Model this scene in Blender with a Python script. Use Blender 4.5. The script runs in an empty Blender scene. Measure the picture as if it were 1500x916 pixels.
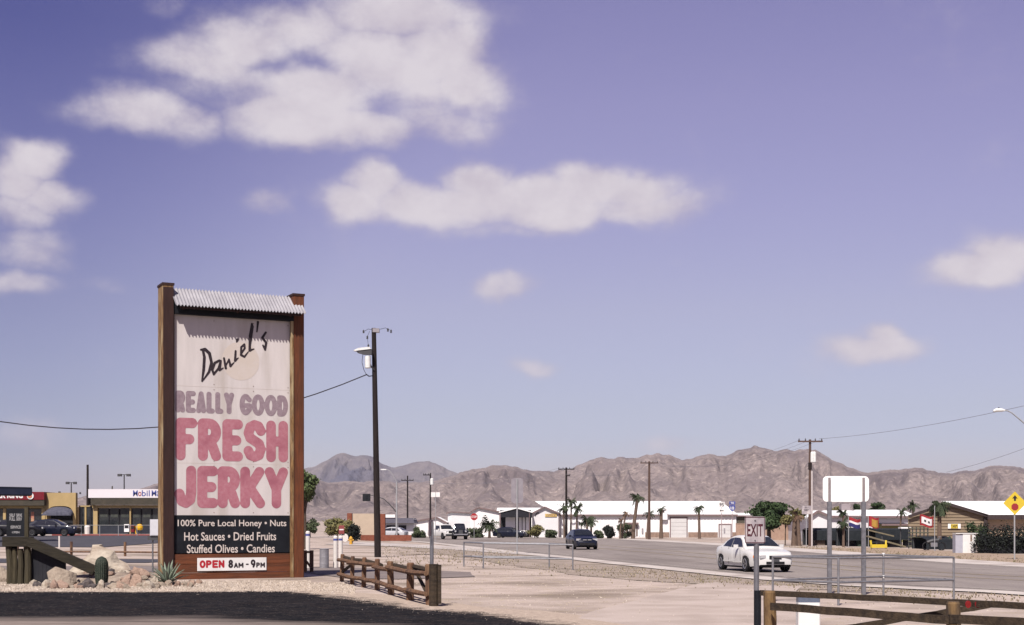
import bpy, math, random
import numpy as np
from mathutils import Vector, Matrix, noise as mnoise
R = math.radians
random.seed(7)
NP = np.random.RandomState(11)
scene = bpy.context.scene
col = scene.collection

# ------------------------------------------------------------------ camera
F = 2083.0            # focal length in photo pixels (50 mm on 36 mm)
HZ = 768.0            # photo row of the horizon
EYE = 1.7
cam_d = bpy.data.cameras.new('camera'); cam = bpy.data.objects.new('camera', cam_d); col.objects.link(cam)
cam.location = (0, 0, EYE); cam.rotation_euler = (R(90), 0, 0)
cam_d.lens = 50.0; cam_d.sensor_width = 36.0; cam_d.shift_y = (HZ - 458) / 1500.0
cam_d.clip_start = 0.1; cam_d.clip_end = 40000
scene.camera = cam

# ------------------------------------------------------------------ light
SUN_EL = R(50); SUN_DIR = Vector((-0.30, -0.954, 0)).normalized()      # towards the sun, on the ground
sun_vec = Vector((SUN_DIR.x * math.cos(SUN_EL), SUN_DIR.y * math.cos(SUN_EL), math.sin(SUN_EL)))
sd = bpy.data.lights.new('sun', 'SUN'); sd.energy = 5.0; sd.angle = R(0.5); sd.color = (1.0, 0.93, 0.86)
so = bpy.data.objects.new('sun', sd); col.objects.link(so)
so.rotation_euler = sun_vec.to_track_quat('Z', 'Y').to_euler(); so.location = (0, -20, 60)
scene.view_settings.view_transform = 'Standard'; scene.view_settings.look = 'None'
scene.view_settings.exposure = 0.735; scene.view_settings.gamma = 1.0; scene.view_settings.use_curve_mapping = False
scene.cycles.max_bounces = 6; scene.cycles.volume_bounces = 0

# ------------------------------------------------------------------ sky
world = bpy.data.worlds.new('World'); scene.world = world; world.use_nodes = True
wn = world.node_tree.nodes; wl = world.node_tree.links; wn.clear()
def N(t, **kw):
    n = wn.new(t)
    for k, v in kw.items(): setattr(n, k, v)
    return n
def math_(op, a, b=None, c=None, clamp=False):
    n = N('ShaderNodeMath', operation=op); n.use_clamp = clamp
    for i, s in enumerate((a, b, c)):
        if s is None: continue
        if isinstance(s, (int, float)): n.inputs[i].default_value = s
        else: wl.new(s, n.inputs[i])
    return n.outputs[0]
sky = N('ShaderNodeTexSky', sky_type='NISHITA'); sky.sun_disc = False; sky.sun_elevation = SUN_EL
sky.sun_rotation = math.atan2(SUN_DIR.x, SUN_DIR.y); sky.altitude = 270; sky.air_density = 1.0; sky.dust_density = 0.6; sky.ozone_density = 2.0
tc = N('ShaderNodeTexCoord'); sep = N('ShaderNodeSeparateXYZ'); wl.new(tc.outputs['Generated'], sep.inputs[0])
sx, sy, sz = sep.outputs
az = math_('ARCTAN2', sx, sy)
hyp = math_('SQRT', math_('ADD', math_('MULTIPLY', sx, sx), math_('MULTIPLY', sy, sy)))
vv = math_('DIVIDE', sz, math_('MAXIMUM', hyp, 0.001))
# the film's purple cast on the blue, by height above the horizon
ramp = N('ShaderNodeValToRGB'); cr = ramp.color_ramp
SKY_RAMP = [(0.0, (0.90, 0.80, 1.02)), (0.0606, (0.924, 0.791, 0.974)), (0.0795, (0.994, 0.805, 0.929)), (0.15, (1.303, 0.898, 0.951)), (0.222, (1.47, 0.933, 1.034)), (0.293, (1.584, 0.955, 1.079)), (0.361, (1.55, 0.92, 1.09)), (0.8, (1.15, 0.75, 0.95)), (1.0, (1.0, 0.70, 0.90))]
SKY_RAMP = [(p, tuple(v * 0.5 for v in c)) for p, c in SKY_RAMP]
while len(cr.elements) > 1: cr.elements.remove(cr.elements[-1])
cr.elements[0].position = SKY_RAMP[0][0]; cr.elements[0].color = SKY_RAMP[0][1] + (1,)
for p_, c_ in SKY_RAMP[1:]:
    e = cr.elements.new(p_); e.color = c_ + (1,)
wl.new(vv, ramp.inputs[0])
tint = N('ShaderNodeMix', data_type='RGBA', blend_type='MULTIPLY'); tint.inputs[0].default_value = 1.0
wl.new(ramp.outputs[0], tint.inputs[7])
# lens falloff put into the sky colour at left, lightening again behind the viewer
mz1 = N('ShaderNodeMapRange', interpolation_type='SMOOTHSTEP'); wl.new(az, mz1.inputs[0]); mz1.inputs[1].default_value = -0.36; mz1.inputs[2].default_value = 0.06; mz1.inputs[3].default_value = 0.0; mz1.inputs[4].default_value = 1.0
mz2 = N('ShaderNodeMapRange', interpolation_type='SMOOTHSTEP'); wl.new(az, mz2.inputs[0]); mz2.inputs[1].default_value = -2.9; mz2.inputs[2].default_value = -1.0; mz2.inputs[3].default_value = 1.0; mz2.inputs[4].default_value = 0.0
mzv = N('ShaderNodeMapRange'); wl.new(vv, mzv.inputs[0]); mzv.inputs[1].default_value = 0.02; mzv.inputs[2].default_value = 0.34; mzv.inputs[3].default_value = 0.75; mzv.inputs[4].default_value = 0.0
azf = math_('MINIMUM', math_('ADD', math_('MAXIMUM', mz1.outputs[0], mz2.outputs[0]), mzv.outputs[0]), 1.0)
dk = N('ShaderNodeMix', data_type='RGBA'); wl.new(azf, dk.inputs[0]); dk.inputs[6].default_value = (0.36, 0.42, 0.66, 1); dk.inputs[7].default_value = (1, 1, 1, 1)
sk1 = N('ShaderNodeVectorMath', operation='MULTIPLY'); wl.new(sky.outputs[0], sk1.inputs[0]); wl.new(dk.outputs[2], sk1.inputs[1])
skyx = N('ShaderNodeVectorMath', operation='SCALE'); wl.new(sk1.outputs[0], skyx.inputs[0]); skyx.inputs['Scale'].default_value = 2.0
wl.new(skyx.outputs[0], tint.inputs[6])
# clouds: soft lobes broken up by noise
comb = N('ShaderNodeCombineXYZ'); wl.new(az, comb.inputs[0]); wl.new(vv, comb.inputs[1])
nz = N('ShaderNodeTexNoise'); nz.inputs['Scale'].default_value = 11; nz.inputs['Detail'].default_value = 9; nz.inputs['Roughness'].default_value = 0.60
strx = N('ShaderNodeVectorMath', operation='MULTIPLY'); strx.inputs[1].default_value = (1.0, 1.2, 1); wl.new(comb.outputs[0], strx.inputs[0])
wl.new(strx.outputs[0], nz.inputs['Vector'])
nw = N('ShaderNodeTexNoise'); nw.inputs['Scale'].default_value = 22; nw.inputs['Detail'].default_value = 5
wl.new(comb.outputs[0], nw.inputs['Vector'])
wsub = N('ShaderNodeVectorMath', operation='MULTIPLY_ADD'); wsub.inputs[1].default_value = (0.030, 0.022, 0); wsub.inputs[2].default_value = (-0.015, -0.011, 0)
wl.new(nw.outputs['Color'], wsub.inputs[0])
pw = N('ShaderNodeVectorMath', operation='ADD'); wl.new(comb.outputs[0], pw.inputs[0]); wl.new(wsub.outputs[0], pw.inputs[1])
LOBES = [ # photo px, py, rx, ry, weight
 (575,18,115,42,1),(640,75,78,54,1),(690,125,60,46,.95),(560,85,110,62,1),(450,40,90,46,.95),(370,60,90,40,.9),(290,85,95,38,.85),(480,125,110,48,.95),(620,140,90,40,.85),(350,120,110,36,.75),
 (215,162,70,36,.85),(270,178,58,30,.75),(160,162,70,28,.6),(112,166,52,20,.42),(440,172,105,38,1),(530,182,80,34,.9),(650,182,85,30,.62),(480,212,110,18,.42),(380,180,60,34,.8),
 (547,262,36,32,1),(520,298,48,26,.9),(600,292,60,32,1),(695,266,50,28,1),(680,300,105,34,1),(775,284,75,28,1),(870,274,72,30,1),(930,278,56,28,.95),(800,304,120,30,1),(920,304,98,26,.95),(720,335,100,16,.55),
 (48,238,42,28,1),(22,262,42,34,.9),(70,292,55,26,.85),(30,305,60,30,.8),(40,362,60,30,.66),(70,380,46,22,.45),(22,412,56,20,.8),
 (392,303,36,19,.55),(735,423,48,19,.85),(782,538,40,13,.5),(1290,510,62,22,1.05),(1288,492,34,17,1.05),(1440,398,78,24,1),(1490,375,66,36,1.1),(1455,378,30,18,.8),(245,8,40,18,.42),(40,642,56,22,.4),(985,652,56,12,.42),(150,415,36,13,.28)]
fld = None
for (px, py, rx, ry, w) in LOBES:
    a0 = math.atan((px - 750) / F); v0 = (HZ - py) / math.hypot(F, px - 750)
    ax, av = F / rx, F / ry
    m = N('ShaderNodeVectorMath', operation='MULTIPLY_ADD'); m.inputs[1].default_value = (ax, av, 0); m.inputs[2].default_value = (-a0 * ax, -v0 * av, 0)
    wl.new(pw.outputs[0], m.inputs[0])
    d = N('ShaderNodeVectorMath', operation='DOT_PRODUCT'); wl.new(m.outputs[0], d.inputs[0]); wl.new(m.outputs[0], d.inputs[1])
    # weight falls smoothly outwards
    e_ = math_('MULTIPLY', math_('EXPONENT', math_('MULTIPLY', math_('POWER', d.outputs['Value'], 1.35), -0.72)), w)
    fld = e_ if fld is None else math_('MAXIMUM', math_('ADD', math_('MULTIPLY', fld, 1.0), math_('MULTIPLY', e_, 0.12)), e_)
for (px, py, rx, ry, w) in [(468, 92, 34, 16, .42), (570, 152, 42, 15, .36), (330, 132, 50, 15, .40), (400, 100, 34, 12, .25), (650, 158, 60, 12, .30), (500, 235, 200, 12, .2)]:
    a0 = math.atan((px - 750) / F); v0 = (HZ - py) / math.hypot(F, px - 750); ax, av = F / rx, F / ry
    m = N('ShaderNodeVectorMath', operation='MULTIPLY_ADD'); m.inputs[1].default_value = (ax, av, 0); m.inputs[2].default_value = (-a0 * ax, -v0 * av, 0); wl.new(pw.outputs[0], m.inputs[0])
    d = N('ShaderNodeVectorMath', operation='DOT_PRODUCT'); wl.new(m.outputs[0], d.inputs[0]); wl.new(m.outputs[0], d.inputs[1])
    fld = math_('SUBTRACT', fld, math_('MULTIPLY', math_('EXPONENT', math_('MULTIPLY', d.outputs['Value'], -0.8)), w))
# loose cumulus elsewhere in the sky, away from the view
other = math_('MULTIPLY', math_('GREATER_THAN', math_('ABSOLUTE', az), 0.42), 0.5)
n2 = N('ShaderNodeTexNoise'); n2.inputs['Scale'].default_value = 3.2; n2.inputs['Detail'].default_value = 2; wl.new(comb.outputs[0], n2.inputs['Vector'])
other = math_('MULTIPLY', other, math_('SUBTRACT', math_('MULTIPLY', n2.outputs[0], 3.2), 1.45, clamp=True))
fld = math_('MAXIMUM', fld, other)
dens = math_('ADD', fld, math_('MULTIPLY', math_('SUBTRACT', nz.outputs[0], 0.48), 1.55))
mr = N('ShaderNodeMapRange', interpolation_type='SMOOTHERSTEP'); mr.inputs[1].default_value = 0.06; mr.inputs[2].default_value = 1.08; wl.new(dens, mr.inputs[0])
hz_f = N('ShaderNodeMapRange'); hz_f.inputs[1].default_value = 0.0; hz_f.inputs[2].default_value = 0.06; wl.new(vv, hz_f.inputs[0])
cmask = math_('MULTIPLY', math_('MULTIPLY', mr.outputs[0], 0.97), hz_f.outputs[0])
# bright crowns, dimmer mauve bases: the same noise read slightly lower tells how much cloud lies above
off = N('ShaderNodeVectorMath', operation='ADD'); off.inputs[1].default_value = (-0.004, 0.022, 0.0); wl.new(strx.outputs[0], off.inputs[0])
nb = N('ShaderNodeTexNoise'); nb.inputs['Scale'].default_value = 11; nb.inputs['Detail'].default_value = 6; nb.inputs['Roughness'].default_value = 0.56; wl.new(off.outputs[0], nb.inputs['Vector'])
shade = math_('ADD', math_('MULTIPLY', math_('SUBTRACT', nz.outputs[0], nb.outputs[0]), 3.4), 0.62, clamp=True)
shade = math_('ADD', math_('MULTIPLY', shade, 0.55), math_('MULTIPLY', mr.outputs[0], 0.48), clamp=True)
cm = N('ShaderNodeMix', data_type='RGBA'); cm.inputs[6].default_value = (4.9, 4.25, 5.2, 1); cm.inputs[7].default_value = (7.3, 6.75, 7.25, 1); wl.new(shade, cm.inputs[0])
fin = N('ShaderNodeMix', data_type='RGBA'); wl.new(cmask, fin.inputs[0]); wl.new(tint.outputs[2], fin.inputs[6]); wl.new(cm.outputs[2], fin.inputs[7])
bg = N('ShaderNodeBackground'); bg.inputs[1].default_value = 0.06; wl.new(fin.outputs[2], bg.inputs[0])
wo = N('ShaderNodeOutputWorld'); wl.new(bg.outputs[0], wo.inputs[0])

# ------------------------------------------------------------------ helpers
def X(px, D): return (px - 750) * D / F
def Z(py, D): return EYE + (HZ - py) * D / F
def sm(t):
    t = max(0.0, min(1.0, t)); return t * t * (3 - 2 * t)
ROAD_NEAR = [(37, -30), (14.3, 39.6), (11.5, 43.5), (9.6, 48.8), (7.27, 60.6), (5.6, 69), (3.4, 81.6), (1.2, 93), (-2.8, 117), (-7.8, 146), (-14, 172), (-27, 183), (-60, 188)]
ROAD_FAR = [(50, -30), (22.5, 62.5), (21.5, 69), (20.4, 85), (19.2, 114), (17.2, 143), (13.0, 180), (6, 198), (-2, 206), (-14, 211), (-40, 214), (-70, 216), (-90, 217)]
def gz(x, y):
    """height of the ground"""
    e = float(np.interp(y, [p[1] for p in ROAD_NEAR], [p[0] for p in ROAD_NEAR]))
    z = -0.22 * sm((x - (e - 9)) / 8.0)
    z += 0.62 * sm((y - 58) / 72.0) * sm((-x - 13) / 18.0) * (1 - sm((y - 152) / 25.0))
    if y > 400: z += min((y - 400) * 0.004, 12)
    return z

def lin(c): return tuple(((v / 255.0) / 12.92 if v / 255.0 <= 0.04045 else ((v / 255.0 + 0.055) / 1.055) ** 2.4) for v in c)
MATS = {}
ALB = 0.76
def mat(name, c1, c2=None, scale=6.0, rough=0.8, metal=0.0, bump=0.0, bscale=None, detail=6, stretch=(1, 1, 1), thresh=(0.35, 0.65), c3=None, s3=0.8, spec=0.22, trans=False, coat=0, world_co=False, dist=0.02):
    if name in MATS: return MATS[name]
    m = bpy.data.materials.new(name); m.use_nodes = True; nt = m.node_tree; b = nt.nodes['Principled BSDF']
    b.inputs['Roughness'].default_value = rough; b.inputs['Metallic'].default_value = metal; b.inputs['Specular IOR Level'].default_value = spec
    if coat: b.inputs['Coat Weight'].default_value = coat; b.inputs['Coat Roughness'].default_value = 0.06
    c2 = c2 or tuple(v * 0.8 for v in c1)
    c1 = tuple(v * ALB for v in c1); c2 = tuple(v * ALB for v in c2); c3 = tuple(v * ALB for v in c3) if c3 else None
    t = nt.nodes.new('ShaderNodeTexCoord'); mp = nt.nodes.new('ShaderNodeMapping'); mp.inputs['Scale'].default_value = stretch
    if world_co:
        g_ = nt.nodes.new('ShaderNodeNewGeometry'); nt.links.new(g_.outputs['Position'], mp.inputs[0])
    else: nt.links.new(t.outputs['Object'], mp.inputs[0])
    n1 = nt.nodes.new('ShaderNodeTexNoise'); n1.inputs['Scale'].default_value = scale; n1.inputs['Detail'].default_value = detail; n1.inputs['Roughness'].default_value = 0.62
    nt.links.new(mp.outputs[0], n1.inputs['Vector'])
    r1 = nt.nodes.new('ShaderNodeMapRange'); r1.inputs[1].default_value = thresh[0]; r1.inputs[2].default_value = thresh[1]; nt.links.new(n1.outputs[0], r1.inputs[0])
    mx = nt.nodes.new('ShaderNodeMix'); mx.data_type = 'RGBA'; mx.inputs[6].default_value = c1 + (1,); mx.inputs[7].default_value = c2 + (1,); nt.links.new(r1.outputs[0], mx.inputs[0])
    out = mx.outputs[2]
    if c3:
        n3 = nt.nodes.new('ShaderNodeTexNoise'); n3.inputs['Scale'].default_value = s3; n3.inputs['Detail'].default_value = 5; nt.links.new(mp.outputs[0], n3.inputs['Vector'])
        r3 = nt.nodes.new('ShaderNodeMapRange'); r3.inputs[1].default_value = 0.48; r3.inputs[2].default_value = 0.66; nt.links.new(n3.outputs[0], r3.inputs[0])
        m3 = nt.nodes.new('ShaderNodeMix'); m3.data_type = 'RGBA'; nt.links.new(r3.outputs[0], m3.inputs[0]); nt.links.new(out, m3.inputs[6]); m3.inputs[7].default_value = c3 + (1,); out = m3.outputs[2]
    nt.links.new(out, b.inputs['Base Color'])
    if bump:
        nb_ = nt.nodes.new('ShaderNodeTexNoise'); nb_.inputs['Scale'].default_value = bscale or scale * 3; nb_.inputs['Detail'].default_value = 5; nt.links.new(mp.outputs[0], nb_.inputs['Vector'])
        bp = nt.nodes.new('ShaderNodeBump'); bp.inputs['Strength'].default_value = bump; bp.inputs['Distance'].default_value = dist
        nt.links.new(nb_.outputs[0], bp.inputs['Height']); nt.links.new(bp.outputs[0], b.inputs['Normal'])
    MATS[name] = m; return m

class MB:
    def __init__(s): s.v = []; s.f = []
    def add(s, vs, fs):
        o = len(s.v); s.v += [tuple(v) for v in vs]; s.f += [tuple(i + o for i in f) for f in fs]; return s
    def box(s, c, d, rz=0, M=None):
        hx, hy, hz = d[0] / 2, d[1] / 2, d[2] / 2
        vs = [Vector((x, y, z)) for z in (-hz, hz) for y in (-hy, hy) for x in (-hx, hx)]
        if M is None: M = Matrix.Rotation(rz, 3, 'Z')
        vs = [M @ v + Vector(c) for v in vs]
        return s.add(vs, [(0, 2, 3, 1), (4, 5, 7, 6), (0, 1, 5, 4), (2, 6, 7, 3), (0, 4, 6, 2), (1, 3, 7, 5)])
    def beam(s, p0, p1, w, h):
        p0 = Vector(p0); p1 = Vector(p1); d = p1 - p0; L = d.length; q = d.to_track_quat('X', 'Z').to_matrix()
        return s.box((p0 + p1) / 2, (L, w, h), M=q)
    def tube(s, p0, p1, r0, r1=None, n=8):
        r1 = r0 if r1 is None else r1
        return s.path([p0, p1], [r0, r1], n)
    def path(s, pts, rs, n=6):
        pts = [Vector(p) for p in pts]
        if isinstance(rs, (int, float)): rs = [rs] * len(pts)
        vs = []; fs = []; k = len(pts); ref = None
        for i, p in enumerate(pts):
            d = (pts[min(i + 1, k - 1)] - pts[max(i - 1, 0)]).normalized()
            if ref is None: ref = Vector((0, 0, 1)) if abs(d.z) < 0.9 else Vector((1, 0, 0))
            a = d.cross(ref).normalized(); b = d.cross(a).normalized()
            for j in range(n):
                t = 2 * math.pi * j / n; vs.append(p + (a * math.cos(t) + b * math.sin(t)) * rs[i])
        for i in range(k - 1):
            for j in range(n):
                fs.append((i * n + j, i * n + (j + 1) % n, (i + 1) * n + (j + 1) % n, (i + 1) * n + j))
        fs.append(tuple(range(n))); fs.append(tuple(range((k - 1) * n, k * n))[::-1])
        return s.add(vs, fs)
    def prism(s, poly, y0, y1, plane='xz'):
        n = len(poly)
        def P(a, b, y): return (a, y, b) if plane == 'xz' else ((y, a, b) if plane == 'yz' else (a, b, y))
        vs = [P(a, b, y0) for a, b in poly] + [P(a, b, y1) for a, b in poly]
        fs = [tuple(range(n)), tuple(range(n, 2 * n))[::-1]] + [(i, i + n, (i + 1) % n + n, (i + 1) % n) for i in range(n)]
        return s.add(vs, fs)
    def lathe(s, prof, n=12, c=(0, 0, 0)):
        vs = []; fs = []
        for r, z in prof:
            for j in range(n):
                t = 2 * math.pi * j / n; vs.append((c[0] + r * math.cos(t), c[1] + r * math.sin(t), c[2] + z))
        for i in range(len(prof) - 1):
            for j in range(n): fs.append((i * n + j, i * n + (j + 1) % n, (i + 1) * n + (j + 1) % n, (i + 1) * n + j))
        fs.append(tuple(range(n))[::-1]); fs.append(tuple(range((len(prof) - 1) * n, len(prof) * n)))
        return s.add(vs, fs)
    def build(s, name, m, parent=None, smooth=False, loc=None, rz=0, fix=True):
        me = bpy.data.meshes.new(name); me.from_pydata(s.v, [], s.f)
        if fix:
            import bmesh
            bm = bmesh.new(); bm.from_mesh(me); bmesh.ops.recalc_face_normals(bm, faces=bm.faces); bm.to_mesh(me); bm.free()
        me.materials.append(m)
        if smooth: me.polygons.foreach_set('use_smooth', [True] * len(me.polygons))
        o = bpy.data.objects.new(name, me); col.objects.link(o)
        if parent: o.parent = parent
        if loc is not None: o.location = loc
        if rz: o.rotation_euler = (0, 0, rz)
        return o
def rbox(mb, c, d, bv=0.01, rz=0):
    """box with bevelled vertical edges"""
    hx, hy = d[0] / 2, d[1] / 2; b = min(bv, hx * .9, hy * .9)
    poly = [(-hx + b, -hy), (hx - b, -hy), (hx, -hy + b), (hx, hy - b), (hx - b, hy), (-hx + b, hy), (-hx, hy - b), (-hx, -hy + b)]
    M = Matrix.Rotation(rz, 2); poly = [tuple(M @ Vector(p)) for p in poly]
    poly = [(p[0] + c[0], p[1] + c[1]) for p in poly]
    return mb.prism(poly, c[2] - d[2] / 2, c[2] + d[2] / 2, 'xy')
def one(fn): mb = MB(); fn(mb); return mb
def tag(o, label, cat, group=None):
    o['label'] = label; o['category'] = cat
    if group: o['group'] = group
    return o
def struct(o): o['kind'] = 'structure'; return o
def stuff(o): o['kind'] = 'stuff'; return o
def thing(name, label, cat, loc=(0, 0, 0), rz=0, group=None):
    o = bpy.data.objects.new(name, None); col.objects.link(o); o.location = loc; o.rotation_euler = (0, 0, rz); o.empty_display_size = 0.3
    return tag(o, label, cat, group)
def children(o): return [c for c in bpy.data.objects if c.parent == o]
def dup(o, loc, rz=None, label=None, scale=None, group=None):
    c = o.copy(); col.objects.link(c); c.location = loc
    if rz is not None: c.rotation_euler = (0, 0, rz)
    if scale: c.scale = (scale,) * 3 if isinstance(scale, (int, float)) else scale
    if label: c['label'] = label
    if group: c['group'] = group
    def rec(src, dst):
        for ch in children(src):
            k = ch.copy(); col.objects.link(k); k.parent = dst; rec(ch, k)
    rec(o, c)
    return c
# ---- lettering
def text_part(s, height, width, loc, m, parent, bold=0.0, rot=(R(90), 0, 0), name='lettering', ex=0.002, align='CENTER'):
    cu = bpy.data.curves.new(name, 'FONT'); cu.body = s; cu.size = 1; cu.align_x = align; cu.offset = bold; cu.extrude = 0.0; cu.resolution_u = 3
    t = bpy.data.objects.new(name, cu); col.objects.link(t); bpy.context.view_layer.update()
    me = bpy.data.meshes.new_from_object(t.evaluated_get(bpy.context.evaluated_depsgraph_get()))
    bpy.data.objects.remove(t); bpy.data.curves.remove(cu)
    co = np.array([v.co[:] for v in me.vertices]); mn = co.min(0); mx = co.max(0)
    sy_ = height / (mx[1] - mn[1]); sx_ = (width / (mx[0] - mn[0])) if width else sy_
    cx = (mx[0] + mn[0]) / 2 if align == 'CENTER' else mn[0]
    for v in me.vertices: v.co = ((v.co.x - cx) * sx_, (v.co.y - mn[1]) * sy_, 0)
    me.name = name; me.materials.clear(); me.materials.append(m)
    o = bpy.data.objects.new(name, me); col.objects.link(o); o.parent = parent; o.location = loc; o.rotation_euler = rot
    return o
def arc(cx, cy, rx, ry, a0, a1, n=10): return [(cx + rx * math.cos(R(a0 + (a1 - a0) * i / n)), cy + ry * math.sin(R(a0 + (a1 - a0) * i / n))) for i in range(n + 1)]
GL = {
 'F': [[(0, 0), (0, 1)], [(0, 1), (1, 1)], [(0, .5), (.75, .5)]],
 'R': [[(0, 0), (0, 1), (.45, 1)] + arc(.45, .74, .5, .26, 90, -90) + [(0, .48)], [(.45, .46), (.7, .3), (.95, 0)]],
 'P': [[(0, 0), (0, 1), (.45, 1)] + arc(.45, .74, .5, .26, 90, -90) + [(0, .48)]],
 'E': [[(1, 1), (0, 1), (0, 0), (1, 0)], [(0, .5), (.85, .5)]],
 'S': [[(1, .82), (.82, .96), (.5, 1), (.15, .93), (0, .74), (.14, .59), (.5, .5), (.86, .41), (1, .25), (.85, .06), (.5, 0), (.16, .05), (0, .18)]],
 'H': [[(0, 0), (0, 1)], [(1, 0), (1, 1)], [(0, .5), (1, .5)]],
 'J': [[(.9, 1), (.9, .32), (.82, .1), (.5, 0), (.18, .06), (.02, .28)]],
 'K': [[(0, 0), (0, 1)], [(.95, 1), (.3, .5), (1, 0)], [(.05, .42), (.35, .5)]],
 'Y': [[(0, 1), (.5, .45), (.5, 0)], [(1, 1), (.5, .45)]],
 'A': [[(0, 0), (.5, 1), (1, 0)], [(.22, .32), (.78, .32)]],
 'L': [[(0, 1), (0, 0), (.95, 0)]],
 'G': [[(1, .8)] + arc(.5, .5, .5, .5, 45, 315, 18) + [(1, .2), (1, .44), (.6, .44)]],
 'O': [arc(.5, .5, .5, .5, 0, 360, 26)],
 'D': [[(0, 0), (0, 1), (.4, 1)] + arc(.42, .5, .58, .5, 80, -80, 14) + [(.4, 0), (0, 0)]],
 'N': [[(0, 0), (0, 1), (1, 0), (1, 1)]],
 'M': [[(0, 0), (0, 1), (.5, .35), (1, 1), (1, 0)]],
 '8': [arc(.5, .75, .42, .25, 0, 360, 18), arc(.5, .25, .5, .25, 0, 360, 18)],
 '9': [arc(.5, .68, .5, .32, 0, 360, 18), [(1, .68), (.95, .35), (.6, 0)]],
 '-': [[(.1, .45), (.9, .45)]],
}
def sdf_mesh(strokes, cell):
    """strokes: list of polylines of (x, z, r). Returns verts, faces of the filled union, no overlaps."""
    seg = []
    for pl in strokes:
        if len(pl) == 1: seg.append(pl[0] + pl[0])
        for a, b in zip(pl[:-1], pl[1:]): seg.append(tuple(a) + tuple(b))
    S = np.array(seg); mr_ = S[:, [2, 5]].max()
    x0 = min(S[:, 0].min(), S[:, 3].min()) - mr_ - cell * 2; x1 = max(S[:, 0].max(), S[:, 3].max()) + mr_ + cell * 2
    z0 = min(S[:, 1].min(), S[:, 4].min()) - mr_ - cell * 2; z1 = max(S[:, 1].max(), S[:, 4].max()) + mr_ + cell * 2
    gx = np.arange(x0, x1, cell); gy = np.arange(z0, z1, cell); GX, GY = np.meshgrid(gx, gy, indexing='ij')
    D_ = np.full(GX.shape, 1e9)
    for ax, ay, ar, bx, by, br in S:
        dx, dy = bx - ax, by - ay; l2 = dx * dx + dy * dy
        t = np.clip(((GX - ax) * dx + (GY - ay) * dy) / l2, 0, 1) if l2 > 1e-12 else 0 * GX
        D_ = np.minimum(D_, np.hypot(GX - ax - t * dx, GY - ay - t * dy) - (ar + (br - ar) * t))
    V = []; Fc = []; key = {}
    def vert(k, p):
        if k not in key: key[k] = len(V); V.append(p)
        return key[k]
    nx, ny = D_.shape
    ins = D_ < 0
    for i in range(nx - 1):
        for j in range(ny - 1):
            cs = [(i, j), (i + 1, j), (i + 1, j + 1), (i, j + 1)]; a = [ins[c] for c in cs]
            if not any(a): continue
            poly = []
            for k in range(4):
                c, d = cs[k], cs[(k + 1) % 4]
                if ins[c]: poly.append(vert(c, (gx[c[0]], gy[c[1]])))
                if ins[c] != ins[d]:
                    t = D_[c] / (D_[c] - D_[d]); kk = (min(c, d), max(c, d))
                    poly.append(vert(kk, (gx[c[0]] + (gx[d[0]] - gx[c[0]]) * t, gy[c[1]] + (gy[d[1]] - gy[c[1]]) * t)))
            if len(poly) >= 3: Fc.append(tuple(poly))
    return V, Fc
def stroke_text(s, x0, x1, z0, z1, r, y, m, parent, gap=0.02, wid=None, cell=0.02):
    """fat rounded letters from x0 to x1"""
    wid = wid or {}; ws = [wid.get(c, 1.0) for c in s]; tot = sum(ws); unit = (x1 - x0 - gap * (len(s) - 1)) / tot; x = x0; st = []
    for c, w in zip(s, ws):
        W_ = w * unit
        if c != ' ':
            for pl in GL[c]: st.append([(x + r + a * (W_ - 2 * r), z0 + r + b * (z1 - z0 - 2 * r), r) for a, b in pl])
        x += W_ + gap
    V, Fc = sdf_mesh(st, cell)
    mb = MB(); mb.add([(a, y, b) for a, b in V], [f[::-1] for f in Fc]); return mb.build('lettering', m, parent, fix=False)
# ================================================================== THE SETTING
# value noise, vectorised, for terrain
def vnoise(x, y, seed):
    xi = np.floor(x).astype(np.int64); yi = np.floor(y).astype(np.int64); xf = x - xi; yf = y - yi
    def h(a, b):
        n = (a * 374761393 + b * 668265263 + seed * 974711) & 0x7fffffff; n = ((n ^ (n >> 13)) * 1274126177) & 0x7fffffff
        return ((n ^ (n >> 16)) & 0xffff) / 65535.0
    u = xf * xf * (3 - 2 * xf); v = yf * yf * (3 - 2 * yf)
    return (h(xi, yi) * (1 - u) + h(xi + 1, yi) * u) * (1 - v) + (h(xi, yi + 1) * (1 - u) + h(xi + 1, yi + 1) * u) * v
def fbm(x, y, seed, o=5):
    s = 0; a = .5
    for i in range(o): s = s + a * vnoise(x, y, seed + i * 17); x = x * 2.03 + 5.1; y = y * 2.03 + 1.7; a *= .5
    return s
def ridged(x, y, seed, o=5):
    s = 0; a = .5; w = 1
    for i in range(o):
        n = 1 - np.abs(2 * vnoise(x, y, seed + i * 31) - 1); n = n * n * w; s = s + a * n; w = np.clip(n * 1.6, 0, 1); x = x * 2.07 + 3.3; y = y * 2.07 + 7.9; a *= .5
    return s
def grid_obj(name, xs, ys, fz, m, smooth=True):
    nx, ny = len(xs), len(ys); V = []
    for y in ys:
        for x in xs: V.append((x, y, fz(x, y)))
    Fc = [(j * nx + i, j * nx + i + 1, (j + 1) * nx + i + 1, (j + 1) * nx + i) for j in range(ny - 1) for i in range(nx - 1)]
    mb = MB(); mb.add(V, Fc); return mb.build(name, m, smooth=smooth, fix=False)

m_dirt = mat('desert dirt', (.375, .305, .265), (.49, .405, .355), scale=.9, rough=.95, bump=.7, bscale=9, c3=(.22, .175, .14), s3=.23, world_co=True, detail=9, dist=.04)
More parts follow.
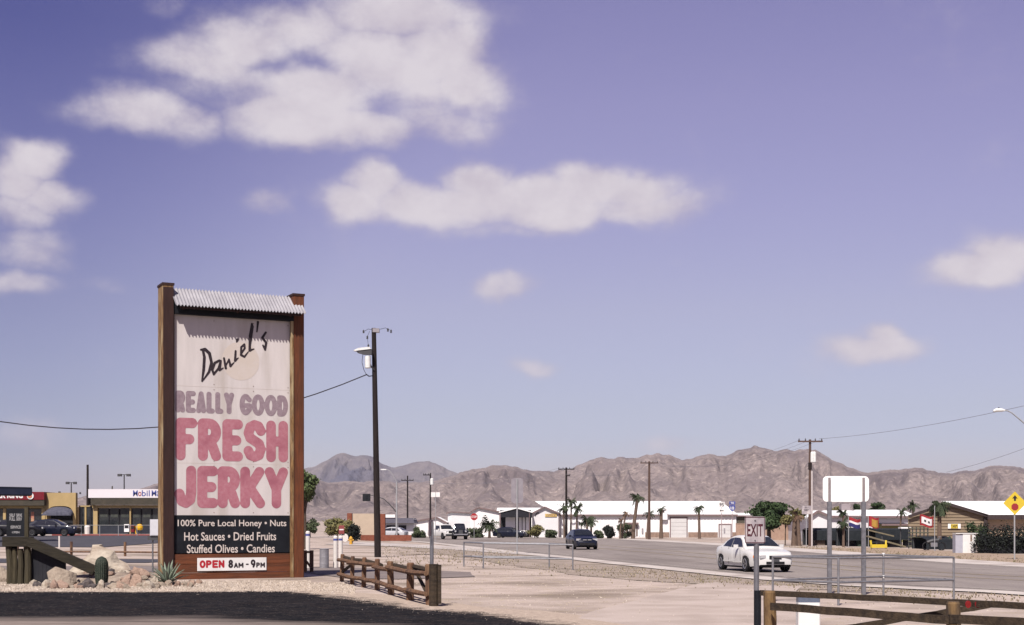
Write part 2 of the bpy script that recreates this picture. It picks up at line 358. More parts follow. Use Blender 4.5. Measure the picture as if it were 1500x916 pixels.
# speckle and straw patches on the dirt
nt = m_dirt.node_tree; b_ = nt.nodes['Principled BSDF']; src = b_.inputs['Base Color'].links[0].from_socket
geo = nt.nodes.new('ShaderNodeNewGeometry')
for sc_, lo, hi, colr, fac in ((14, .56, .74, (0.134, 0.101, 0.084), .55), (23, .58, .72, (0.521, 0.454, 0.395), .6), (1.7, .55, .70, (0.277, 0.227, 0.126), .65)):
    n = nt.nodes.new('ShaderNodeTexNoise'); n.inputs['Scale'].default_value = sc_; n.inputs['Detail'].default_value = 6; n.inputs['Roughness'].default_value = .7; nt.links.new(geo.outputs[0], n.inputs['Vector'])
    r = nt.nodes.new('ShaderNodeMapRange'); r.inputs[1].default_value = lo; r.inputs[2].default_value = hi; r.inputs[4].default_value = fac; nt.links.new(n.outputs[0], r.inputs[0])
    mx = nt.nodes.new('ShaderNodeMix'); mx.data_type = 'RGBA'; nt.links.new(r.outputs[0], mx.inputs[0]); nt.links.new(src, mx.inputs[6]); mx.inputs[7].default_value = colr + (1,); src = mx.outputs[2]
nt.links.new(src, b_.inputs['Base Color'])
xs = [-9000, -6000, -4000, -2500, -1500, -900, -500, -300, -200, -150] + list(np.arange(-120, 70.1, 1.6)) + [75, 85, 100, 130, 180, 260, 400, 700, 1200, 2000, 3500, 5500, 9000]
ys = [-9000, -4000, -1500, -600, -250, -100, -50, -30, -15] + list(np.arange(-5, 240, 1.7)) + [245, 260, 290, 330, 380, 400, 450, 520, 650, 900, 1300, 2000, 3000, 4500, 7000, 9500]
struct(grid_obj('ground', xs, ys, gz, m_dirt))

# mountains
m_mtn = mat('desert mountain rock', (.195, .158, .148), (.27, .22, .203), scale=.035, rough=.95, bump=1.0, bscale=.04, c3=(.13, .105, .108), s3=.0045, world_co=True, detail=12, dist=9)
nt = m_mtn.node_tree; b_ = nt.nodes['Principled BSDF']; src = b_.inputs['Base Color'].links[0].from_socket; geo = nt.nodes.new('ShaderNodeNewGeometry')
for sc_, lo, hi, colr, fac in ((.10, .50, .60, (0.088, 0.071, 0.067), .8), (.22, .54, .62, (0.101, 0.080, 0.084), .7), (.09, .56, .66, (0.504, 0.420, 0.361), .32)):
    n = nt.nodes.new('ShaderNodeTexNoise'); n.inputs['Scale'].default_value = sc_; n.inputs['Detail'].default_value = 5; n.inputs['Roughness'].default_value = .75; nt.links.new(geo.outputs[0], n.inputs['Vector'])
    r = nt.nodes.new('ShaderNodeMapRange'); r.inputs[1].default_value = lo; r.inputs[2].default_value = hi; r.inputs[4].default_value = fac; nt.links.new(n.outputs[0], r.inputs[0])
    mx = nt.nodes.new('ShaderNodeMix'); mx.data_type = 'RGBA'; nt.links.new(r.outputs[0], mx.inputs[0]); nt.links.new(src, mx.inputs[6]); mx.inputs[7].default_value = colr + (1,); src = mx.outputs[2]
nt.links.new(src, b_.inputs['Base Color'])
m_mtn2 = mat('far mountain rock with cloud shade', (.13, .115, .125), (.20, .175, .175), scale=.03, rough=.95, bump=1.0, bscale=.03, c3=(.085, .085, .12), s3=.002, world_co=True, detail=12, dist=16)  # large dark blue patches: cloud shadows painted into the rock colour
def mountain(name, prof, D, foot, back, m, seed, px0, px1, step, rough_amp=.62, wl_=330.):
    pxs = np.arange(px0, px1, step); H = np.interp(pxs, [p[0] for p in prof], [HZ - p[1] for p in prof]) * D / F
    H = H + (fbm(pxs / 9.0, pxs * 0, seed + 3, 3) - .44) * 9 * np.clip(H / 100, .2, 1)
    ts = np.concatenate([np.linspace(0, 1, 170), 1 + np.linspace(.03, .8, 14)])
    Dd = np.where(ts <= 1, foot + (D - foot) * ts, D + (ts - 1) * (back - D)); 
    PX, TT = np.meshgrid(pxs, ts); HH = np.tile(H, (len(ts), 1)); DD = np.tile(Dd[:, None], (1, len(pxs)))
    warp = (fbm(PX / 60., TT * 3, seed + 9, 3) - .45) * 500
    XX = (PX - 750) / F * DD; YY = DD
    r = ridged((XX + warp) / wl_, (YY * .55 + XX * .25) / wl_, seed, 5); r2 = ridged(XX / 90., YY / 150., seed + 40, 4)
    base = np.where(TT <= 1, TT ** 1.25, np.clip(1 - (TT - 1) * 1.4, 0, 1))
    edge = np.clip((1 - TT) * 5, 0, 1) * np.clip(TT * 3, 0, 1)
    Zh = HH * base * (1 + edge * ((r - .42) * rough_amp * 2.2 + (r2 - .4) * .28)) + 6 * edge * (r2 - .4) + edge * 13 * (ridged(XX / 38., YY / 70., seed + 70, 3) - .4)
    lim = HH / D * DD * (.985 - .10 * (1 - TT)); Zh = np.where((TT < .99), np.minimum(Zh, lim), Zh)
    ZZ = Zh - 6 * (TT < .01) + 1.7
    nx, ny = len(pxs), len(ts)
    V = np.stack([XX, YY, ZZ], -1).reshape(-1, 3); J, I = np.meshgrid(np.arange(ny - 1), np.arange(nx - 1), indexing='ij'); q = (J * nx + I).ravel()
    Fc = np.stack([q, q + 1, q + nx + 1, q + nx], 1)
    me = bpy.data.meshes.new(name); me.from_pydata(V.tolist(), [], Fc.tolist()); me.materials.append(m); me.polygons.foreach_set('use_smooth', [True] * len(me.polygons))
    o = bpy.data.objects.new(name, me); col.objects.link(o); return struct(o)
ridge_near = [(-700, 730), (-300, 712), (0, 742), (120, 728), (180, 722), (215, 714), (240, 706), (290, 716), (350, 700), (400, 690), (440, 694), (480, 706), (520, 706), (560, 704), (600, 708), (640, 703), (655, 698), (672, 694), (690, 687), (710, 684), (730, 681), (745, 683), (775, 689), (800, 691), (830, 688), (842, 684), (856, 678), (875, 671), (882, 670), (892, 673), (905, 670), (930, 671), (945, 666), (965, 664), (985, 668), (1000, 675), (1012, 673), (1025, 668), (1040, 664), (1052, 667), (1062, 669), (1075, 662), (1090, 657), (1104, 654), (1120, 657), (1135, 661), (1150, 658), (1165, 661), (1182, 657), (1195, 660), (1215, 672), (1240, 684), (1262, 691), (1275, 693), (1295, 690), (1318, 689), (1342, 685), (1355, 688), (1375, 693), (1400, 692), (1430, 689), (1455, 682), (1475, 684), (1500, 686), (1600, 676), (1750, 690), (2000, 660), (2400, 700)]
ridge_far = [(380, 700), (430, 690), (448, 686), (462, 683), (480, 674), (492, 667), (504, 664), (518, 668), (540, 667), (548, 671), (560, 679), (575, 685), (590, 683), (600, 679), (612, 676), (628, 675), (640, 680), (655, 687), (672, 694), (690, 700), (760, 712)]
mountain('mountain_ridge', ridge_near, 3600, 1500, 4600, m_mtn, 3, -700, 2400, 2.6)
mountain('far_mountain_ridge', ridge_far, 5600, 4300, 6600, m_mtn2, 8, 340, 800, 2.6)

# ---- roads and paved sheets
def strip(name, A, B, dz, m, nseg=3, dens=2.5):
    """sheet between two polylines, resampled by arc length"""
    def res(P, n):
        P = np.array(P, float); d = np.r_[0, np.cumsum(np.hypot(*np.diff(P, axis=0).T))]; t = np.linspace(0, d[-1], n)
        return np.c_[np.interp(t, d, P[:, 0]), np.interp(t, d, P[:, 1])]
    L = np.hypot(*np.diff(np.array(A, float), axis=0).T).sum(); n = max(2, int(L / dens)); a = res(A, n); b = res(B, n); V = []; Fc = []
    for i in range(n):
        for k in range(nseg + 1):
            p = a[i] + (b[i] - a[i]) * k / nseg; V.append((p[0], p[1], gz(*p) + dz))
    w = nseg + 1
    Fc = [(i * w + k, i * w + k + 1, (i + 1) * w + k + 1, (i + 1) * w + k) for i in range(n - 1) for k in range(nseg)]
    mb = MB(); mb.add(V, Fc); o = mb.build(name, m, smooth=True, fix=False)
    # faces up
    me = o.data
    if me.polygons[0].normal.z < 0: me.flip_normals()
    return o
def offs(P, d):
    P = np.array(P, float); T = np.gradient(P, axis=0); T /= np.hypot(T[:, 0], T[:, 1])[:, None]; return np.c_[P[:, 0] - T[:, 1] * d, P[:, 1] + T[:, 0] * d].tolist()
m_road = mat('worn highway asphalt', (.225, .195, .185), (.28, .245, .225), scale=.5, rough=.9, bump=.25, bscale=40, c3=(.19, .163, .152), s3=.12, world_co=True, detail=9, stretch=(1.6, .35, 1), dist=.01, spec=.08)
m_conc = mat('concrete gutter', (.46, .41, .38), (.55, .50, .46), scale=1.1, rough=.9, world_co=True, c3=(.36, .31, .28), s3=.4, detail=8)
m_dark = mat('dark drive surface', (.010, .0115, .015), (.020, .020, .024), scale=1.2, rough=.92, bump=.5, bscale=45, world_co=True, detail=10, dist=.015, spec=0.0)
m_asph = mat('grey lot asphalt', (.050, .050, .062), (.075, .072, .085), scale=.8, rough=.92, world_co=True, detail=8, bump=.3, bscale=30)
m_line = mat('faded road paint', (.42, .38, .34), (.22, .19, .18), scale=5, rough=.8, world_co=True, thresh=(.45, .60))
m_yline = mat('faded yellow paint', (.38, .29, .13), (.20, .17, .14), scale=5, rough=.8, world_co=True, thresh=(.45, .60))
n_ = 70
struct(strip('highway', ROAD_NEAR, ROAD_FAR, .035, m_road, nseg=8))
struct(strip('road_shoulder', offs(ROAD_NEAR, 0), offs(ROAD_NEAR, 1.25), .040, m_conc, nseg=1))
struct(strip('far_shoulder', offs(ROAD_FAR, 0), offs(ROAD_FAR, -3.2), .040, m_conc, nseg=1))
def between(t):
    def res(P, n):
        P = np.array(P, float); d = np.r_[0, np.cumsum(np.hypot(*np.diff(P, axis=0).T))]; q = np.linspace(0, d[-1], n); return np.c_[np.interp(q, d, P[:, 0]), np.interp(q, d, P[:, 1])]
    a = res(ROAD_NEAR, 60); b = res(ROAD_FAR, 60); return (a + (b - a) * t)
def lane(name, t, w, m, dash=None):
    c = between(t); 
    if not dash: return struct(strip(name, offs(c, w / 2), offs(c, -w / 2), .046, m, nseg=1))
    d = np.r_[0, np.cumsum(np.hypot(*np.diff(c, axis=0).T))]; L = d[-1]; q = 6; mb = MB()
    while q < L * .8:
        pts = [np.array([np.interp(q + k, d, c[:, 0]), np.interp(q + k, d, c[:, 1])]) for k in (0, dash / 2, dash)]
        o = offs(pts, w / 2); p = offs(pts, -w / 2)
        for i in range(2):
            a, b, e, f = o[i], o[i + 1], p[i + 1], p[i]; mb.add([(v[0], v[1], gz(*v) + .046) for v in (f, e, b, a)], [(0, 1, 2, 3)])
        q += dash * 3.2
    return struct(mb.build(name, m))
lane('edge_line', .035, .14, m_line); lane('centre_line', .50, .13, m_yline); lane('turn_lane_line', .36, .12, m_yline); lane('lane_marking', .20, .12, m_line, 3); lane('far_lane_marking', .74, .12, m_line, 3); lane('far_edge_line', .95, .12, m_line)

# dark drive in front of the sign, paler towards the viewer
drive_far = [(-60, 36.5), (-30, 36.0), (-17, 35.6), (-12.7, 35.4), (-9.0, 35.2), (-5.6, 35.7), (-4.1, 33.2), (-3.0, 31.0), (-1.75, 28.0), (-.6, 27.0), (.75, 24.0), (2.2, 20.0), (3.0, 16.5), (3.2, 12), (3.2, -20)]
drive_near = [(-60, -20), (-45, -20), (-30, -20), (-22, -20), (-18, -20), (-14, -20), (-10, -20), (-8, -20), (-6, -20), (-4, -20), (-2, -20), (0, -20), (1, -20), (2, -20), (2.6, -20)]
rg = random.Random(3)
def ragged(P, amp, n=7):
    out = []
    for a, b in zip(P[:-1], P[1:]):
        for k in range(n):
            t = k / n; out.append((a[0] + (b[0] - a[0]) * t + rg.uniform(-amp, amp) * .6, a[1] + (b[1] - a[1]) * t + rg.uniform(-amp, amp)))
    out.append(P[-1]); return out
def sheet_poly(name, poly, dz, m):
    mb = MB(); mb.add([(x, y, gz(x, y) + dz) for x, y in poly], [tuple(range(len(poly)))]); o = mb.build(name, m, fix=False)
    if o.data.polygons[0].normal.z < 0: o.data.flip_normals()
    return o
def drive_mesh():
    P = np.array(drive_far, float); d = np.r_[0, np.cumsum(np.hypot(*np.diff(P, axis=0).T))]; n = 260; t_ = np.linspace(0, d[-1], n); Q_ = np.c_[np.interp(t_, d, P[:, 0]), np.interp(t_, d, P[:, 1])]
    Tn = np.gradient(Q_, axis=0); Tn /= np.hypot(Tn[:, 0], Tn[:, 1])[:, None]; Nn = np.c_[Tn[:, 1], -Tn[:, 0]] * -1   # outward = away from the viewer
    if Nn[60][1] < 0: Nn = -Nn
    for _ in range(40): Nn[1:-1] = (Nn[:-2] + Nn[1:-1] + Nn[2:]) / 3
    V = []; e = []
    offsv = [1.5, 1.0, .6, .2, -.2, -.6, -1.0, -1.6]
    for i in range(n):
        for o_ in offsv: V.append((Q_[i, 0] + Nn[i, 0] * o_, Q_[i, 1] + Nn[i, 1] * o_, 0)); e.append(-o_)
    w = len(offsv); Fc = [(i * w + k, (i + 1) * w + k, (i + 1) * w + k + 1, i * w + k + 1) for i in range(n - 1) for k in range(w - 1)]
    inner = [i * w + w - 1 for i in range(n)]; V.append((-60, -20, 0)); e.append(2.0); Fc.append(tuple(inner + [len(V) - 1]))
    mb = MB(); mb.add([(x, y, .006 + .02 * min(1, max(0, (ee + 1.5) / 1.5))) for (x, y, z), ee in zip(V, e)], Fc); o = mb.build('dark_drive', m_dark, fix=False)
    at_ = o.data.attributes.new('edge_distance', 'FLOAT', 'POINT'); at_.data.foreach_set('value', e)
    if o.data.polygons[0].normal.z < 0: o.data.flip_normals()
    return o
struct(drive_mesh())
# pale tan over the near part of the drive, its border broken by noise
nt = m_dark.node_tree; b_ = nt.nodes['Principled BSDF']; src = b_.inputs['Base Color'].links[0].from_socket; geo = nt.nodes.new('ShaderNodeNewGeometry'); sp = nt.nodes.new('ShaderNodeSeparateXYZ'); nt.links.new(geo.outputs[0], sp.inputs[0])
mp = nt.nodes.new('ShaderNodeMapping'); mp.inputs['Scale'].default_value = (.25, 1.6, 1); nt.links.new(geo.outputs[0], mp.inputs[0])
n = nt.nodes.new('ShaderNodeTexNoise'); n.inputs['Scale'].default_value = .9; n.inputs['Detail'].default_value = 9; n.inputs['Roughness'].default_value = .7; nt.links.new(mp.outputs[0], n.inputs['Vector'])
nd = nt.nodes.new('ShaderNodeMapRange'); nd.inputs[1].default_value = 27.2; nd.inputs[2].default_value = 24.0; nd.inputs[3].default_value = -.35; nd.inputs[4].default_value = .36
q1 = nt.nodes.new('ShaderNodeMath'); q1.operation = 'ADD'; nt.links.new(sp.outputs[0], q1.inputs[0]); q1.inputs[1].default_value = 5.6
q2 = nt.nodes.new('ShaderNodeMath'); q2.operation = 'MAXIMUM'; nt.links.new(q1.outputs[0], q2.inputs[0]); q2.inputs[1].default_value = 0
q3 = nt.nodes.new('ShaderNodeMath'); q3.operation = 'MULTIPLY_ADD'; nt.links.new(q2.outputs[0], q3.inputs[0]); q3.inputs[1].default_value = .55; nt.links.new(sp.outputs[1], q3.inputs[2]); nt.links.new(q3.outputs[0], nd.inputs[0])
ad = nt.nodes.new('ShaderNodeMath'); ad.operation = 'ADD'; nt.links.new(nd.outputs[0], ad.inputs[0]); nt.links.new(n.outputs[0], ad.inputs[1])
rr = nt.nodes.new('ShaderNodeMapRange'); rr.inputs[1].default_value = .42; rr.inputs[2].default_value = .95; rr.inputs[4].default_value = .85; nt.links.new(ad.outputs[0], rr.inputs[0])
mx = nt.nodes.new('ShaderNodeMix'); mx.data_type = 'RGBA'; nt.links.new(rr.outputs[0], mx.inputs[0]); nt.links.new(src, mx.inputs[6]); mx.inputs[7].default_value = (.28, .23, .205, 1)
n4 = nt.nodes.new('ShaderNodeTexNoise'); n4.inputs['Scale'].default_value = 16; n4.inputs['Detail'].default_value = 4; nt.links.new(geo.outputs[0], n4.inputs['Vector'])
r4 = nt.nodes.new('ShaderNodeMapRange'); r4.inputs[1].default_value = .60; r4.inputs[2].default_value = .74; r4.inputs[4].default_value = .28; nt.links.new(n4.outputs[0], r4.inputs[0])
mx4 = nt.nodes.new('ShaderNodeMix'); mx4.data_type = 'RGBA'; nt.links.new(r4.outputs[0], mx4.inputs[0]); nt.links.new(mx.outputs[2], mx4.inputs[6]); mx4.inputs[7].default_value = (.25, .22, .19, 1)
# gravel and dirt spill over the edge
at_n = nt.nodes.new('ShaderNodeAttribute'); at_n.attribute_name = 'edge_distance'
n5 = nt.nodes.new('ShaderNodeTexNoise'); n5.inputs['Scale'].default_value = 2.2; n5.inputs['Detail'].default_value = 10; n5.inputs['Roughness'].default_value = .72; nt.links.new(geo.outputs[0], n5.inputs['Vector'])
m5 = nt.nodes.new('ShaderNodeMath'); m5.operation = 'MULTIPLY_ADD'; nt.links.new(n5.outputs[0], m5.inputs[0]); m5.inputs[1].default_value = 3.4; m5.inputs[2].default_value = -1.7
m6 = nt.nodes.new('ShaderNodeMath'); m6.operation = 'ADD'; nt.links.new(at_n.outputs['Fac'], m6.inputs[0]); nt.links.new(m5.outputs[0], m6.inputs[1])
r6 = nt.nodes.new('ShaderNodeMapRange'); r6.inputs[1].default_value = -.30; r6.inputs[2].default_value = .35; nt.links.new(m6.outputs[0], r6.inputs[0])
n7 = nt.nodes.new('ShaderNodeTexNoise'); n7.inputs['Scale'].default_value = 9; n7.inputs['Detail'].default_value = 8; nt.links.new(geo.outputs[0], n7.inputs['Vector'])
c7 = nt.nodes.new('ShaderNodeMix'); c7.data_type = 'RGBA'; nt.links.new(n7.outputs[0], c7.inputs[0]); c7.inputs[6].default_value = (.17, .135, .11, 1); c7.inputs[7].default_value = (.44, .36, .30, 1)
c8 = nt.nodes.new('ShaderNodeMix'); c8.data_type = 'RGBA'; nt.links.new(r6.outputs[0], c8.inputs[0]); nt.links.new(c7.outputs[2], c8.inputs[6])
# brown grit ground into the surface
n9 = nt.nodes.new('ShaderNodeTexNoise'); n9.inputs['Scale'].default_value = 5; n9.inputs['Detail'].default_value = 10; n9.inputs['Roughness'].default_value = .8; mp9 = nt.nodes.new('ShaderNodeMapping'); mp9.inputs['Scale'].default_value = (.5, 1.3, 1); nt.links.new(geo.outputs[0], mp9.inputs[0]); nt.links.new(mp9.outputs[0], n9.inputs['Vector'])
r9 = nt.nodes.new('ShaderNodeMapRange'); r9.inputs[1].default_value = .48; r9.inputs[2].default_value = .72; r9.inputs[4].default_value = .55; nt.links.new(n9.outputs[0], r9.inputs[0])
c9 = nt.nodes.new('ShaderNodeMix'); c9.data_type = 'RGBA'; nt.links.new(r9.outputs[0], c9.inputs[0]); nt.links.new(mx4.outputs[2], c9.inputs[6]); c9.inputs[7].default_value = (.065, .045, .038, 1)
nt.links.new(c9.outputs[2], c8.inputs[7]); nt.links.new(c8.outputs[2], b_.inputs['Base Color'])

# asphalt lane behind the sign, left lots
struct(sheet_poly('rear_lane', ragged([(-30, 57.5), (-16, 57), (-9, 56.5), (-4.8, 54.5), (-1.5, 50), (-1.2, 45.5), (-3.5, 43.6), (-5.2, 44.5), (-7, 49), (-16, 51.0), (-30, 51.5), (-30, 57.5)], .08, 5)[:-1], .02, mat('mauve lane asphalt', (.17, .14, .135), (.22, .185, .17), scale=.8, rough=.92, world_co=True, detail=8, bump=.3, bscale=30)))
struct(strip('parking_lot', [(-95, 86), (-70, 88), (-45, 89), (-26, 90)], [(-95, 131.5), (-70, 131.5), (-45, 131.5), (-24, 131.5)], .03, m_asph, nseg=14))
struct(strip('side_lane', [(-60, 61), (-33, 62), (-16, 62)], [(-60, 68), (-33, 69), (-14, 68)], .02, m_asph, nseg=3))
# browner verge along the near side of the road
vr = random.Random(12); va = offs(ROAD_NEAR, 1.1)[1:9]; vb = []
Pv = np.array(va); dv = np.r_[0, np.cumsum(np.hypot(*np.diff(Pv, axis=0).T))]; tt = np.linspace(0, dv[-1], 60); va2 = [(float(np.interp(q, dv, Pv[:, 0])), float(np.interp(q, dv, Pv[:, 1]))) for q in tt]
m_verge = mat('brown verge dirt', (.27, .215, .18), (.36, .295, .25), scale=.7, rough=.95, bump=.6, bscale=12, world_co=True, detail=10, c3=(.20, .17, .125), s3=.5)
struct(strip('road_verge', va2, [(x - 5.2 - 1.6 * float(fbm(np.array(y * .5), np.array(3.), 7, 4)) - vr.uniform(0, .35), y - 1.6) for x, y in va2], .008, m_verge, nseg=6, dens=1.0))
# pale worn path through the dirt towards the road
m_worn = mat('worn pale dirt', (.46, .385, .345), (.40, .33, .29), scale=.7, rough=.95, world_co=True, detail=9, bump=.5, bscale=12, c3=(.33, .27, .235), s3=.35)
struct(strip('dirt_track', ragged([(3.3, 12), (3.5, 17), (2.6, 20), (1.0, 24.2), (1.4, 27), (4.0, 36), (6.3, 44.2)], .10, 4), ragged([(4.2, 12), (4.3, 17), (4.6, 20), (5.0, 24.2), (5.6, 27), (7.2, 36), (8.8, 43.2)], .10, 4), .012, m_worn, nseg=5, dens=.8))
m_conc2 = mat('pale concrete apron', (.50, .46, .44), (.44, .39, .36), scale=.6, rough=.9, world_co=True, detail=8, c3=(.36, .31, .28), s3=.5)
struct(strip('concrete_apron', [(-15.5, 117), (-9, 108), (-3.6, 101), (.2, 90), (2.2, 81)], [(-14, 133), (-6.5, 126), (-3.4, 116), (.4, 95.5), (2.6, 83)], .028, m_conc2, nseg=2))

# ================================================================== JERKY SIGN
m_wood_dk = mat('dark stained wood', (.026, .011, .010), (.040, .018, .015), scale=3, stretch=(6, 6, .6), rough=.75, bump=.5, bscale=14)
m_wood_or = mat('orange brown stained wood', (.155, .048, .018), (.085, .028, .013), scale=3, stretch=(5, 5, .5), rough=.7, bump=.5, bscale=12, c3=(.060, .026, .013), s3=.5)
m_wood_hz = mat('orange brown horizontal board', (.155, .048, .019), (.088, .029, .013), scale=3, stretch=(.5, 5, 6), rough=.7, bump=.5, bscale=12, c3=(.062, .027, .013), s3=.5)
m_wood_gold = mat('peeling golden wood', (.30, .18, .075), (.085, .038, .018), scale=5, stretch=(4, 4, .7), rough=.75, bump=.6, bscale=12, c3=(.42, .34, .20), s3=1.1)
m_cream = mat('faded cream sign board', (.60, .555, .54), (.53, .49, .475), scale=1.4, rough=.6, c3=(.46, .415, .385), s3=.8, stretch=(2.2, 1, .35))
m_pink = mat('faded red lettering', (.36, .125, .16), (.42, .19, .225), scale=9, rough=.6, c3=(.31, .105, .14), s3=1.6)
m_mauve = mat('faded purple lettering', (.225, .165, .19), (.30, .235, .26), scale=9, rough=.6)
m_blk = mat('black sign board', (.008, .009, .012), (.014, .016, .021), scale=2, rough=.6, spec=.12)
m_ink = mat('black lettering', (.02, .015, .018), (.035, .025, .03), scale=9, rough=.5)
m_wlet = mat('off white lettering', (.62, .55, .50), (.54, .48, .44), scale=9, rough=.6)
m_rlet = mat('red lettering', (.42, .02, .03), (.34, .02, .03), scale=9, rough=.5)
m_white = mat('white painted metal', (.74, .73, .71), (.66, .65, .63), scale=2, rough=.5)
m_corr = mat('galvanised corrugated iron', (.40, .39, .41), (.31, .30, .32), scale=2, rough=.5, metal=.2)
m_trim_s = mat('rusty screw', (.18, .12, .09), rough=.6)
m_tan = mat('faded tan print', (.53, .465, .41), (.55, .49, .45), scale=4, rough=.6)
SY = 26.0
sign = thing('jerky_sign', 'tall wooden roadside sign advertising really good fresh jerky, with a corrugated awning', 'sign', (-10.63, 43.3, 0), R(SY))
W = 4.47
def lx(px):    # photo column to distance along the face
    t = (px - 750) / F; return ((-10.63) - t * 43.3) / (t * math.sin(R(SY)) - math.cos(R(SY)))
def lz(px, py): return Z(py, 43.35 + lx(px) * math.sin(R(SY)))
# posts, leaning together a hair
mb = MB(); rbox(mb, (.165, .35, 4.50), (.33, .70, 9.0), .02); post = mb.build('post', m_wood_gold, sign); post['label'] = 'left post, golden peeling side and dark front'
mb = MB(); mb.box((.165, -.012, 4.48), (.315, .02, 8.9)); mb.build('face_board', m_wood_dk, post)
mb = MB(); mb.box((.165, .35, 9.03), (.37, .74, .07)); mb.build('post_cap', m_wood_dk, post)
mb = MB(); rbox(mb, (W - .18, .35, 4.48), (.36, .70, 8.96), .02); post2 = mb.build('post', m_wood_or, sign); post2['label'] = 'right post, orange brown'
mb = MB(); mb.box((W - .18, .35, 8.99), (.40, .74, .07)); mb.build('post_cap', m_wood_dk, post2)
mb = MB(); mb.box((W - .405, .02, 4.15), (.09, .10, 8.28)); mb.build('trim_board', m_wood_gold, sign)
mb = MB(); mb.box((.345, .075, 4.4), (.025, .08, 7.6)); mb.build('trim_board', m_wood_dk, sign)
# base planks
zb = 0.0
for h in (.20, .27, .31):
    mb = MB(); mb.box((W / 2 - .015, .10, zb + h / 2), (W - .70, .10, h - .012)); mb.build('plank', m_wood_hz, sign); zb += h
# panels
mb = MB(); rbox(mb, (W / 2 - .03, .14, (1.97 + 8.33) / 2), (W - .80, .05, 8.33 - 1.98), .01); cream = mb.build('cream_panel', m_cream, sign)
mb = MB(); mb.box((W / 2 - .03, .14, 1.385), (W - .80, .06, 1.16)); blackp = mb.build('black_panel', m_blk, sign)
mb = MB(); mb.box((W / 2, .30, 4.6), (W - .72, .18, 8.4)); mb.build('back_board', m_wood_dk, sign)
mb = MB(); mb.box((W / 2, .02, 8.33), (W - .72, .16, .40)); mb.build('header_beam', m_blk, sign)  # beam coloured black to carry the shade under the awning
# corrugated awning: eave y -.40, ridge y +.40
ns = 150; x0, x1 = .30, W - .06; V = []; nr = 40
def roofpt(i, t, dz=0):
    x = x0 + (x1 - x0) * i / (ns * 2); c = .028 * math.cos(2 * math.pi * (i / (ns * 2)) * nr)
    if t > .5 or True: pass
    y = .42 - .82 * t; z = 8.98 - .63 * t
    return (x, y + c * .6, z + c + dz)
for i in range(ns * 2 + 1):
    for t, dz in ((0, 0), (1, 0), (1, -.012), (0, -.012)): V.append(roofpt(i, t, dz))
Fc = []
for i in range(ns * 2):
    a = i * 4; b = a + 4; Fc += [(a, b, b + 1, a + 1), (a + 1, b + 1, b + 2, a + 2), (a + 2, b + 2, b + 3, a + 3), (a + 3, b + 3, b, a)]
Fc += [(0, 1, 2, 3), (ns * 8, ns * 8 + 3, ns * 8 + 2, ns * 8 + 1)]
mb = MB(); mb.add(V, Fc); mb.build('awning', m_corr, sign)
for rx in (.55, W / 2, W - .55):
    mb = MB(); mb.beam((rx, .38, 8.82), (rx, -.34, 8.26), .07, .09); mb.build('rafter', m_wood_dk, sign)
mb = MB(); mb.beam((.45, -.30, 8.31), (W - .2, -.30, 8.31), .06, .09); mb.build('eave_batten', m_wood_dk, sign)
# panel lettering
for zs_ in (3.58, 5.95):
    mb = MB(); mb.box((W / 2 - .03, .1135, zs_), (W - .80, .003, .008)); mb.build('panel_seam', m_tan, cream)
for zs_ in (2.06, 3.50, 3.66, 5.87, 6.03, 8.0):
    for xx in (.37, 1.6, 2.85, W - .50):
        mb = MB(); mb.tube((xx, .116, zs_), (xx, .106, zs_), .014, n=8); mb.build('screw', m_trim_s, cream)
fy = .112
mb = MB(); n = 48; cxd, czd, rd = lx(354), lz(354, 529), .60
mb.add([(cxd + rd * math.cos(2 * math.pi * i / n), fy, czd + rd * math.sin(2 * math.pi * i / n)) for i in range(n)], [tuple(range(n))[::-1]]); mb.build('printed_disc', m_tan, cream, fix=False)
LX0, LX1 = .405, W - .50
stroke_text('REALLY', LX0, LX0 + 1.83, 5.13, 5.80, .078, fy - .002, m_mauve, cream, gap=.012, wid={'L': .85, 'Y': 1.05}, cell=.022)
stroke_text('GOOD', LX0 + 2.00, LX1, 5.11, 5.78, .078, fy - .002, m_mauve, cream, gap=.0, wid={'G': 1.05, 'O': 1.1, 'D': .95}, cell=.022)
stroke_text('FRESH', LX0, LX1, 3.66, 4.97, .156, fy - .002, m_pink, cream, gap=.02, wid={'F': .95, 'R': 1.05, 'E': .92}, cell=.028)
stroke_text('JERKY', LX0 - .04, LX1, 2.20, 3.50, .156, fy - .002, m_pink, cream, gap=-.01, wid={'J': 1.0, 'E': .9, 'K': 1.1, 'Y': 1.05}, cell=.028)
zoomS = [
 [(338, 430, 7), (346, 470, 8), (342, 540, 8), (332, 604, 4)], [(326, 428, 5), (350, 426, 9), (374, 448, 9), (386, 500, 8), (372, 552, 7), (334, 606, 3)],
 [(430, 488, 6), (404, 502, 7), (390, 540, 7), (398, 566, 6), (425, 532, 6), (438, 490, 6), (431, 543, 6), (452, 530, 3)],
 [(456, 476, 6), (466, 532, 7)], [(464, 522, 4), (484, 482, 5), (492, 520, 7), (512, 500, 3)],
 [(521, 436, 6), (518, 490, 7), (536, 474, 3)], [(531, 372, 8), (527, 384, 5)],
 [(548, 458, 4), (572, 420, 6), (570, 398, 6), (552, 414, 6), (552, 458, 7), (570, 468, 6), (592, 440, 3)],
 [(600, 425, 4), (616, 300, 7), (612, 282, 5), (600, 350, 6), (600, 432, 8), (624, 424, 3)],
 [(646, 274, 7), (640, 328, 4)],
 [(690, 332, 6), (670, 362, 7), (692, 388, 7), (686, 428, 6), (674, 404, 5)]]
st = []
for pl in zoomS:
    q = []
    for a, b, r in pl:
        px, py = 210 + a / 3.815, 400 + b / 3.815; q.append((lx(px), lz(px, py), r / 3.815 * 44.2 / F * 1.0))
    st.append(q)
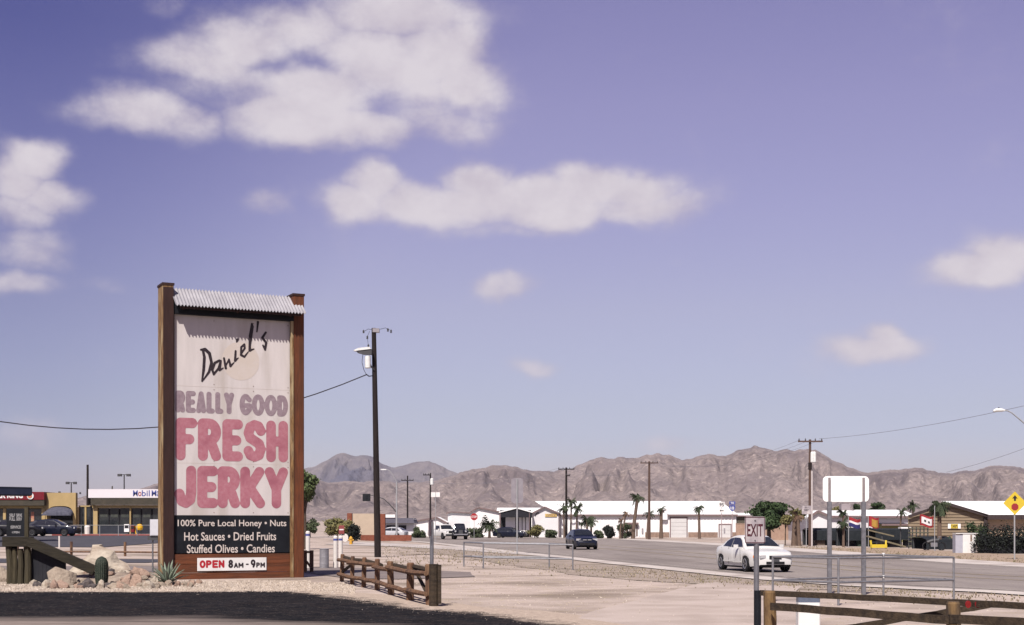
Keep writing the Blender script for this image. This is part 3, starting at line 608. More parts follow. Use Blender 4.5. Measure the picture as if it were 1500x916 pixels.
V, Fc = sdf_mesh(st, .014); mb = MB(); mb.add([(a, fy - .005, b) for a, b in V], [f[::-1] for f in Fc]); o = mb.build('script_lettering', m_ink, cream, fix=False)
for s_, pa, pb, py, h in (('100% Pure Local Honey • Nuts', 261.5, 421, 774, .265), ('Hot Sauces • Dried Fruits', 271, 406, 792, .262), ('Stuffed Olives • Candies', 275, 404, 810, .262)):
    xa, xb = lx(pa), lx(pb); text_part(s_, h, (xb - xa), ((xa + xb) / 2, .106, lz(340, py) + .0), m_wlet, blackp, bold=.012)
xa, xb = lx(289.5), lx(391); mb = MB(); rbox(mb, ((xa + xb) / 2, .035, .455), (xb - xa, .03, .40), .02); op = mb.build('opening_hours_board', m_white, sign)
oy = .017; zx = lambda t: xa + (xb - xa) * t
stroke_text('OPEN', zx(.03), zx(.385), .345, .585, .032, oy, m_rlet, op, gap=.012, cell=.012)
stroke_text('8', zx(.44), zx(.51), .335, .595, .030, oy, m_ink, op, cell=.01)
stroke_text('AM', zx(.52), zx(.66), .335, .50, .022, oy, m_ink, op, gap=.01, cell=.009, wid={'M': 1.2})
stroke_text('-', zx(.69), zx(.74), .38, .52, .022, oy, m_ink, op, cell=.01)
stroke_text('9', zx(.765), zx(.835), .335, .595, .030, oy, m_ink, op, cell=.01)
stroke_text('PM', zx(.845), zx(.975), .335, .50, .022, oy, m_ink, op, gap=.01, cell=.009, wid={'M': 1.2})

# ================================================================== FENCES
m_rust = mat('weathered reddish log', (.105, .048, .028), (.20, .12, .07), scale=4, stretch=(3, 3, .8), rough=.85, bump=.6, bscale=14, c3=(.07, .04, .03), s3=1.8)
m_rail = mat('dark weathered rail', (.024, .017, .012), (.060, .042, .026), scale=4, stretch=(.7, 3, 3), rough=.85, bump=.6, bscale=14)
m_olive = mat('ochre weathered post', (.20, .125, .055), (.10, .06, .032), scale=4, stretch=(3, 3, .9), rough=.85, bump=.6, bscale=14, c3=(.07, .05, .035), s3=2.2)
m_galv = mat('galvanised steel', (.25, .25, .27), (.17, .17, .185), scale=9, rough=.45, metal=.55)
m_galv_l = mat('pale galvanised rail', (.27, .27, .285), (.20, .20, .215), scale=9, rough=.45, metal=.45)
def W3(px, py, D): return (X(px, D), D, Z(py, D))
def GP(px, D): x = X(px, D); return (x, D, gz(x, D))
fence = thing('low_log_fence', 'low reddish log fence curving away to the right of the jerky sign', 'fence', (X(553, 36.5), 36.5, 0))
fo = Vector(fence.location)
fp = [(500.5, 42.3, .80, .12), (515.5, 39.6, .80, .11), (532.5, 38.2, .80, .12), (552.5, 36.6, .80, .13), (573, 34.2, .80, .15), (600.5, 31.5, .84, .16), (628.5, 29.6, .86, .13)]
tops = []
for i, (px, D, h, w) in enumerate(fp):
    p = Vector(GP(px, D)) - fo; mb = MB(); lean = rg.uniform(-.03, .03)
    mb.path([(p.x, p.y, -.15), (p.x + lean * .5, p.y, h * .5), (p.x + lean, p.y, h - .02), (p.x + lean, p.y, h + .01)], [w * .56, w * .54, w * .52, w * .40], 9); mb.build('post', m_rust, fence); tops.append(p)
for i in range(6):
    a, b = tops[i], tops[i + 1]; d = (b - a).normalized(); nrm = Vector((-d.y, d.x, 0)) * .09; ha, hb = fp[i][2], fp[i + 1][2]
    for k, (f0, f1, s_) in enumerate(((.28, .28, -1), (.80, .80, -1), (.90, .82, 1))):
        if k == 2 and i in (3,): continue
        q0 = a + nrm * s_ - d * .12; q1 = b + nrm * s_ + d * .12; z0_, z1_ = ha * f0 + rg.uniform(-.03, .03), hb * f1 + rg.uniform(-.03, .03); mid = (q0 + q1) / 2
        mb = MB(); mb.path([(q0.x, q0.y, z0_), (mid.x, mid.y, (z0_ + z1_) / 2 + rg.uniform(-.02, .02)), (q1.x, q1.y, z1_)], [.055, .06, .05], 7); mb.build('rail', m_rust if k < 2 else m_rail, fence)
a, b = tops[5], tops[6]; mb = MB(); mb.path([(a.x + .1, a.y, .72), (b.x - .02, b.y, .22)], .045, 6); mb.build('brace', m_rail, fence)
a, b = tops[0], tops[1]; mb = MB(); mb.path([(a.x + .02, a.y, .28), (b.x + .15, b.y, .70)], .045, 6); mb.build('brace', m_rail, fence)
p = Vector(GP(635.5, 29.2)) - fo; mb = MB(); mb.path([(p.x, p.y, -.1), (p.x, p.y, .88)], .10, 10); o = mb.build('post', m_rail, fence); o['label'] = 'dark end post with a hanging board'
mb = MB(); mb.box((p.x + .12, p.y - .05, .47), (.07, .10, .80)); mb.build('end_board', m_rail, fence)
# piece of the same kind of fence behind the sign
f2 = thing('fence_end_post', 'short reddish braced fence end just right of the jerky sign, by the white bollards', 'fence', GP(455.5, 50)); o2 = Vector(f2.location)
for px in (447, 456.5):
    q = Vector(GP(px, 50)) - o2; mb = MB(); mb.path([(q.x, 0, -.1), (q.x, 0, .78)], .07, 8); mb.build('post', m_rust, f2)
q0, q1 = Vector(GP(446, 50)) - o2, Vector(GP(458, 50)) - o2
for a_, b_2 in ((.72, .72), (.62, .12)):
    mb = MB(); mb.path([(q0.x - .1, -.06, a_), (q1.x, -.06, b_2)], .045, 6); mb.build('rail', m_rust, f2)

# right foreground fence
rf = thing('wooden_rail_fence', 'dark wooden rail fence crossing the lower right foreground', 'fence', (X(1127, 19.3), 19.3, 0)); ro = Vector(rf.location)
def rel(px, py, D): return Vector(W3(px, py, D)) - ro
for px, top, D, w in ((1127, 866, 19.3, .165), (1396, 882, 16.7, .165)):
    p = rel(px, top, D); mb = MB(); mb.path([(p.x, p.y, -.15), (p.x + .01, p.y, p.z * .5), (p.x, p.y, p.z - .02), (p.x, p.y, p.z + .005)], [w * .52, w * .54, w * .5, w * .42], 12); mb.build('post', m_olive, rf)
def rail(a, b, h, w=.05, m=m_rail, name='rail'):
    mb = MB(); n = 9; P0, P1 = Vector(a), Vector(b); d = (P1 - P0); V = []
    for i in range(n + 1):
        p = P0 + d * i / n; j = rg.uniform(-.006, .006); 
        for y, z in ((-w, -h / 2), (w, -h / 2), (w * .8, h / 2), (-w * .8, h / 2)): V.append((p.x, p.y + y, p.z + z + j))
    Fc = [(i * 4 + k, i * 4 + (k + 1) % 4, i * 4 + 4 + (k + 1) % 4, i * 4 + 4 + k) for i in range(n) for k in range(4)] + [(0, 1, 2, 3), (n * 4, n * 4 + 3, n * 4 + 2, n * 4 + 1)]
    mb.add(V, Fc); return mb.build(name, m, rf)
rail(rel(1114, 868, 19.55), rel(1396, 882.5, 16.95), .075)
rail(rel(1396, 882.5, 16.95), rel(1620, 894, 14.9), .075)
rail(rel(1129, 888.5, 19.05), rel(1400, 909, 16.45), .10, m=m_olive if False else m_rail)
rail(rel(1390, 907, 16.5), rel(1620, 918, 14.6), .10)
rail(rel(1225, 922, 18.2), rel(1452, 886, 16.9), .07, .035, name='brace')
for px in (1417.5, 1431.5):
    mb = MB(); c = rel(px, 885.3, 16.6); mb.lathe([(.034, 0), (.034, .02)], 12); 
    mb.v = [(c.x + v[0], c.y - v[2], c.z + v[1] * 1.3) for v in mb.v]; mb.build('red_reflector', mat('dull red reflector', (.22, .015, .015), (.16, .01, .01), scale=20, rough=.4), rf)

# EXIT sign
ex = thing('exit_sign', 'worn white EXIT sign on a galvanised pipe in a dark sleeve', 'sign', (X(1108, 20.4), 20.4, 0), R(0)); 
mb = MB(); mb.tube((0, 0, .6), (0, 0, Z(797, 20.4)), .038, n=14); mb.tube((0, 0.0, Z(798, 20.4)), (0, 0, Z(762, 20.4)), .028, n=10); mb.build('pipe', m_galv, ex)
mb = MB(); mb.tube((0.015, 0, -.1), (0.015, 0, .75), .052, n=14); mb.build('sleeve', m_blk, ex)
m_exit = mat('grimy reflective sign face', (.35, .315, .33), (.26, .23, .25), scale=14, rough=.5, c3=(.52, .47, .46), s3=3)
m_maroon = mat('maroon worn lettering', (.045, .008, .015), (.085, .02, .032), scale=20, rough=.5)
def plate(mb, w, h, z, y, t=.004, r=.03, cx=0):
    P = []
    for sx_, sz_, a0 in ((1, 1, 0), (-1, 1, 90), (-1, -1, 180), (1, -1, 270)):
        for k in range(5): a = R(a0 + 22.5 * k); P.append((cx + sx_ * (w / 2 - r) + r * math.cos(a), z + sz_ * (h / 2 - r) + r * math.sin(a)))
    return mb.prism(P, y, y + t)
ez = Z(776.5, 20.36); mb = MB(); plate(mb, .292, .385, ez, -.045, cx=-.028); pl_ = mb.build('plate', m_exit, ex)
mb = MB()
for (a, b, c_, d_) in ((-.168, .112, .176, .186), (-.168, .112, -.186, -.176), (-.168, -.160, -.176, .176), (.104, .112, -.176, .176)): mb.box(((a + b) / 2, -.047, ez + (c_ + d_) / 2), (b - a, .002, d_ - c_))
mb.build('border', m_maroon, pl_)
text_part('EXIT', .175, .225, (-.028, -.049, ez - .09), m_maroon, pl_, bold=.018)
mb = MB()
for dz in (.135, -.15): mb.tube((-.028, -.046, ez + dz), (-.028, -.056, ez + dz), .008, n=8)
mb.build('bolt', m_blk, pl_)

# plate at the log fence end, seen nearly edge on
es = thing('edge_on_sign', 'small sign plate seen almost edge on, on a grey pipe at the log fence end', 'sign', (X(632.5, 29.35), 29.35, 0), R(0))
mb = MB(); mb.tube((0, 0, -.1), (0, 0, Z(765, 29.35)), .040, n=12); mb.build('pipe', m_galv, es)
mb = MB(); c = Z(773.5, 29.35); M = Matrix.Rotation(R(76), 3, 'Z'); mb.box((-.02, -.06, c), (.30, .006, .335), M=M); mb.build('plate', mat('pinkish sign back', (.34, .27, .27), (.26, .2, .2), scale=8, rough=.5), es)

# white panel post behind the right fence
up = thing('white_marker_box', 'white metal box with a blue grey top panel behind the right wooden fence', 'cabinet', (X(1183.5, 21.5), 21.5, 0)); w = 32 * 21.5 / F
mb = MB(); rbox(mb, (0, 0, .24), (w, .22, .56), .015); mb.build('lower_panel', m_white, up)
mb = MB(); rbox(mb, (0, 0, .58), (w * .985, .20, .14), .015); mb.build('top_panel', mat('blue grey metal', (.085, .105, .15), (.12, .14, .19), scale=6, rough=.4), up)

# ================================================================== BLANK BOARD ON TWO POSTS
bb = thing('blank_board_sign', 'large white back of a road sign with rounded corners on two grey posts', 'sign', (X(1239, 35), 35, gz(X(1239, 35), 35))); bo = Vector(bb.location); k = 35 / F
mb = MB(); plate(mb, 67.5 * k, 37.5 * k, Z(716.5, 35) - bo.z, 0, t=.006, r=.10); bp_ = mb.build('board', mat('bright white sign back', (.86, .87, .86), (.80, .81, .80), scale=3, rough=.4), bb)
for px in (1214.5, 1264.5):
    x = (px - 1239) * k; top = Z(700, 35) - bo.z; low = Z(735, 35) - bo.z
    mb = MB(); rbox(mb, (x, -.035, (top + low) / 2), (.055, .05, top - low), .008); mb.build('stringer', mat('brownish galvanised stringer', (.30, .26, .26), (.24, .2, .2), scale=9, rough=.5, metal=.3), bb)
    mb = MB(); rbox(mb, (x, -.035, (low - .2) / 2), (.105, .09, low + .2), .012); mb.build('post', m_galv, bb)

# ================================================================== PIPE RAILINGS
def railing(name, label, loop, h, hs, r=.025, m=m_galv_l, caps=()):
    o_ = Vector((loop[0][0], loop[0][1], 0)); t = thing(name, label, 'railing', o_); P = [Vector((x, y, gz(x, y))) - o_ for x, y in loop[:-1]]
    for i, p in enumerate(P):
        mb = MB(); mb.tube(p - Vector((0, 0, .1)), p + Vector((0, 0, h)), r, n=10); mb.build('post', m, t)
        if i in caps:
            mb = MB(); mb.tube(p + Vector((0, 0, h - .04)), p + Vector((0, 0, h + .04)), r * 1.5, n=10); mb.tube(p + Vector((0, 0, h * .48 - .04)), p + Vector((0, 0, h * .48 + .03)), r * 1.5, n=10); mb.build('coupling', m_white, t)
    Q = [Vector((x, y, gz(x, y))) - o_ for x, y in loop]
    for z in hs:
        for a, b in zip(Q[:-1], Q[1:]):
            mb = MB(); mb.tube(a + Vector((0, 0, z)), b + Vector((0, 0, z)), r, n=10); mb.build('rail', m, t)
    return t
A = (X(1132, 31.0), 31.0); Bp = (X(1228, 29.7), 29.7); Cp = (X(1397, 32.2), 32.2); E_ = (X(1294, 33.8), 33.8)
railing('pipe_railing', 'grey pipe railing around a culvert behind the EXIT sign', [A, Bp, Cp, E_, A], 1.0, (.99, .48), caps=(3,))
railing('pipe_railing', 'pale pipe railing standing by itself in the dirt at centre, before the dark car', [(X(679.5, 57), 57), (X(708, 54.5), 54.5), (X(839, 54.5), 54.5), (X(804.5, 57), 57), (X(679.5, 57), 57)], .98, (.97, .42), r=.03)
# ================================================================== POLES, SIGNS AND LAMPS
m_pole = mat('creosoted pole wood', (.010, .007, .007), (.022, .015, .014), scale=3, stretch=(4, 4, .3), rough=.85, bump=.3)
m_pole_b = mat('brown pole wood', (.075, .045, .035), (.11, .07, .055), scale=3, stretch=(4, 4, .3), rough=.85)
m_wire = mat('dark cable', (.03, .025, .03), rough=.6)
m_wire_f = mat('thin grey line wire', (.20, .19, .22), rough=.6)
m_insul = mat('grey ceramic', (.30, .28, .30), rough=.4)
m_lampw = mat('white lamp housing', (.75, .76, .74), rough=.4)
m_grey = mat('grey painted steel', (.34, .34, .35), (.28, .28, .29), scale=5, rough=.5)
m_greyd = mat('dark grey steel', (.07, .07, .075), rough=.5)
up1 = thing('utility_pole', 'tall dark utility pole with a white lamp, right of the jerky sign', 'utility pole', (X(553.5, 73), 73, gz(X(553.5, 73), 73))); k = 73 / F
H_ = Z(481, 73); lean = (547.6 - 553.5) * k
mb = MB(); mb.path([(0, 0, -.2), (lean * .5, 0, H_ / 2), (lean, 0, H_)], [.175, .145, .115], 12); mb.build('pole', m_pole, up1)
def U(px, py, dy=0.0): return ((px - 553.5) * k, dy, Z(py, 73))
mb = MB(); mb.path([U(557, 483, -.1), U(566, 482.5, -.5), U(573, 487, -.9)], .012, 5); mb.build('jumper_wire', m_wire, up1)
for px, py in ((570.5, 487), (575, 489), (533.5, 487), (539, 495.5), (540.5, 508)):
    mb = MB(); c = U(px, py, -.3 if px < 550 else -.9); mb.lathe([(.02, -.09), (.06, -.06), (.03, -.02), (.06, .02), (.03, .06), (.02, .09)], 8, c); mb.build('insulator', m_greyd, up1)
mb = MB(); mb.path([U(534, 487, -.3), U(540, 483, -.2), U(547, 484, -.1)], .012, 5); mb.path([U(540.5, 508, -.3), U(539, 495, -.3), U(542, 486, -.2)], .010, 5); mb.build('jumper_wire', m_wire, up1)
mb = MB(); mb.box(U(551, 484.5), (.34, .3, .20)); mb.build('top_bracket', m_insul, up1)
mb = MB(); mb.prism([(U(519.5, 0)[0], U(0, 515.5)[2]), (U(527, 0)[0], U(0, 512)[2]), (U(543, 0)[0], U(0, 510.5)[2]), (U(545, 0)[0], U(0, 513.5)[2]), (U(522, 0)[0], U(0, 516.3)[2])], -.62, -.22); lamp = mb.build('lamp_head', m_lampw, up1)
mb = MB(); mb.prism([(U(523.5, 0)[0], U(0, 516.4)[2]), (U(546, 0)[0], U(0, 513.7)[2]), (U(546, 0)[0], U(0, 521.5)[2]), (U(534, 0)[0], U(0, 521)[2]), (U(525, 0)[0], U(0, 518.5)[2])], -.58, -.26); mb.build('lamp_underside', m_greyd, lamp)
mb = MB(); mb.lathe([(.13, 0), (.15, .03), (.15, .60), (.10, .64)], 12, (U(540, 0)[0], -.42, U(0, 541)[2])); mb.build('transformer_can', m_lampw, up1)
mb = MB(); mb.path([U(541.5, 523, -.3), U(542, 532, -.3), U(545, 539, -.25), U(549, 543, -.15)], .035, 6); mb.build('conduit', m_greyd, up1)
mb = MB(); mb.path([U(533, 519, -.4), U(531.5, 532, -.4), U(534, 543, -.3), U(537, 549, -.2)], .014, 5); mb.build('drip_wire', m_wire, up1)
mb = MB(); mb.path([U(537, 549, -.2), U(541, 552, -.2), U(546, 551, -.1), U(548, 545, -.1)], .03, 6); mb.build('cable_loop', m_wire, up1)
# cable towards the left, behind the sign
def cable(name, label, P0, P1, sag, r, m=m_wire, n=24):
    P0, P1 = Vector(P0), Vector(P1); pts = [P0.lerp(P1, i / n) - Vector((0, 0, sag * 4 * (i / n) * (1 - i / n))) - P0 for i in range(n + 1)]
    mb = MB(); mb.path(pts, r, 5); o = mb.build(name, m); o.location = P0; return tag(o, label, 'cable')
cable('power_cable', 'dark cable sagging from the near utility pole leftwards behind the jerky sign', W3(537, 549, 73), W3(-420, 470, 66), 3.85, .028)

def cross_pole(px, D, top, base_z, r, m, label, arms=((8, 5, 20),), name='utility_pole', group=None, low=None):
    x = X(px, D); g = gz(x, D); t = thing(name, label, 'utility pole', (x, D, g), 0, group); h = Z(top, D) - g; k = D / F
    mb = MB(); mb.path([(0, 0, -.2), (0, 0, h * .5), (0, 0, h)], [r * 1.25, r, r * .8], 8); mb.build('pole', m, t)
    for dz, off, w in arms:
        mb = MB(); mb.box((off * k, -.15, h - dz * k), (w * k, .12, .13)); a = mb.build('crossarm', m, t)
        for s_ in (-.46, -.2, .2, .46):
            mb = MB(); mb.lathe([(.05, 0), (.06, .08), (.02, .2)], 6, (off * k + s_ * w * k, -.15, h - dz * k + .07)); mb.build('insulator', m_greyd, a)
    return t
cross_pole(597, 222, 697, 0, .13, m_pole, 'short dark crossarm pole right of the near utility pole, before the blue mountain', arms=((7, 0, 18),))
p = cross_pole(630.5, 205, 693, 0, .12, m_pole, 'thin dark pole with a small white transformer, rising above the log fence end', arms=((3, -5, 11),)); hh = Z(706, 205) - p.location.z
mb = MB(); mb.lathe([(.20, -.45), (.24, -.40), (.24, .40), (.12, .5)], 10, (.22, -.2, hh)); mb.build('transformer_can', m_lampw, p)
cross_pole(829.5, 199, 685, 0, .16, m_pole, 'dark crossarm pole beside the three palms left of the dark car', arms=((2.5, 0, 24), (12, 2.5, 6)))
cross_pole(951, 178, 676, 0, .15, m_pole_b, 'brown crossarm pole before the long white warehouse', arms=((2.5, 0, 26),))
p = cross_pole(1186.5, 124, 644, 0, .13, m_pole_b, 'crossarm pole with white transformer left of the blank white sign', arms=((3, 0, 36),)); g = p.location.z
for px in (1189, 1192):
    mb = MB(); mb.lathe([(.11, Z(678, 124) - g), (.15, Z(677, 124) - g), (.15, Z(664, 124) - g), (.08, Z(662, 124) - g)], 10, ((px - 1186.5) * 124 / F, -.22, 0)); mb.build('transformer_can', m_lampw, p)
mb = MB(); mb.tube((0, 0, Z(688, 124) - g), (0, 0, Z(678, 124) - g), .16, n=10); mb.build('dark_band', m_pole, p)
mb = MB(); mb.box((.13, -.1, (Z(690, 124) - g) / 2), (.13, .12, Z(690, 124) - g)); mb.build('conduit', mat('pale conduit', (.52, .47, .46), rough=.5), p)
cable('power_line', 'faint wire rising rightwards from the transformer pole', W3(1200, 643, 124), W3(1640, 560, 78), .5, .014, m_wire_f)
cable('power_line', 'faint second wire sloping up at the far right over the mountains', W3(1386, 692, 150), W3(1640, 600, 100), .4, .016, m_wire_f)
# far-left pole and lot lamps
p = thing('utility_pole', 'dark bare pole above the store roofs at far left', 'utility pole', GP(128.5, 165)); h = Z(681, 165) - p.location.z
mb = MB(); mb.path([(0, 0, 0), (0, 0, h)], [.16, .13], 8); mb.build('pole', m_pole, p)
def lot_lamp(px, D, top, label, w):
    t = thing('lot_lamp', label, 'lamp', GP(px, D)); h = Z(top, D) - t.location.z; k = D / F
    mb = MB(); mb.tube((0, 0, 0), (0, 0, h), .09, .07, 8); mb.build('pole', m_greyd, t)
    mb = MB(); mb.box((0, 0, h), (w * k * .6, .07, .07)); mb.build('arm', m_greyd, t)
    for s_ in (-1, 1):
        mb = MB(); rbox(mb, (s_ * w * k * .36, 0, h - .06), (w * k * .34, .3, 3.6 * k), .05); mb.build('lamp_head', m_greyd, t)
lot_lamp(104.5, 158, 707, 'double headed parking lamp above the yellow arch, smaller and left of the two', 15)
lot_lamp(182, 156, 695.5, 'double headed parking lamp above the white roof band, taller and right of the two', 18)

# street lamp at far right
sl = thing('street_lamp', 'white cobra head street lamp reaching in from the right edge', 'street lamp', GP(1535, 85)); k = 85 / F; g = sl.location.z
def S(px, py): return ((px - 1535) * k, 0, Z(py, 85) - g)
mb = MB(); mb.tube((0, 0, 0), S(1535, 648), .11, .08, 10); mb.build('pole', m_grey, sl)
mb = MB(); mb.path([S(1535, 655), S(1520, 638), S(1500, 620), S(1482, 605), S(1476, 602), S(1470, 601.5)], [.06, .05, .045, .04, .04, .04], 7); mb.build('arm', m_grey, sl)
mb = MB(); c = S(1463, 601.5); mb.path([(c[0] + .36, 0, c[2]), (c[0] + .2, 0, c[2] + .02), (c[0] - .15, 0, c[2] + .02), (c[0] - .33, 0, c[2] - .04)], [.05, .10, .12, .06], 10); mb.build('lamp_head', m_lampw, sl)
mb = MB(); mb.tube((c[0], 0, c[2] + .1), (c[0], 0, c[2] + .19), .04, n=8); mb.build('photocell', m_greyd, sl)

# traffic signal and luminaire on one pole
ts = thing('traffic_signal', 'traffic signal mast with curved arms and a street light beyond the near utility pole', 'traffic light', GP(581, 190)); k = 190 / F; g = ts.location.z
def T(px, py): return ((px - 581) * k, 0, Z(py, 190) - g)
mb = MB(); mb.path([(0, 0, 0), T(581, 706)], [.14, .09], 8); mb.build('pole', m_grey, ts)
mb = MB(); mb.path([T(581, 706), T(577, 699), T(572, 691), T(567, 688), T(563, 688)], .05, 6); mb.build('lamp_arm', m_grey, ts)
mb = MB(); c = T(562, 688); rbox(mb, (c[0], 0, c[2]), (.8, .25, .14), .08); mb.build('lamp_head', m_lampw, ts)
mb = MB(); mb.path([T(581, 751), T(578, 747), T(570, 738), T(562, 731), T(550, 726.5), T(538, 725)], [.1, .09, .08, .07, .06, .06], 6); mb.build('signal_arm', m_greyd, ts)
m_sigb = mat('black signal housing', (.012, .014, .018), rough=.5)
mb = MB(); c = T(537, 729); rbox(mb, (c[0], -.05, c[2]), (1.05, .15, 1.0), .2); sg = mb.build('signal_head', m_sigb, ts)
for dz in (-.27, 0, .27):
    mb = MB(); mb.tube((c[0], -.13, c[2] + dz), (c[0], -.26, c[2] + dz), .11, n=10); mb.build('visor', m_sigb, sg)

def road_sign(name, label, px, D, pcs, post_top, r=.03, m_post=None, cat='sign'):
    t = thing(name, label, cat, GP(px, D)); g = t.location.z; k = D / F
    mb = MB(); mb.tube((0, 0, -.1), (0, 0, Z(post_top, D) - g), r, n=8); mb.build('post', m_post or m_grey, t)
    return t, g, k
m_stop = mat('red sign face', (.36, .02, .025), (.30, .03, .035), scale=8, rough=.5)
m_yel = mat('yellow sign face', (.62, .46, .03), (.56, .42, .05), scale=8, rough=.5)
m_blu = mat('blue sign face', (.06, .075, .26), (.08, .10, .30), scale=8, rough=.5)
m_red = mat('bright red paint', (.32, .025, .03), (.26, .03, .035), scale=8, rough=.5)
t, g, k = road_sign('stop_sign', 'red octagonal stop sign before the white warehouses, right of the black truck', 694.5, 165, 0, 750, .03)
mb = MB(); rr = .43; c = Z(757.3, 165) - g; mb.prism([(rr * math.cos(R(22.5 + 45 * i)), c + rr * math.sin(R(22.5 + 45 * i))) for i in range(8)], -.05, -.04); pl_ = mb.build('plate', m_stop, t)
text_part('STOP', .26, .62, (0, -.052, c - .13), m_white, pl_, bold=.02)
t, g, k = road_sign('small_white_sign', 'small blank white rectangular sign on a thin post beside the thin transformer pole', 638, 150, 0, 722)
mb = MB(); plate(mb, 13 * k, 7 * k, Z(724.8, 150) - g, -.05); mb.build('plate', m_white, t)
mb = MB(); mb.box((0, -.06, Z(724.8, 150) - g), (.05, .02, 7 * k)); mb.build('stringer', m_grey, t)
t, g, k = road_sign('grey_sign_back', 'grey back of a tall square road sign on a thin post at the centre', 757.5, 90, 0, 702, .045)
mb = MB(); plate(mb, 17.5 * k, 37 * k, Z(719, 90) - g, .05, r=.2); mb.build('plate', mat('dull sign back', (.27, .25, .27), (.22, .2, .225), scale=3, rough=.5), t)
t, g, k = road_sign('route_sign', 'white route 95 sign over an arrow plate above the warehouse', 1057, 150, 0, 737, .04, mat('pinkish post', (.36, .28, .28), rough=.5))
mb = MB(); plate(mb, 9 * k, 8.6 * k, Z(739.5, 150) - g, -.06); pl_ = mb.build('route_plate', m_white, t); text_part('95', .38, .46, (0, -.067, Z(739.5, 150) - g - .19), m_ink, pl_, bold=.02)
mb = MB(); plate(mb, 8 * k, 6 * k, Z(748.3, 150) - g, -.06); pl_ = mb.build('arrow_plate', m_white, t)
zc = Z(748.3, 150) - g; mb = MB(); mb.prism([(-.22, zc), (-.08, zc + .11), (-.08, zc + .04), (.2, zc + .04), (.2, zc - .04), (-.08, zc - .04), (-.08, zc - .11)], -.066, -.0605); mb.build('arrow', m_ink, pl_)
t, g, k = road_sign('interstate_sign', 'blue plate over a blue interstate shield on a thin post', 1072.5, 148, 0, 735, .035, mat('pinkish post', (.36, .28, .28), rough=.5))
mb = MB(); plate(mb, 9 * k, 4.6 * k, Z(737, 148) - g, -.06); pl_ = mb.build('blue_plate', m_blu, t); text_part('TO', .2, .34, (0, -.067, Z(737, 148) - g - .1), m_white, pl_, bold=.03)
zc = Z(744.3, 148) - g; s_ = 4.6 * k; P = [(-1, .45), (-.8, 1), (-.4, .85), (0, 1), (.4, .85), (.8, 1), (1, .45), (.95, -.2), (.6, -.75), (0, -1.1), (-.6, -.75), (-.95, -.2)]
mb = MB(); mb.prism([(a * s_, zc + b * s_) for a, b in P], -.06, -.055); pl_ = mb.build('shield', m_blu, t); text_part('10', .32, .36, (0, -.062, zc - .18), m_white, pl_, bold=.03)
t, g, k = road_sign('white_road_sign', 'white text road sign on a thin post just left of the transformer pole', 1181, 118, 0, 742, .035)
mb = MB(); plate(mb, 13.6 * k, 12.4 * k, Z(747.2, 118) - g, -.06); pl_ = mb.build('plate', m_exit, t)
zc = Z(747.2, 118) - g; text_part('ONLY', .11, .3, (0, -.067, zc + .14), m_ink, pl_, bold=.01); text_part('WEST', .16, .38, (0, -.067, zc - .10), m_ink, pl_, bold=.02)
t, g, k = road_sign('stop_ahead_sign', 'yellow diamond stop ahead sign with arrow and red octagon at the right edge', 1486, 76, 0, 735, .04)
zc = Z(737.3, 76) - g; h_ = 17.2 * k; mb = MB(); mb.prism([(0, zc + h_), (h_, zc), (0, zc - h_), (-h_, zc)], -.06, -.055); pl_ = mb.build('plate', m_yel, t)
z2 = zc - .20; rr = .20; mb = MB(); mb.prism([(rr * math.cos(R(22.5 + 45 * i)), z2 + rr * math.sin(R(22.5 + 45 * i))) for i in range(8)], -.066, -.0602); mb.build('octagon', m_red, pl_)
z3 = zc + .24; mb = MB(); mb.prism([(0, z3 + .19), (.15, z3), (.06, z3 + .02), (.05, z3 - .12), (-.05, z3 - .12), (-.06, z3 + .02), (-.15, z3)], -.066, -.0602); mb.build('arrow', m_ink, pl_)

# flags
def flag(label, px0, px1, py0, py1, D, polepx, base, bands, extra=None):
    t = thing('flag', label, 'flag', GP(polepx, D)); g = t.location.z; k = D / F
    if base is not None:
        mb = MB(); mb.tube((0, 0, 0), (0, 0, Z(base, D) - g), .03, n=6); mb.build('pole', m_grey, t)
    x0, x1 = (px0 - polepx) * k, (px1 - polepx) * k
    for (a, b, c_, d_, m, dy) in bands:   # fractions
        n = 10; V = []; Fc = []
        for i in range(n + 1):
            u = a + (b - a) * i / n; x = x0 + (x1 - x0) * u; y = .10 * math.sin(u * 7) + dy; dr = .10 * math.sin(u * 5 + 1)
            for w in (c_, d_): V.append((x, y, Z(py0 + (py1 - py0) * w, D) - g + dr))
        for yy in (0, .012):
            o_ = len(V) if yy else 0
            if yy: V += [(v[0], v[1] + yy, v[2]) for v in V[:2 * n + 2]]
            Fc += [(o_ + 2 * i, o_ + 2 * i + 2, o_ + 2 * i + 3, o_ + 2 * i + 1) for i in range(n)]
        mb = MB(); mb.add(V, Fc); mb.build('cloth', m, t, fix=False)
    return t
m_navy = mat('navy cloth', (.03, .03, .13), rough=.8); m_gold = mat('gold cloth', (.42, .24, .05), rough=.8); m_clothw = mat('white cloth', (.75, .73, .73), rough=.8)
flag('red, white and blue banner hanging before the market stalls', 1242.5, 1260.5, 759.5, 773, 116, 1243, 757, [(0, 1, 0, .35, m_red, 0), (0, 1, .35, .58, m_clothw, 0), (0, 1, .58, 1, m_navy, 0)])
flag('red banner with a golden sun beside the red white and blue one', 1271.5, 1287.5, 757.5, 773, 116, 1272, 756, [(0, 1, 0, 1, m_red, 0), (.35, .9, .2, .9, m_gold, -.03)])
flag('white flag with red border and two dark marks before the brown building', 1347.5, 1367.5, 755.5, 771.5, 100, 1369, 741, [(0, 1, 0, 1, m_red, 0), (.13, .87, .2, .8, m_clothw, -.03), (.32, .44, .42, .6, m_ink, -.05), (.56, .68, .42, .6, m_ink, -.05)])

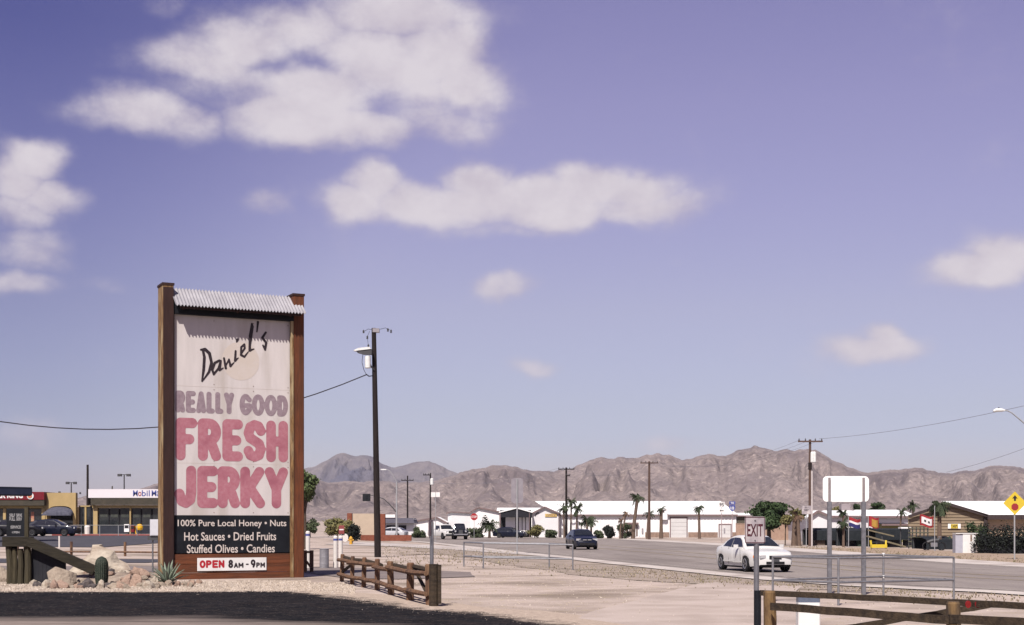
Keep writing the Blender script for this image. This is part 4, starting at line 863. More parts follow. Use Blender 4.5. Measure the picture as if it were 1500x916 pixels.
# ================================================================== BOLLARDS, BIN, HYDRANT, CABINET
m_bol = mat('off white bollard paint', (.68, .64, .60), (.60, .56, .52), scale=6, rough=.6)
def bollard(px, D, top, label):
    t = thing('bollard', label, 'bollard', GP(px, D), 0, 'white bollards behind the jerky sign'); h = Z(top, D) - t.location.z
    mb = MB(); mb.lathe([(.085, -.1), (.085, h - .05), (.05, h)], 12); mb.build('post', m_bol, t)
    mb = MB(); mb.lathe([(.0865, h - .19), (.0865, h - .11)], 12); mb.build('blue_band', m_blu, t); return t
b1 = bollard(451, 54.5, 778, 'white bollard with blue band touching the right edge of the jerky sign')
b2 = bollard(491.5, 55, 785, 'left of the two white bollards beside the metal bin')
b3 = bollard(499, 56.5, 785, 'right of the two white bollards, below the small red sign')
t = thing('metal_bin', 'grey galvanised cylindrical bin between the white bollards', 'bin', GP(475, 54.5)); mb = MB()
rb = 6.8 * 54.5 / F; mb.lathe([(rb, 0), (rb * 1.02, .2), (rb, .22), (rb * 1.02, .45), (rb, .47), (rb, .72), (rb * 1.05, .75), (rb * .9, .77)], 20); mb.build('drum', mat('ribbed galvanised drum', (.34, .33, .35), (.25, .24, .26), scale=5, rough=.5, metal=.4), t)
t, g, k = road_sign('small_red_sign', 'small red sign on a post above the right white bollard', 500.5, 58, 0, 770, .03)
mb = MB(); plate(mb, 8 * k, 12.5 * k, Z(776, 58) - g, -.05); pl_ = mb.build('plate', mat('faded red board', (.26, .06, .065), (.2, .05, .05), scale=9, rough=.5), t)
mb = MB(); mb.box((0, -.052, Z(776, 58) - g), (.17, .004, .05)); mb.build('print', m_clothw, pl_)
mb = MB(); M = Matrix.Rotation(R(90), 3, 'X'); c = ((505.5 - 500.5) * k, .02, Z(788, 58) - g); mb.lathe([(.13, -.02), (.13, .02)], 16)
mb.v = [(c[0] + v[0], c[1] + v[2], c[2] + v[1] * 1.3) for v in mb.v]; mb.build('white_disc', m_bol, t)
t = thing('fire_hydrant', 'small yellow fire hydrant before the beige monument wall', 'hydrant', GP(514, 118)); m_hyd = mat('hydrant yellow', (.62, .33, .04), (.5, .28, .04), scale=9, rough=.5)
mb = MB(); mb.lathe([(.16, 0), (.16, .06), (.12, .08), (.12, .45), (.16, .47), (.15, .55), (.08, .64), (.03, .70)], 10); mb.build('barrel', m_hyd, t)
mb = MB(); mb.tube((-.24, 0, .38), (.24, 0, .38), .06, n=8); mb.build('nozzle', m_hyd, t)
t = thing('electrical_cabinet', 'pale grey electrical cabinet on a post behind the left edge of the jerky sign', 'cabinet', GP(228, 50)); k = 50 / F
mb = MB(); rbox(mb, (0, 0, Z(773, 50)), (14 * k, .3, 24 * k), .02); cb = mb.build('box', mat('pale grey enamel', (.52, .52, .56), (.46, .46, .5), scale=4, rough=.5), t)
mb = MB(); rbox(mb, (.0, -.155, Z(773, 50)), (12 * k, .015, 22 * k), .01); mb.build('door', mat('pale grey enamel door', (.56, .56, .60), (.5, .5, .54), scale=4, rough=.5), cb)
for dx in (-.10, .10):
    mb = MB(); mb.tube((dx, 0, -.1), (dx, 0, Z(784, 50)), .028, n=8); mb.build('leg', m_galv, t)
mb = MB(); mb.box((-.08, 0, Z(788, 50)), (.36, .2, .16)); mb.build('meter_box', m_greyd, t)

# ================================================================== BUILDINGS
m_ww = mat('white metal siding', (.82, .81, .80), (.76, .75, .745), scale=.5, rough=.6)
m_wall = mat('pale grey white siding', (.68, .67, .68), (.62, .61, .62), scale=.6, rough=.6)
m_roofw = mat('white roof sheet', (.90, .91, .89), (.85, .86, .84), scale=.5, rough=.5)
m_trim = mat('mauve brown trim', (.16, .11, .11), (.2, .14, .14), scale=3, rough=.6)
m_shade = mat('dark interior', (.012, .013, .018), (.02, .02, .025), scale=3, rough=.8)
m_stone = mat('tan stone wainscot', (.30, .21, .16), (.20, .14, .11), scale=3, rough=.85, bump=.5)
m_door = mat('off white roll door', (.58, .57, .56), (.53, .52, .51), scale=1, rough=.6)
def gable(name, label, px0, px1, D, eave, apexpx, apex, depth, m_w=m_wall, m_r=m_roofw, trim=True, shear=0.0, group=None, overhang=.25):
    """gable end faces the viewer; building runs back by depth, drifting shear metres sideways"""
    x0, x1, xa = X(px0, D), X(px1, D), X(apexpx, D); cx = (x0 + x1) / 2; g = gz(cx, D); t = thing(name, label, 'building', (cx, D, g), 0, group)
    ze, za = Z(eave, D) - g, Z(apex, D) - g; x0 -= cx; x1 -= cx; xa -= cx
    mb = MB(); P = [(x0, -.3), (x1, -.3), (x1, ze), (xa, za), (x0, ze)]; n = 5
    V = [(a, 0, b) for a, b in P] + [(a + shear, depth, b) for a, b in P]; mb.add(V, [tuple(range(5)), tuple(range(5, 10))[::-1]] + [(i, (i + 1) % n, (i + 1) % n + n, i + n) for i in (0, 1, 4)]); mb.build('wall', m_w, t)
    for s_, xe in ((-1, x0), (1, x1)):
        sl = (za - ze) / (xa - xe); xo = xe + s_ * overhang; zo = ze + sl * (xo - xe); mb = MB(); V = []
        for (a, b, y) in ((xa, za, -.3), (xo, zo, -.3), (xo, zo, depth + .3), (xa, za, depth + .3)):
            for dz in (.02, .14): V.append((a + shear * y / depth, y, b + dz))
        mb.add(V, [(0, 2, 4, 6), (1, 7, 5, 3), (0, 1, 3, 2), (2, 3, 5, 4), (4, 5, 7, 6), (6, 7, 1, 0)]); rf_ = mb.build('roof', m_r, t)
        if trim: mb = MB(); mb.beam((xa, -.33, za + .04), (xo, -.33, zo + .04), .06, .2); mb.build('barge_board', m_trim, rf_)
    return t
def eaves_house(name, label, px0, px1, D, eave, ridge, depth, m_w=m_wall, m_r=m_roofw, inset=0):
    x0, x1 = X(px0, D), X(px1, D); cx = (x0 + x1) / 2; t = thing(name, label, 'building', (cx, D, gz(cx, D))); g = t.location.z; ze, zr = Z(eave, D) - g, Z(ridge, D) * (D + depth / 2) / D - g - (EYE * depth / 2 / D); w = (x1 - x0) / 2
    mb = MB(); mb.box((0, depth / 2, (ze - .3) / 2), (2 * w, depth, ze + .3)); mb.build('wall', m_w, t)
    mb = MB(); mb.add([(-w - .2, -.4, ze), (w + .2, -.4, ze), (w - inset, depth / 2, zr), (-w + inset, depth / 2, zr), (w + .2, depth + .4, ze), (-w - .2, depth + .4, ze)], [(0, 1, 2, 3), (3, 2, 4, 5), (1, 4, 2), (0, 3, 5)]); r_ = mb.build('roof', m_r, t)
    mb = MB(); mb.box((0, -.43, ze - .06), (2 * w + .3, .05, .2)); mb.build('eave_trim', m_trim, r_); return t
# long warehouse: eaves face the viewer
t = thing('long_warehouse', 'very long low white warehouse with a white roof and two roll doors', 'building', (X(900, 205), 205, -.22)); k = 205 / F; ox = t.location.x
def B(px): return X(px, 205) - ox
def BZ(py): return Z(py, 205) + .22
xr = B(1078.5); xl = B(815)
mb = MB(); mb.box(((xl + xr) / 2, 7, (BZ(754) - .3) / 2), (xr - xl, 14, BZ(754) + .3)); mb.build('wall', m_ww, t)
mb = MB(); V = [(xl, -.4, BZ(754)), (xr + .2, -.4, BZ(754)), (B(1066), 7, BZ(754) + 2.05), (xl - 3, 7, BZ(754) + 2.05), (xr + .2, 14.4, BZ(754)), (xl, 14.4, BZ(754))]
mb.add(V, [(0, 1, 2, 3), (3, 2, 4, 5), (1, 4, 2), (0, 3, 5)]); rf_ = mb.build('roof', m_roofw, t)
mb = MB(); mb.box(((xl + xr) / 2, -.43, BZ(754.8)), (xr - xl + .3, .06, .22)); mb.build('eave_trim', m_trim, rf_)
i = 0
for pa in np.arange(822, 1078, 5.2):     # siding seams
    mb = MB(); mb.box((B(pa), -.04, BZ(771)), (.09, .09, 29 * k)); mb.build('siding_rib', m_ww, t)
for (pa, pb, ta) in ((981, 1007, 757.5), (1052.5, 1071.5, 767.5)):
    w = (pb - pa) * k; h = BZ(ta); xm = (B(pa) + B(pb)) / 2
    mb = MB(); mb.box((xm, -.06, h / 2), (w, .1, h)); fr = mb.build('roll_door_frame', m_trim, t)
    mb = MB(); mb.box((xm, -.10, h / 2 - .1), (w - .3, .08, h - .2)); dr = mb.build('roll_door', m_door, t)
    for q in range(1, int(h / .55)):
        mb = MB(); mb.box((xm, -.15, q * .55), (w - .34, .03, .05)); mb.build('slat', m_door, dr)
for (pa, pb) in ((945, 980), (1008, 1051), (1072.5, 1078)):
    mb = MB(); mb.box(((B(pa) + B(pb)) / 2, -.08, .28), ((pb - pa) * k, .14, .95)); mb.build('stone_base', m_stone, t)
mb = MB(); mb.box((B(925), -.3, BZ(767)), (20 * k, .6, .25)); mb.build('canopy', m_trim, t)
mb = MB(); mb.box((B(925), -.03, BZ(777)), (18 * k, .05, 17 * k)); mb.build('shaded_opening', mat('dull brown opening', (.16, .12, .10), rough=.8), t)
for pa in (823, 941, 1061):
    mb = MB(); rbox(mb, (B(pa), -.1, .95), (.22, .16, .75), .03); mb.build('meter', mat('grey meter box', (.3, .28, .3), rough=.5), t)
mb = MB(); mb.box((B(972.5), -.5, BZ(753)), (9 * k, .12, 17 * k)); sgn = mb.build('sign_board', m_ww, t)
def swoosh(par, cx, cz, s_, y): # curved black horn mark
    V, Fc = sdf_mesh([[(cx - .55 * s_, cz - .5 * s_, .05 * s_), (cx - .45 * s_, cz, .12 * s_), (cx - .1 * s_, cz + .35 * s_, .16 * s_), (cx + .35 * s_, cz + .42 * s_, .12 * s_), (cx + .5 * s_, cz + .3 * s_, .05 * s_)]], .05 * s_)
    mb = MB(); mb.add([(a, y, b) for a, b in V], [f[::-1] for f in Fc]); mb.build('black_mark', m_ink, par, fix=False)
swoosh(sgn, B(972.5), BZ(749.5), .5, -.58)
# gabled front with the yellow sign
t = gable('gabled_warehouse', 'white gabled warehouse front with a yellow sign left of the three palms', 779.5, 818.5, 204, 752.5, 797.5, 743.2, 14, shear=1)
k = 204 / F; g = t.location.z; ox = t.location.x
mb = MB(); c = ((X(807, 204) - ox), Z(755, 204) - g); mb.box((c[0], -.08, c[1]), (17 * k, .1, 4.2 * k)); ys_ = mb.build('yellow_sign', mat('ochre yellow board', (.60, .42, .14), (.5, .34, .1), scale=3, rough=.6), t)
text_part('OFFICE', .26, 1.3, (c[0], -.14, c[1] - .13), m_trim, ys_, bold=.02)
mb = MB(); mb.box((X(818.5, 204) - ox, -.1, 1.6), (.12, .2, 3.6)); mb.build('corner_trim', m_trim, t)
swoosh(t, X(787.5, 204) - ox, Z(754, 204) - g, .55, -.03)
# open carport
t = thing('open_carport', 'open dark carport shed with white posts and shed doors, between white warehouses', 'building', (X(756, 203), 203, -.22)); ox = t.location.x; g = -.22; k = 203 / F
def C3(px, py, y=0): return (X(px, 203) - ox, y, Z(py, 203) - g)
for (a, b) in (((731, 751.5), (757, 745)), ((757, 745), (780, 751.5))):
    P0, P1 = C3(*a), C3(*b); mb = MB(); V = []
    for P, y in ((P0, -.5), (P1, -.5), (P1, 9), (P0, 9)):
        for dz in (0, .15): V.append((P[0], y, P[2] + dz))
    mb.add(V, [(0, 2, 4, 6), (1, 7, 5, 3), (0, 1, 3, 2), (2, 3, 5, 4), (4, 5, 7, 6), (6, 7, 1, 0)]); mb.build('roof', m_roofw, t)
mb = MB(); mb.prism([(C3(731, 0)[0], C3(0, 751.8)[2]), (C3(757, 0)[0], C3(0, 745.4)[2]), (C3(780, 0)[0], C3(0, 751.8)[2]), (C3(779, 0)[0], C3(0, 758.2)[2]), (C3(734, 0)[0], C3(0, 758)[2])], -.35, -.2); mb.build('dark_gable', m_shade, t)
mb = MB(); mb.box((C3(755.5, 0)[0], 9, 1.9), (48 * k, .2, 4.2)); mb.build('back_wall', m_shade, t)
for px, w, m in ((732.5, 2.0, m_trim), (757, 1.4, m_grey), (775.5, .8, m_trim)):
    mb = MB(); mb.box((C3(px, 0)[0], -.3, 1.85), (w * k, .2, 3.75)); mb.build('post', m, t)
for pa, pb, y in ((740.5, 755, 1.2), (760, 764.5, 1.2), (765.5, 769.5, 1.2), (770.5, 775, 1.2)):
    mb = MB(); mb.box((((C3(pa, 0)[0] + C3(pb, 0)[0]) / 2), y, 2.2), ((pb - pa) * k, .1, 3.0)); mb.build('white_door', m_ww, t)
t = gable('white_warehouse', 'white warehouse left of the open carport, behind the fan palm', 689, 735, 216, 751, 700, 744, 16, m_w=m_ww, trim=True)
eaves_house('white_roofed_warehouse', 'long white roof rising behind the open carport', 728, 802, 224, 752, 744, 12, m_w=m_ww)
t = gable('far_white_shed', 'lower pale shed behind the parked trucks', 656, 693, 232, 752, 661, 750.5, 12, m_w=m_wall)
t = gable('small_white_shed', 'low white shed left of the white pickup, behind bushes', 603, 652, 225, 765, 640, 758.5, 10, m_w=m_ww)
# low building with silver vehicle by the monument
t = thing('low_dark_building', 'low dark roofed building with black windows right of the beige wall', 'building', (X(585, 212), 212, -.22)); k = 212 / F; ox = t.location.x
mb = MB(); mb.box((0, 3, 1.3), (42 * k, 6, 2.9)); mb.build('wall', m_wall, t)
mb = MB(); mb.prism([(-23 * k, Z(766.5, 212) + .22), (23 * k, Z(766.5, 212) + .22), (20 * k, Z(759, 212) + .22), (-20 * k, Z(759, 212) + .22)], -1, 7); rf_ = mb.build('roof', mat('slate roof', (.10, .10, .13), (.14, .13, .16), scale=2, rough=.8), t)
mb = MB(); mb.box((-13 * k, -1.1, Z(757, 212) + .3), (15 * k, .1, .45)); mb.build('roof_sign', m_ww, rf_)
for pa, pb in ((566, 579), (584, 595)):
    mb = MB(); mb.box((X((pa + pb) / 2, 212) - ox, -.05, Z(773, 212) + .22), ((pb - pa) * k, .1, .65)); mb.build('window', m_shade, t)
# white gabled building and roofs at right
t = gable('white_gabled_house', 'white gabled building right of the transformer pole', 1186, 1216, 150, 757.5, 1197, 749.5, 22, shear=2, m_w=m_wall)
eaves_house('white_roofed_house', 'white roofed building behind the blank sign, left half', 1218, 1262, 160, 756, 748, 9)
eaves_house('white_roofed_house', 'wide white roofed building behind the flags, right of the blank sign', 1268, 1340, 158, 756.5, 747, 10)
t = eaves_house('distant_white_roof', 'thin white roof strip just right of the long warehouse', 1080, 1108, 216, 755.5, 751.5, 8, m_w=mat('brown shade wall', (.09, .08, .06), rough=.9))
mb = MB(); x = X(1262, 158); t = thing('water_tank', 'mauve grey block tower showing above the white roofs under the blank sign', 'tower', (x, 166, -.22)); mb.box((0, 0, 2.2), (13 * 166 / F, 1.2, Z(738.5, 166) + .22)); mb.v = [(a, b, c + (Z(738.5, 166) + .22) / 2 - 2.2) for a, b, c in mb.v]; mb.build('tank_body', mat('mauve block', (.24, .2, .21), (.3, .26, .27), scale=1, rough=.8), t)
# tan boundary wall under the big tree
t = thing('tan_block_wall', 'tan block wall running under the big green tree', 'wall', (X(1120, 172), 172, -.22)); x0, x1 = X(1078, 172) - X(1120, 172), X(1180, 172) - X(1120, 172)
mb = MB(); mb.box(((x0 + x1) / 2, 0, .9), (x1 - x0, .2, 2.1)); mb.build('masonry', mat('tan block', (.36, .25, .19), (.3, .2, .15), scale=3, rough=.9), t)
mb = MB(); mb.box(((x0 + x1) / 2, 0, 1.99), (x1 - x0, .26, .10)); mb.build('coping', m_stone, t)
# brown sided building
D = 128; t = thing('brown_sided_building', 'brown plank sided gable building with a long white roof at far right', 'building', (X(1443, D), D, gz(30, D))); g = t.location.z; k = D / F; ox = t.location.x
def Q(px, py=0): return (X(px, D) - ox, Z(py, D) - g)
m_bsid = mat('brown plank siding', (.24, .185, .125), (.18, .135, .09), scale=2, stretch=(.4, 1, 5), rough=.8); m_brn = mat('dark brown trim', (.05, .035, .035), rough=.7)
pts = [(Q(1330)[0], -.3), (0, -.3), (0, Q(0, 754.5)[1]), (Q(1386)[0], Q(0, 738.5)[1]), (Q(1330)[0], Q(0, 756.5)[1])]
ang = R(18)
mb = MB(); V = [(a, 0, b) for a, b in pts] + [(a + 6, 14, b) for a, b in pts]; mb.add(V, [tuple(range(5)), tuple(range(5, 10))[::-1], (0, 1, 6, 5), (1, 2, 7, 6), (4, 0, 5, 9), (2, 3, 8, 7), (3, 4, 9, 8)]); wl_b = mb.build('wall', m_bsid, t)
zt = Q(0, 738.5)[1]; z = .1
def span(z):
    ze = Q(0, 755.5)[1]; xl, xr, xa = Q(1330)[0], 0, Q(1386)[0]
    if z <= ze: return xl, xr
    f = (z - ze) / (zt - ze); return xl + (xa - xl) * f, xr + (xa - xr) * f
nb = 0
while z < zt - .2:
    a, b = span(z + .2); mb = MB(); mb.prism([(-.09, z), (-.01, z), (-.01, z + .26), (-.035, z + .26)], a + .02, b - .02, 'yz'); mb.build('plank', m_bsid, wl_b); z += .27; nb += 1
# side wall and long roof to the right
mb = MB(); mb.box((11.0, .2, (Q(0, 757)[1]) / 2), (22, .2, Q(0, 757)[1])); mb.build('wall', mat('tan rendered wall', (.42, .31, .22), (.36, .27, .19), scale=1, rough=.8), t)
ze = Q(0, 757)[1]; mb = MB(); V = [(.0, -.6, ze), (24, -.6, ze), (24, 6, zt + .55), (Q(1388)[0] + .5, 6, zt + .55), (24, 13, ze), (0, 13, ze)]
mb.add([(Q(1386)[0], -.35, zt + .08), (.3, -.6, ze + .12), (24, -.6, ze + .12), (24, 5.5, zt + .35), (Q(1386)[0] + 1.2, 5.5, zt + .35)], [(0, 1, 2, 3, 4)]); rr_ = mb.build('roof', m_roofw, t, fix=False)
mb = MB(); mb.box((12, -.65, ze - .05), (24, .08, .42)); mb.build('eave_trim', m_brn, rr_)
mb = MB(); mb.beam((Q(1386)[0], -.4, zt + .02), (.15, -.4, ze + .05), .1, .26); mb.build('barge_board', m_brn, rr_)
mb = MB(); mb.beam((Q(1386)[0], -.4, zt + .02), (Q(1329)[0], -.4, Q(0, 757)[1]), .1, .26); mb.build('barge_board', m_brn, rr_)
mb = MB(); mb.box((0, -.12, ze / 2), (.32, .2, ze)); mb.build('corner_board', m_brn, t)
c = Q(1397, 771); mb = MB(); mb.box((c[0], -.14, c[1]), (18.5 * k, .06, 7 * k)); tp = mb.build('sign_board', m_ww, t)
mb = MB(); mb.box((c[0], -.18, c[1]), (10.5 * k, .03, 6.2 * k)); mb.build('yellow_patch', m_yel, tp); text_part('TARPS', .28, .60, (c[0], -.20, c[1] - .14), m_ink, tp, bold=.03)
# white utility cabinet by the road
D = 94; t = thing('white_storage_cabinet', 'tall two tone white and grey metal cabinet by the road before the brown building', 'cabinet', GP(1414, D)); k = D / F; h = Z(782, D) - t.location.z
mb = MB(); rbox(mb, (3.5 * k, 0, h / 2), (19 * k, .7, h), .02); mb.build('white_side', m_white, t)
mb = MB(); rbox(mb, (-11 * k, .02, h / 2 - .02), (11 * k, .66, h - .04), .02); mb.build('grey_side', mat('grey metal side', (.36, .36, .42), (.42, .42, .47), scale=3, rough=.5), t)
mb = MB(); rbox(mb, (0, 0, h + .02), (33 * k, .78, .05), .02); mb.build('lid', m_white, t)
mb = MB(); mb.box((6 * k, -.36, h * .78), (2.4 * k, .02, .42)); mb.build('poster', m_stone, t)
# beige monument wall with brick piers
D = 148; t = thing('monument_wall', 'beige stucco wall between red brick piers behind the near utility pole', 'wall', GP(538, D)); k = D / F; g = t.location.z
mb = MB(); mb.box((0, 0, 1.3), (42 * k, .35, Z(752.5, D) - g - .0)); mb.v = [(a, b, c - 1.3 + (Z(752.5, D) - g) / 2) for a, b, c in mb.v]; mb.build('stucco_panel', mat('beige stucco', (.47, .38, .29), (.42, .34, .26), scale=2, rough=.9), t)
m_brick = mat('red brick', (.22, .075, .045), (.16, .05, .03), scale=6, rough=.9, bump=.4)
for px, top in ((512.5, 752), (561, 753)):
    mb = MB(); rbox(mb, ((px - 538) * k, -.05, (Z(top, D) - g) / 2), (7.2 * k, .6, Z(top, D) - g), .03); mb.build('brick_pier', m_brick, t)
mb = MB(); mb.box((2, -.35, .28), (74 * k, .5, .62)); mb.build('brick_base', m_brick, t)

# ================================================================== LEFT STORES
m_yelw = mat('yellow ochre stucco', (.42, .305, .145), (.36, .265, .125), scale=1.2, rough=.85)
m_band = mat('dark olive brown fascia', (.045, .040, .030), (.065, .055, .04), scale=2, rough=.8)
m_glass = mat('dark store glass', (.012, .014, .018), (.03, .035, .035), scale=.8, rough=.12, spec=.5)
m_wband = mat('white store fascia', (.70, .66, .68), (.66, .62, .64), scale=.8, rough=.5)
m_redb = mat('dark red store fascia', (.17, .010, .018), (.14, .010, .018), scale=1, rough=.5)
D = 135; GS = gz(X(150, D), D)
st_ = thing('convenience_store', 'yellow store with a white roof band and dark windows behind the jerky sign', 'store', (X(140, D), D, GS)); ox = st_.location.x; k = D / F
def A2(px): return X(px, D) - ox
def AZ(py): return Z(py, D) - GS
L0, L1 = A2(136), A2(300)
mb = MB(); mb.box(((L0 + L1) / 2, 6.3, AZ(745) / 2), (L1 - L0, 12, AZ(745))); mb.build('wall', m_yelw, st_)
mb = MB(); mb.box(((L0 + L1) / 2 - .1, 5.2, (AZ(717) + AZ(729.6)) / 2), (L1 - L0 + .3, 11.6, AZ(717) - AZ(729.6))); fb = mb.build('fascia_band', m_wband, st_)
# oblique return of the fascia at the left
PA, PB = (L0 - .25, -.6), (A2(110), 6.0)
for (z0_, z1_, m, nm) in ((AZ(729.6), AZ(717), m_wband, 'fascia_return'), (AZ(740), AZ(729.7), m_band, 'soffit_return')):
    mb = MB(); mb.add([(PA[0], PA[1], z0_), (PB[0], PB[1], z0_ - .0), (PB[0], PB[1], z1_), (PA[0], PA[1], z1_), (PA[0], PA[1] + .4, z0_), (PB[0], PB[1] + .4, z0_), (PB[0], PB[1] + .4, z1_), (PA[0], PA[1] + .4, z1_)], [(0, 1, 2, 3), (4, 7, 6, 5), (3, 2, 6, 7), (0, 4, 5, 1), (1, 5, 6, 2), (0, 3, 7, 4)]); mb.build(nm, m, st_)
mb = MB(); mb.box(((L0 + L1) / 2, -.2, (AZ(729.8) + AZ(740)) / 2), (L1 - L0, .9, AZ(729.8) - AZ(740) - .02)); mb.build('soffit', m_band, st_)
mb = MB(); mb.box(((L0 + L1) / 2, .05, AZ(742.3)), (L1 - L0, .35, AZ(740.2) - AZ(744.3))); mb.build('yellow_lintel', m_yelw, st_)
for px, w in ((140.5, 6.2), (191.5, 1.8), (243, 2)):
    mb = MB(); mb.box((A2(px), .02, AZ(744.3) / 2), (w * k, .4, AZ(744.3))); mb.build('pillar', m_yelw, st_)
wn_px = [(144, 159.5), (160.2, 174.5), (175.2, 190.3), (193, 206.5), (207.3, 222), (222.8, 241)]
for pa, pb in wn_px:
    xm = (A2(pa) + A2(pb)) / 2; mb = MB(); mb.box((xm, .18, (AZ(744.5) + AZ(771)) / 2), ((pb - pa) * k, .12, AZ(744.5) - AZ(771))); wd = mb.build('window', m_shade, st_)
    mb = MB(); mb.box((xm, .105, (AZ(744.5) + AZ(771)) / 2), ((pb - pa) * k - .14, .02, AZ(744.5) - AZ(771) - .12)); mb.build('pane', m_glass, wd)
    if pa in (144, 160.2, 175.2, 193, 207.3):
        mb = MB(); mb.box((xm, .085, AZ(752)), ((pb - pa) * k * .72, .015, .8)); mb.build('poster', mat('dim window display', (.075, .08, .065), (.03, .035, .035), scale=1.6, rough=.4), wd)
mb = MB(); mb.box(((L0 + L1) / 2, -.02, AZ(777) - .02), (L1 - L0, .25, AZ(771) - AZ(784))); mb.build('low_wall', mat('dark blue grey low wall', (.016, .019, .030), (.025, .03, .042), scale=1, rough=.7), st_)
# door section between pillar and arch
mb = MB(); mb.box(((A2(112) + A2(136)) / 2, 1.0, AZ(741) / 2), (A2(136) - A2(112), .3, AZ(741))); mb.build('door_wall', m_glass, st_)
for px in (115.5, 121.8, 129):
    mb = MB(); mb.box((A2(px), .8, AZ(741) / 2), (.12 if px != 121.8 else .16, .1, AZ(741))); mb.build('mullion', m_yelw if px == 121.8 else m_shade, st_)
mb = MB(); mb.box(((A2(112) + A2(136)) / 2, .8, AZ(741.5)), (A2(136) - A2(112), .15, .12)); mb.build('mullion', m_yelw, st_)
for s_, pa, pb, m in (('M', 197.5, 204.3, m_blu), ('o', 205, 209.6, m_red), ('bil', 210.3, 221.8, m_blu), ('M', 224.6, 231.4, m_blu), ('art', 232, 243, m_blu)):
    h = .56 if s_ != 'o' else .42
    text_part(s_, h, (pb - pa) * k, ((A2(pa) + A2(pb)) / 2, -.62, AZ(727.2)), m, fb, bold=.006)
text_part('24', .55, .7, (A2(121), 2.6, AZ(726)), m_grey, fb, bold=.02, rot=(R(90), 0, R(-62)))
for px, h, w in ((151.5, 4.6, 2.0), (72.5, 2.5, 4), (103.5, 1.5, 3)):
    mb = MB(); mb.lathe([(w * k / 2, 0), (w * k / 2, h * k), (w * k / 2.6, h * k + .1)], 8, (A2(px), 3, AZ(717 if px > 140 else 723))); mb.build('roof_vent', m_greyd if px < 140 else m_band, st_)
# arch entrance
ar = thing('arched_entrance', 'yellow arched entrance with a dark rounded awning between the red and white fascias', 'entrance', (X(88, D), D, GS)); ox2 = ar.location.x
def A3(px): return X(px, D) - ox2
P = [(A3(64.5), 0), (A3(64.5), AZ(722)), (A3(111), AZ(722)), (A3(111), 0), (A3(106.5), 0)]
arcp = [(A3(88) + 18.5 * k * math.cos(R(a)) * (abs(math.cos(R(a))) ** -.35 if abs(math.cos(R(a))) > .05 else 1) * .98, AZ(752) + (AZ(741.5) - AZ(752)) * math.sin(R(a)) ** .75) for a in range(8, 180, 9)]
P = P[:4] + [(A3(107), 0), (A3(107), AZ(754))] + arcp + [(A3(69), AZ(754)), (A3(69), 0)]
mb = MB(); mb.prism(P, .0, .6); mb.build('wall', m_yelw, ar)
mb = MB(); mb.box((0, 1.2, AZ(755) / 2), (38 * k, .2, AZ(755) + 2)); mb.build('doorway', m_shade, ar)
m_awn = mat('dark slate awning', (.05, .052, .075), (.09, .09, .12), scale=5, rough=.8)
mb = MB(); V = []; Fc = []; n = 14
for i in range(n + 1):
    a = R(180 * i / n); V += [(20.5 * k * math.cos(a) * -1, -.15, AZ(754) + (AZ(742.5) - AZ(754)) * math.sin(a) ** .7), (21.5 * k * math.cos(a) * -1, -1.2, AZ(754.5) + (AZ(747) - AZ(754.5)) * math.sin(a) ** .7 - .12), (21.3 * k * math.cos(a) * -1, -1.2, AZ(755.5))]
for i in range(n):
    for q in (0, 1): Fc.append((i * 3 + q, i * 3 + 3 + q, i * 3 + 4 + q, i * 3 + 1 + q))
mb.add(V, Fc); mb.build('awning', m_awn, ar, smooth=True)
# burger store
bk = thing('burger_restaurant', 'restaurant with a dark red sign band and yellow window frames at far left', 'restaurant', (X(20, D), D, GS)); ox3 = bk.location.x
def A4(px): return X(px, D) - ox3
K0, K1 = A4(-60), A4(64.3)
mb = MB(); mb.box(((K0 + K1) / 2, 6.5, AZ(741) / 2), (K1 - K0, 12, AZ(741))); mb.build('wall', m_yelw, bk)
mb = MB(); mb.box(((K0 + K1) / 2 + .1, 2, (AZ(721) + AZ(732.5)) / 2), (K1 - K0 + .3, 5.4, AZ(721) - AZ(732.5))); rb_ = mb.build('red_fascia', m_redb, bk)
mb = MB(); mb.box(((K0 + K1) / 2 + .1, 2, (AZ(732.6) + AZ(741)) / 2), (K1 - K0 + .3, 5.3, AZ(732.6) - AZ(741) - .02)); mb.build('soffit', m_band, bk)
mb = MB(); mb.box(((K0 + K1) / 2, .15, AZ(743)), (K1 - K0, .35, AZ(741.2) - AZ(745))); mb.build('yellow_lintel', m_yelw, bk)
for px, w in ((-30, 4), (7, 4), (64, 5)):
    mb = MB(); mb.box((A4(px), .12, AZ(745) / 2), (w * k, .42, AZ(745))); mb.build('pillar', m_yelw, bk)
for pa, pb in ((-28, 5), (9, 35), (36, 61.5)):
    xm = (A4(pa) + A4(pb)) / 2; mb = MB(); mb.box((xm, .25, (AZ(745.2) + AZ(768)) / 2), ((pb - pa) * k, .12, AZ(745.2) - AZ(768))); wd = mb.build('window', m_shade, bk)
    mb = MB(); mb.box((xm, .175, (AZ(745.2) + AZ(768)) / 2), ((pb - pa) * k - .14, .02, AZ(745.2) - AZ(768) - .12)); mb.build('pane', m_glass, wd)
c = ((A4(47), AZ(757))); mb = MB(); mb.box((c[0], .15, c[1]), (4.5 * k, .02, 14 * k)); mb.build('poster', mat('food poster', (.42, .28, .17), (.30, .05, .05), scale=1.5, rough=.5), bk)
mb = MB(); mb.box(((K0 + K1) / 2, -.05, AZ(775.5)), (K1 - K0, .3, AZ(768) - AZ(784))); mb.build('low_wall', m_shade, bk)
text_part('BURGER KING', .62, 54 * k, (A4(37), -.72, AZ(730.2)), m_white, rb_, bold=.045, align='RIGHT') if False else None
o = text_part('BURGER KING', .60, 62 * k, (A4(6.5), -.72, AZ(730.3)), m_white, rb_, bold=.045)
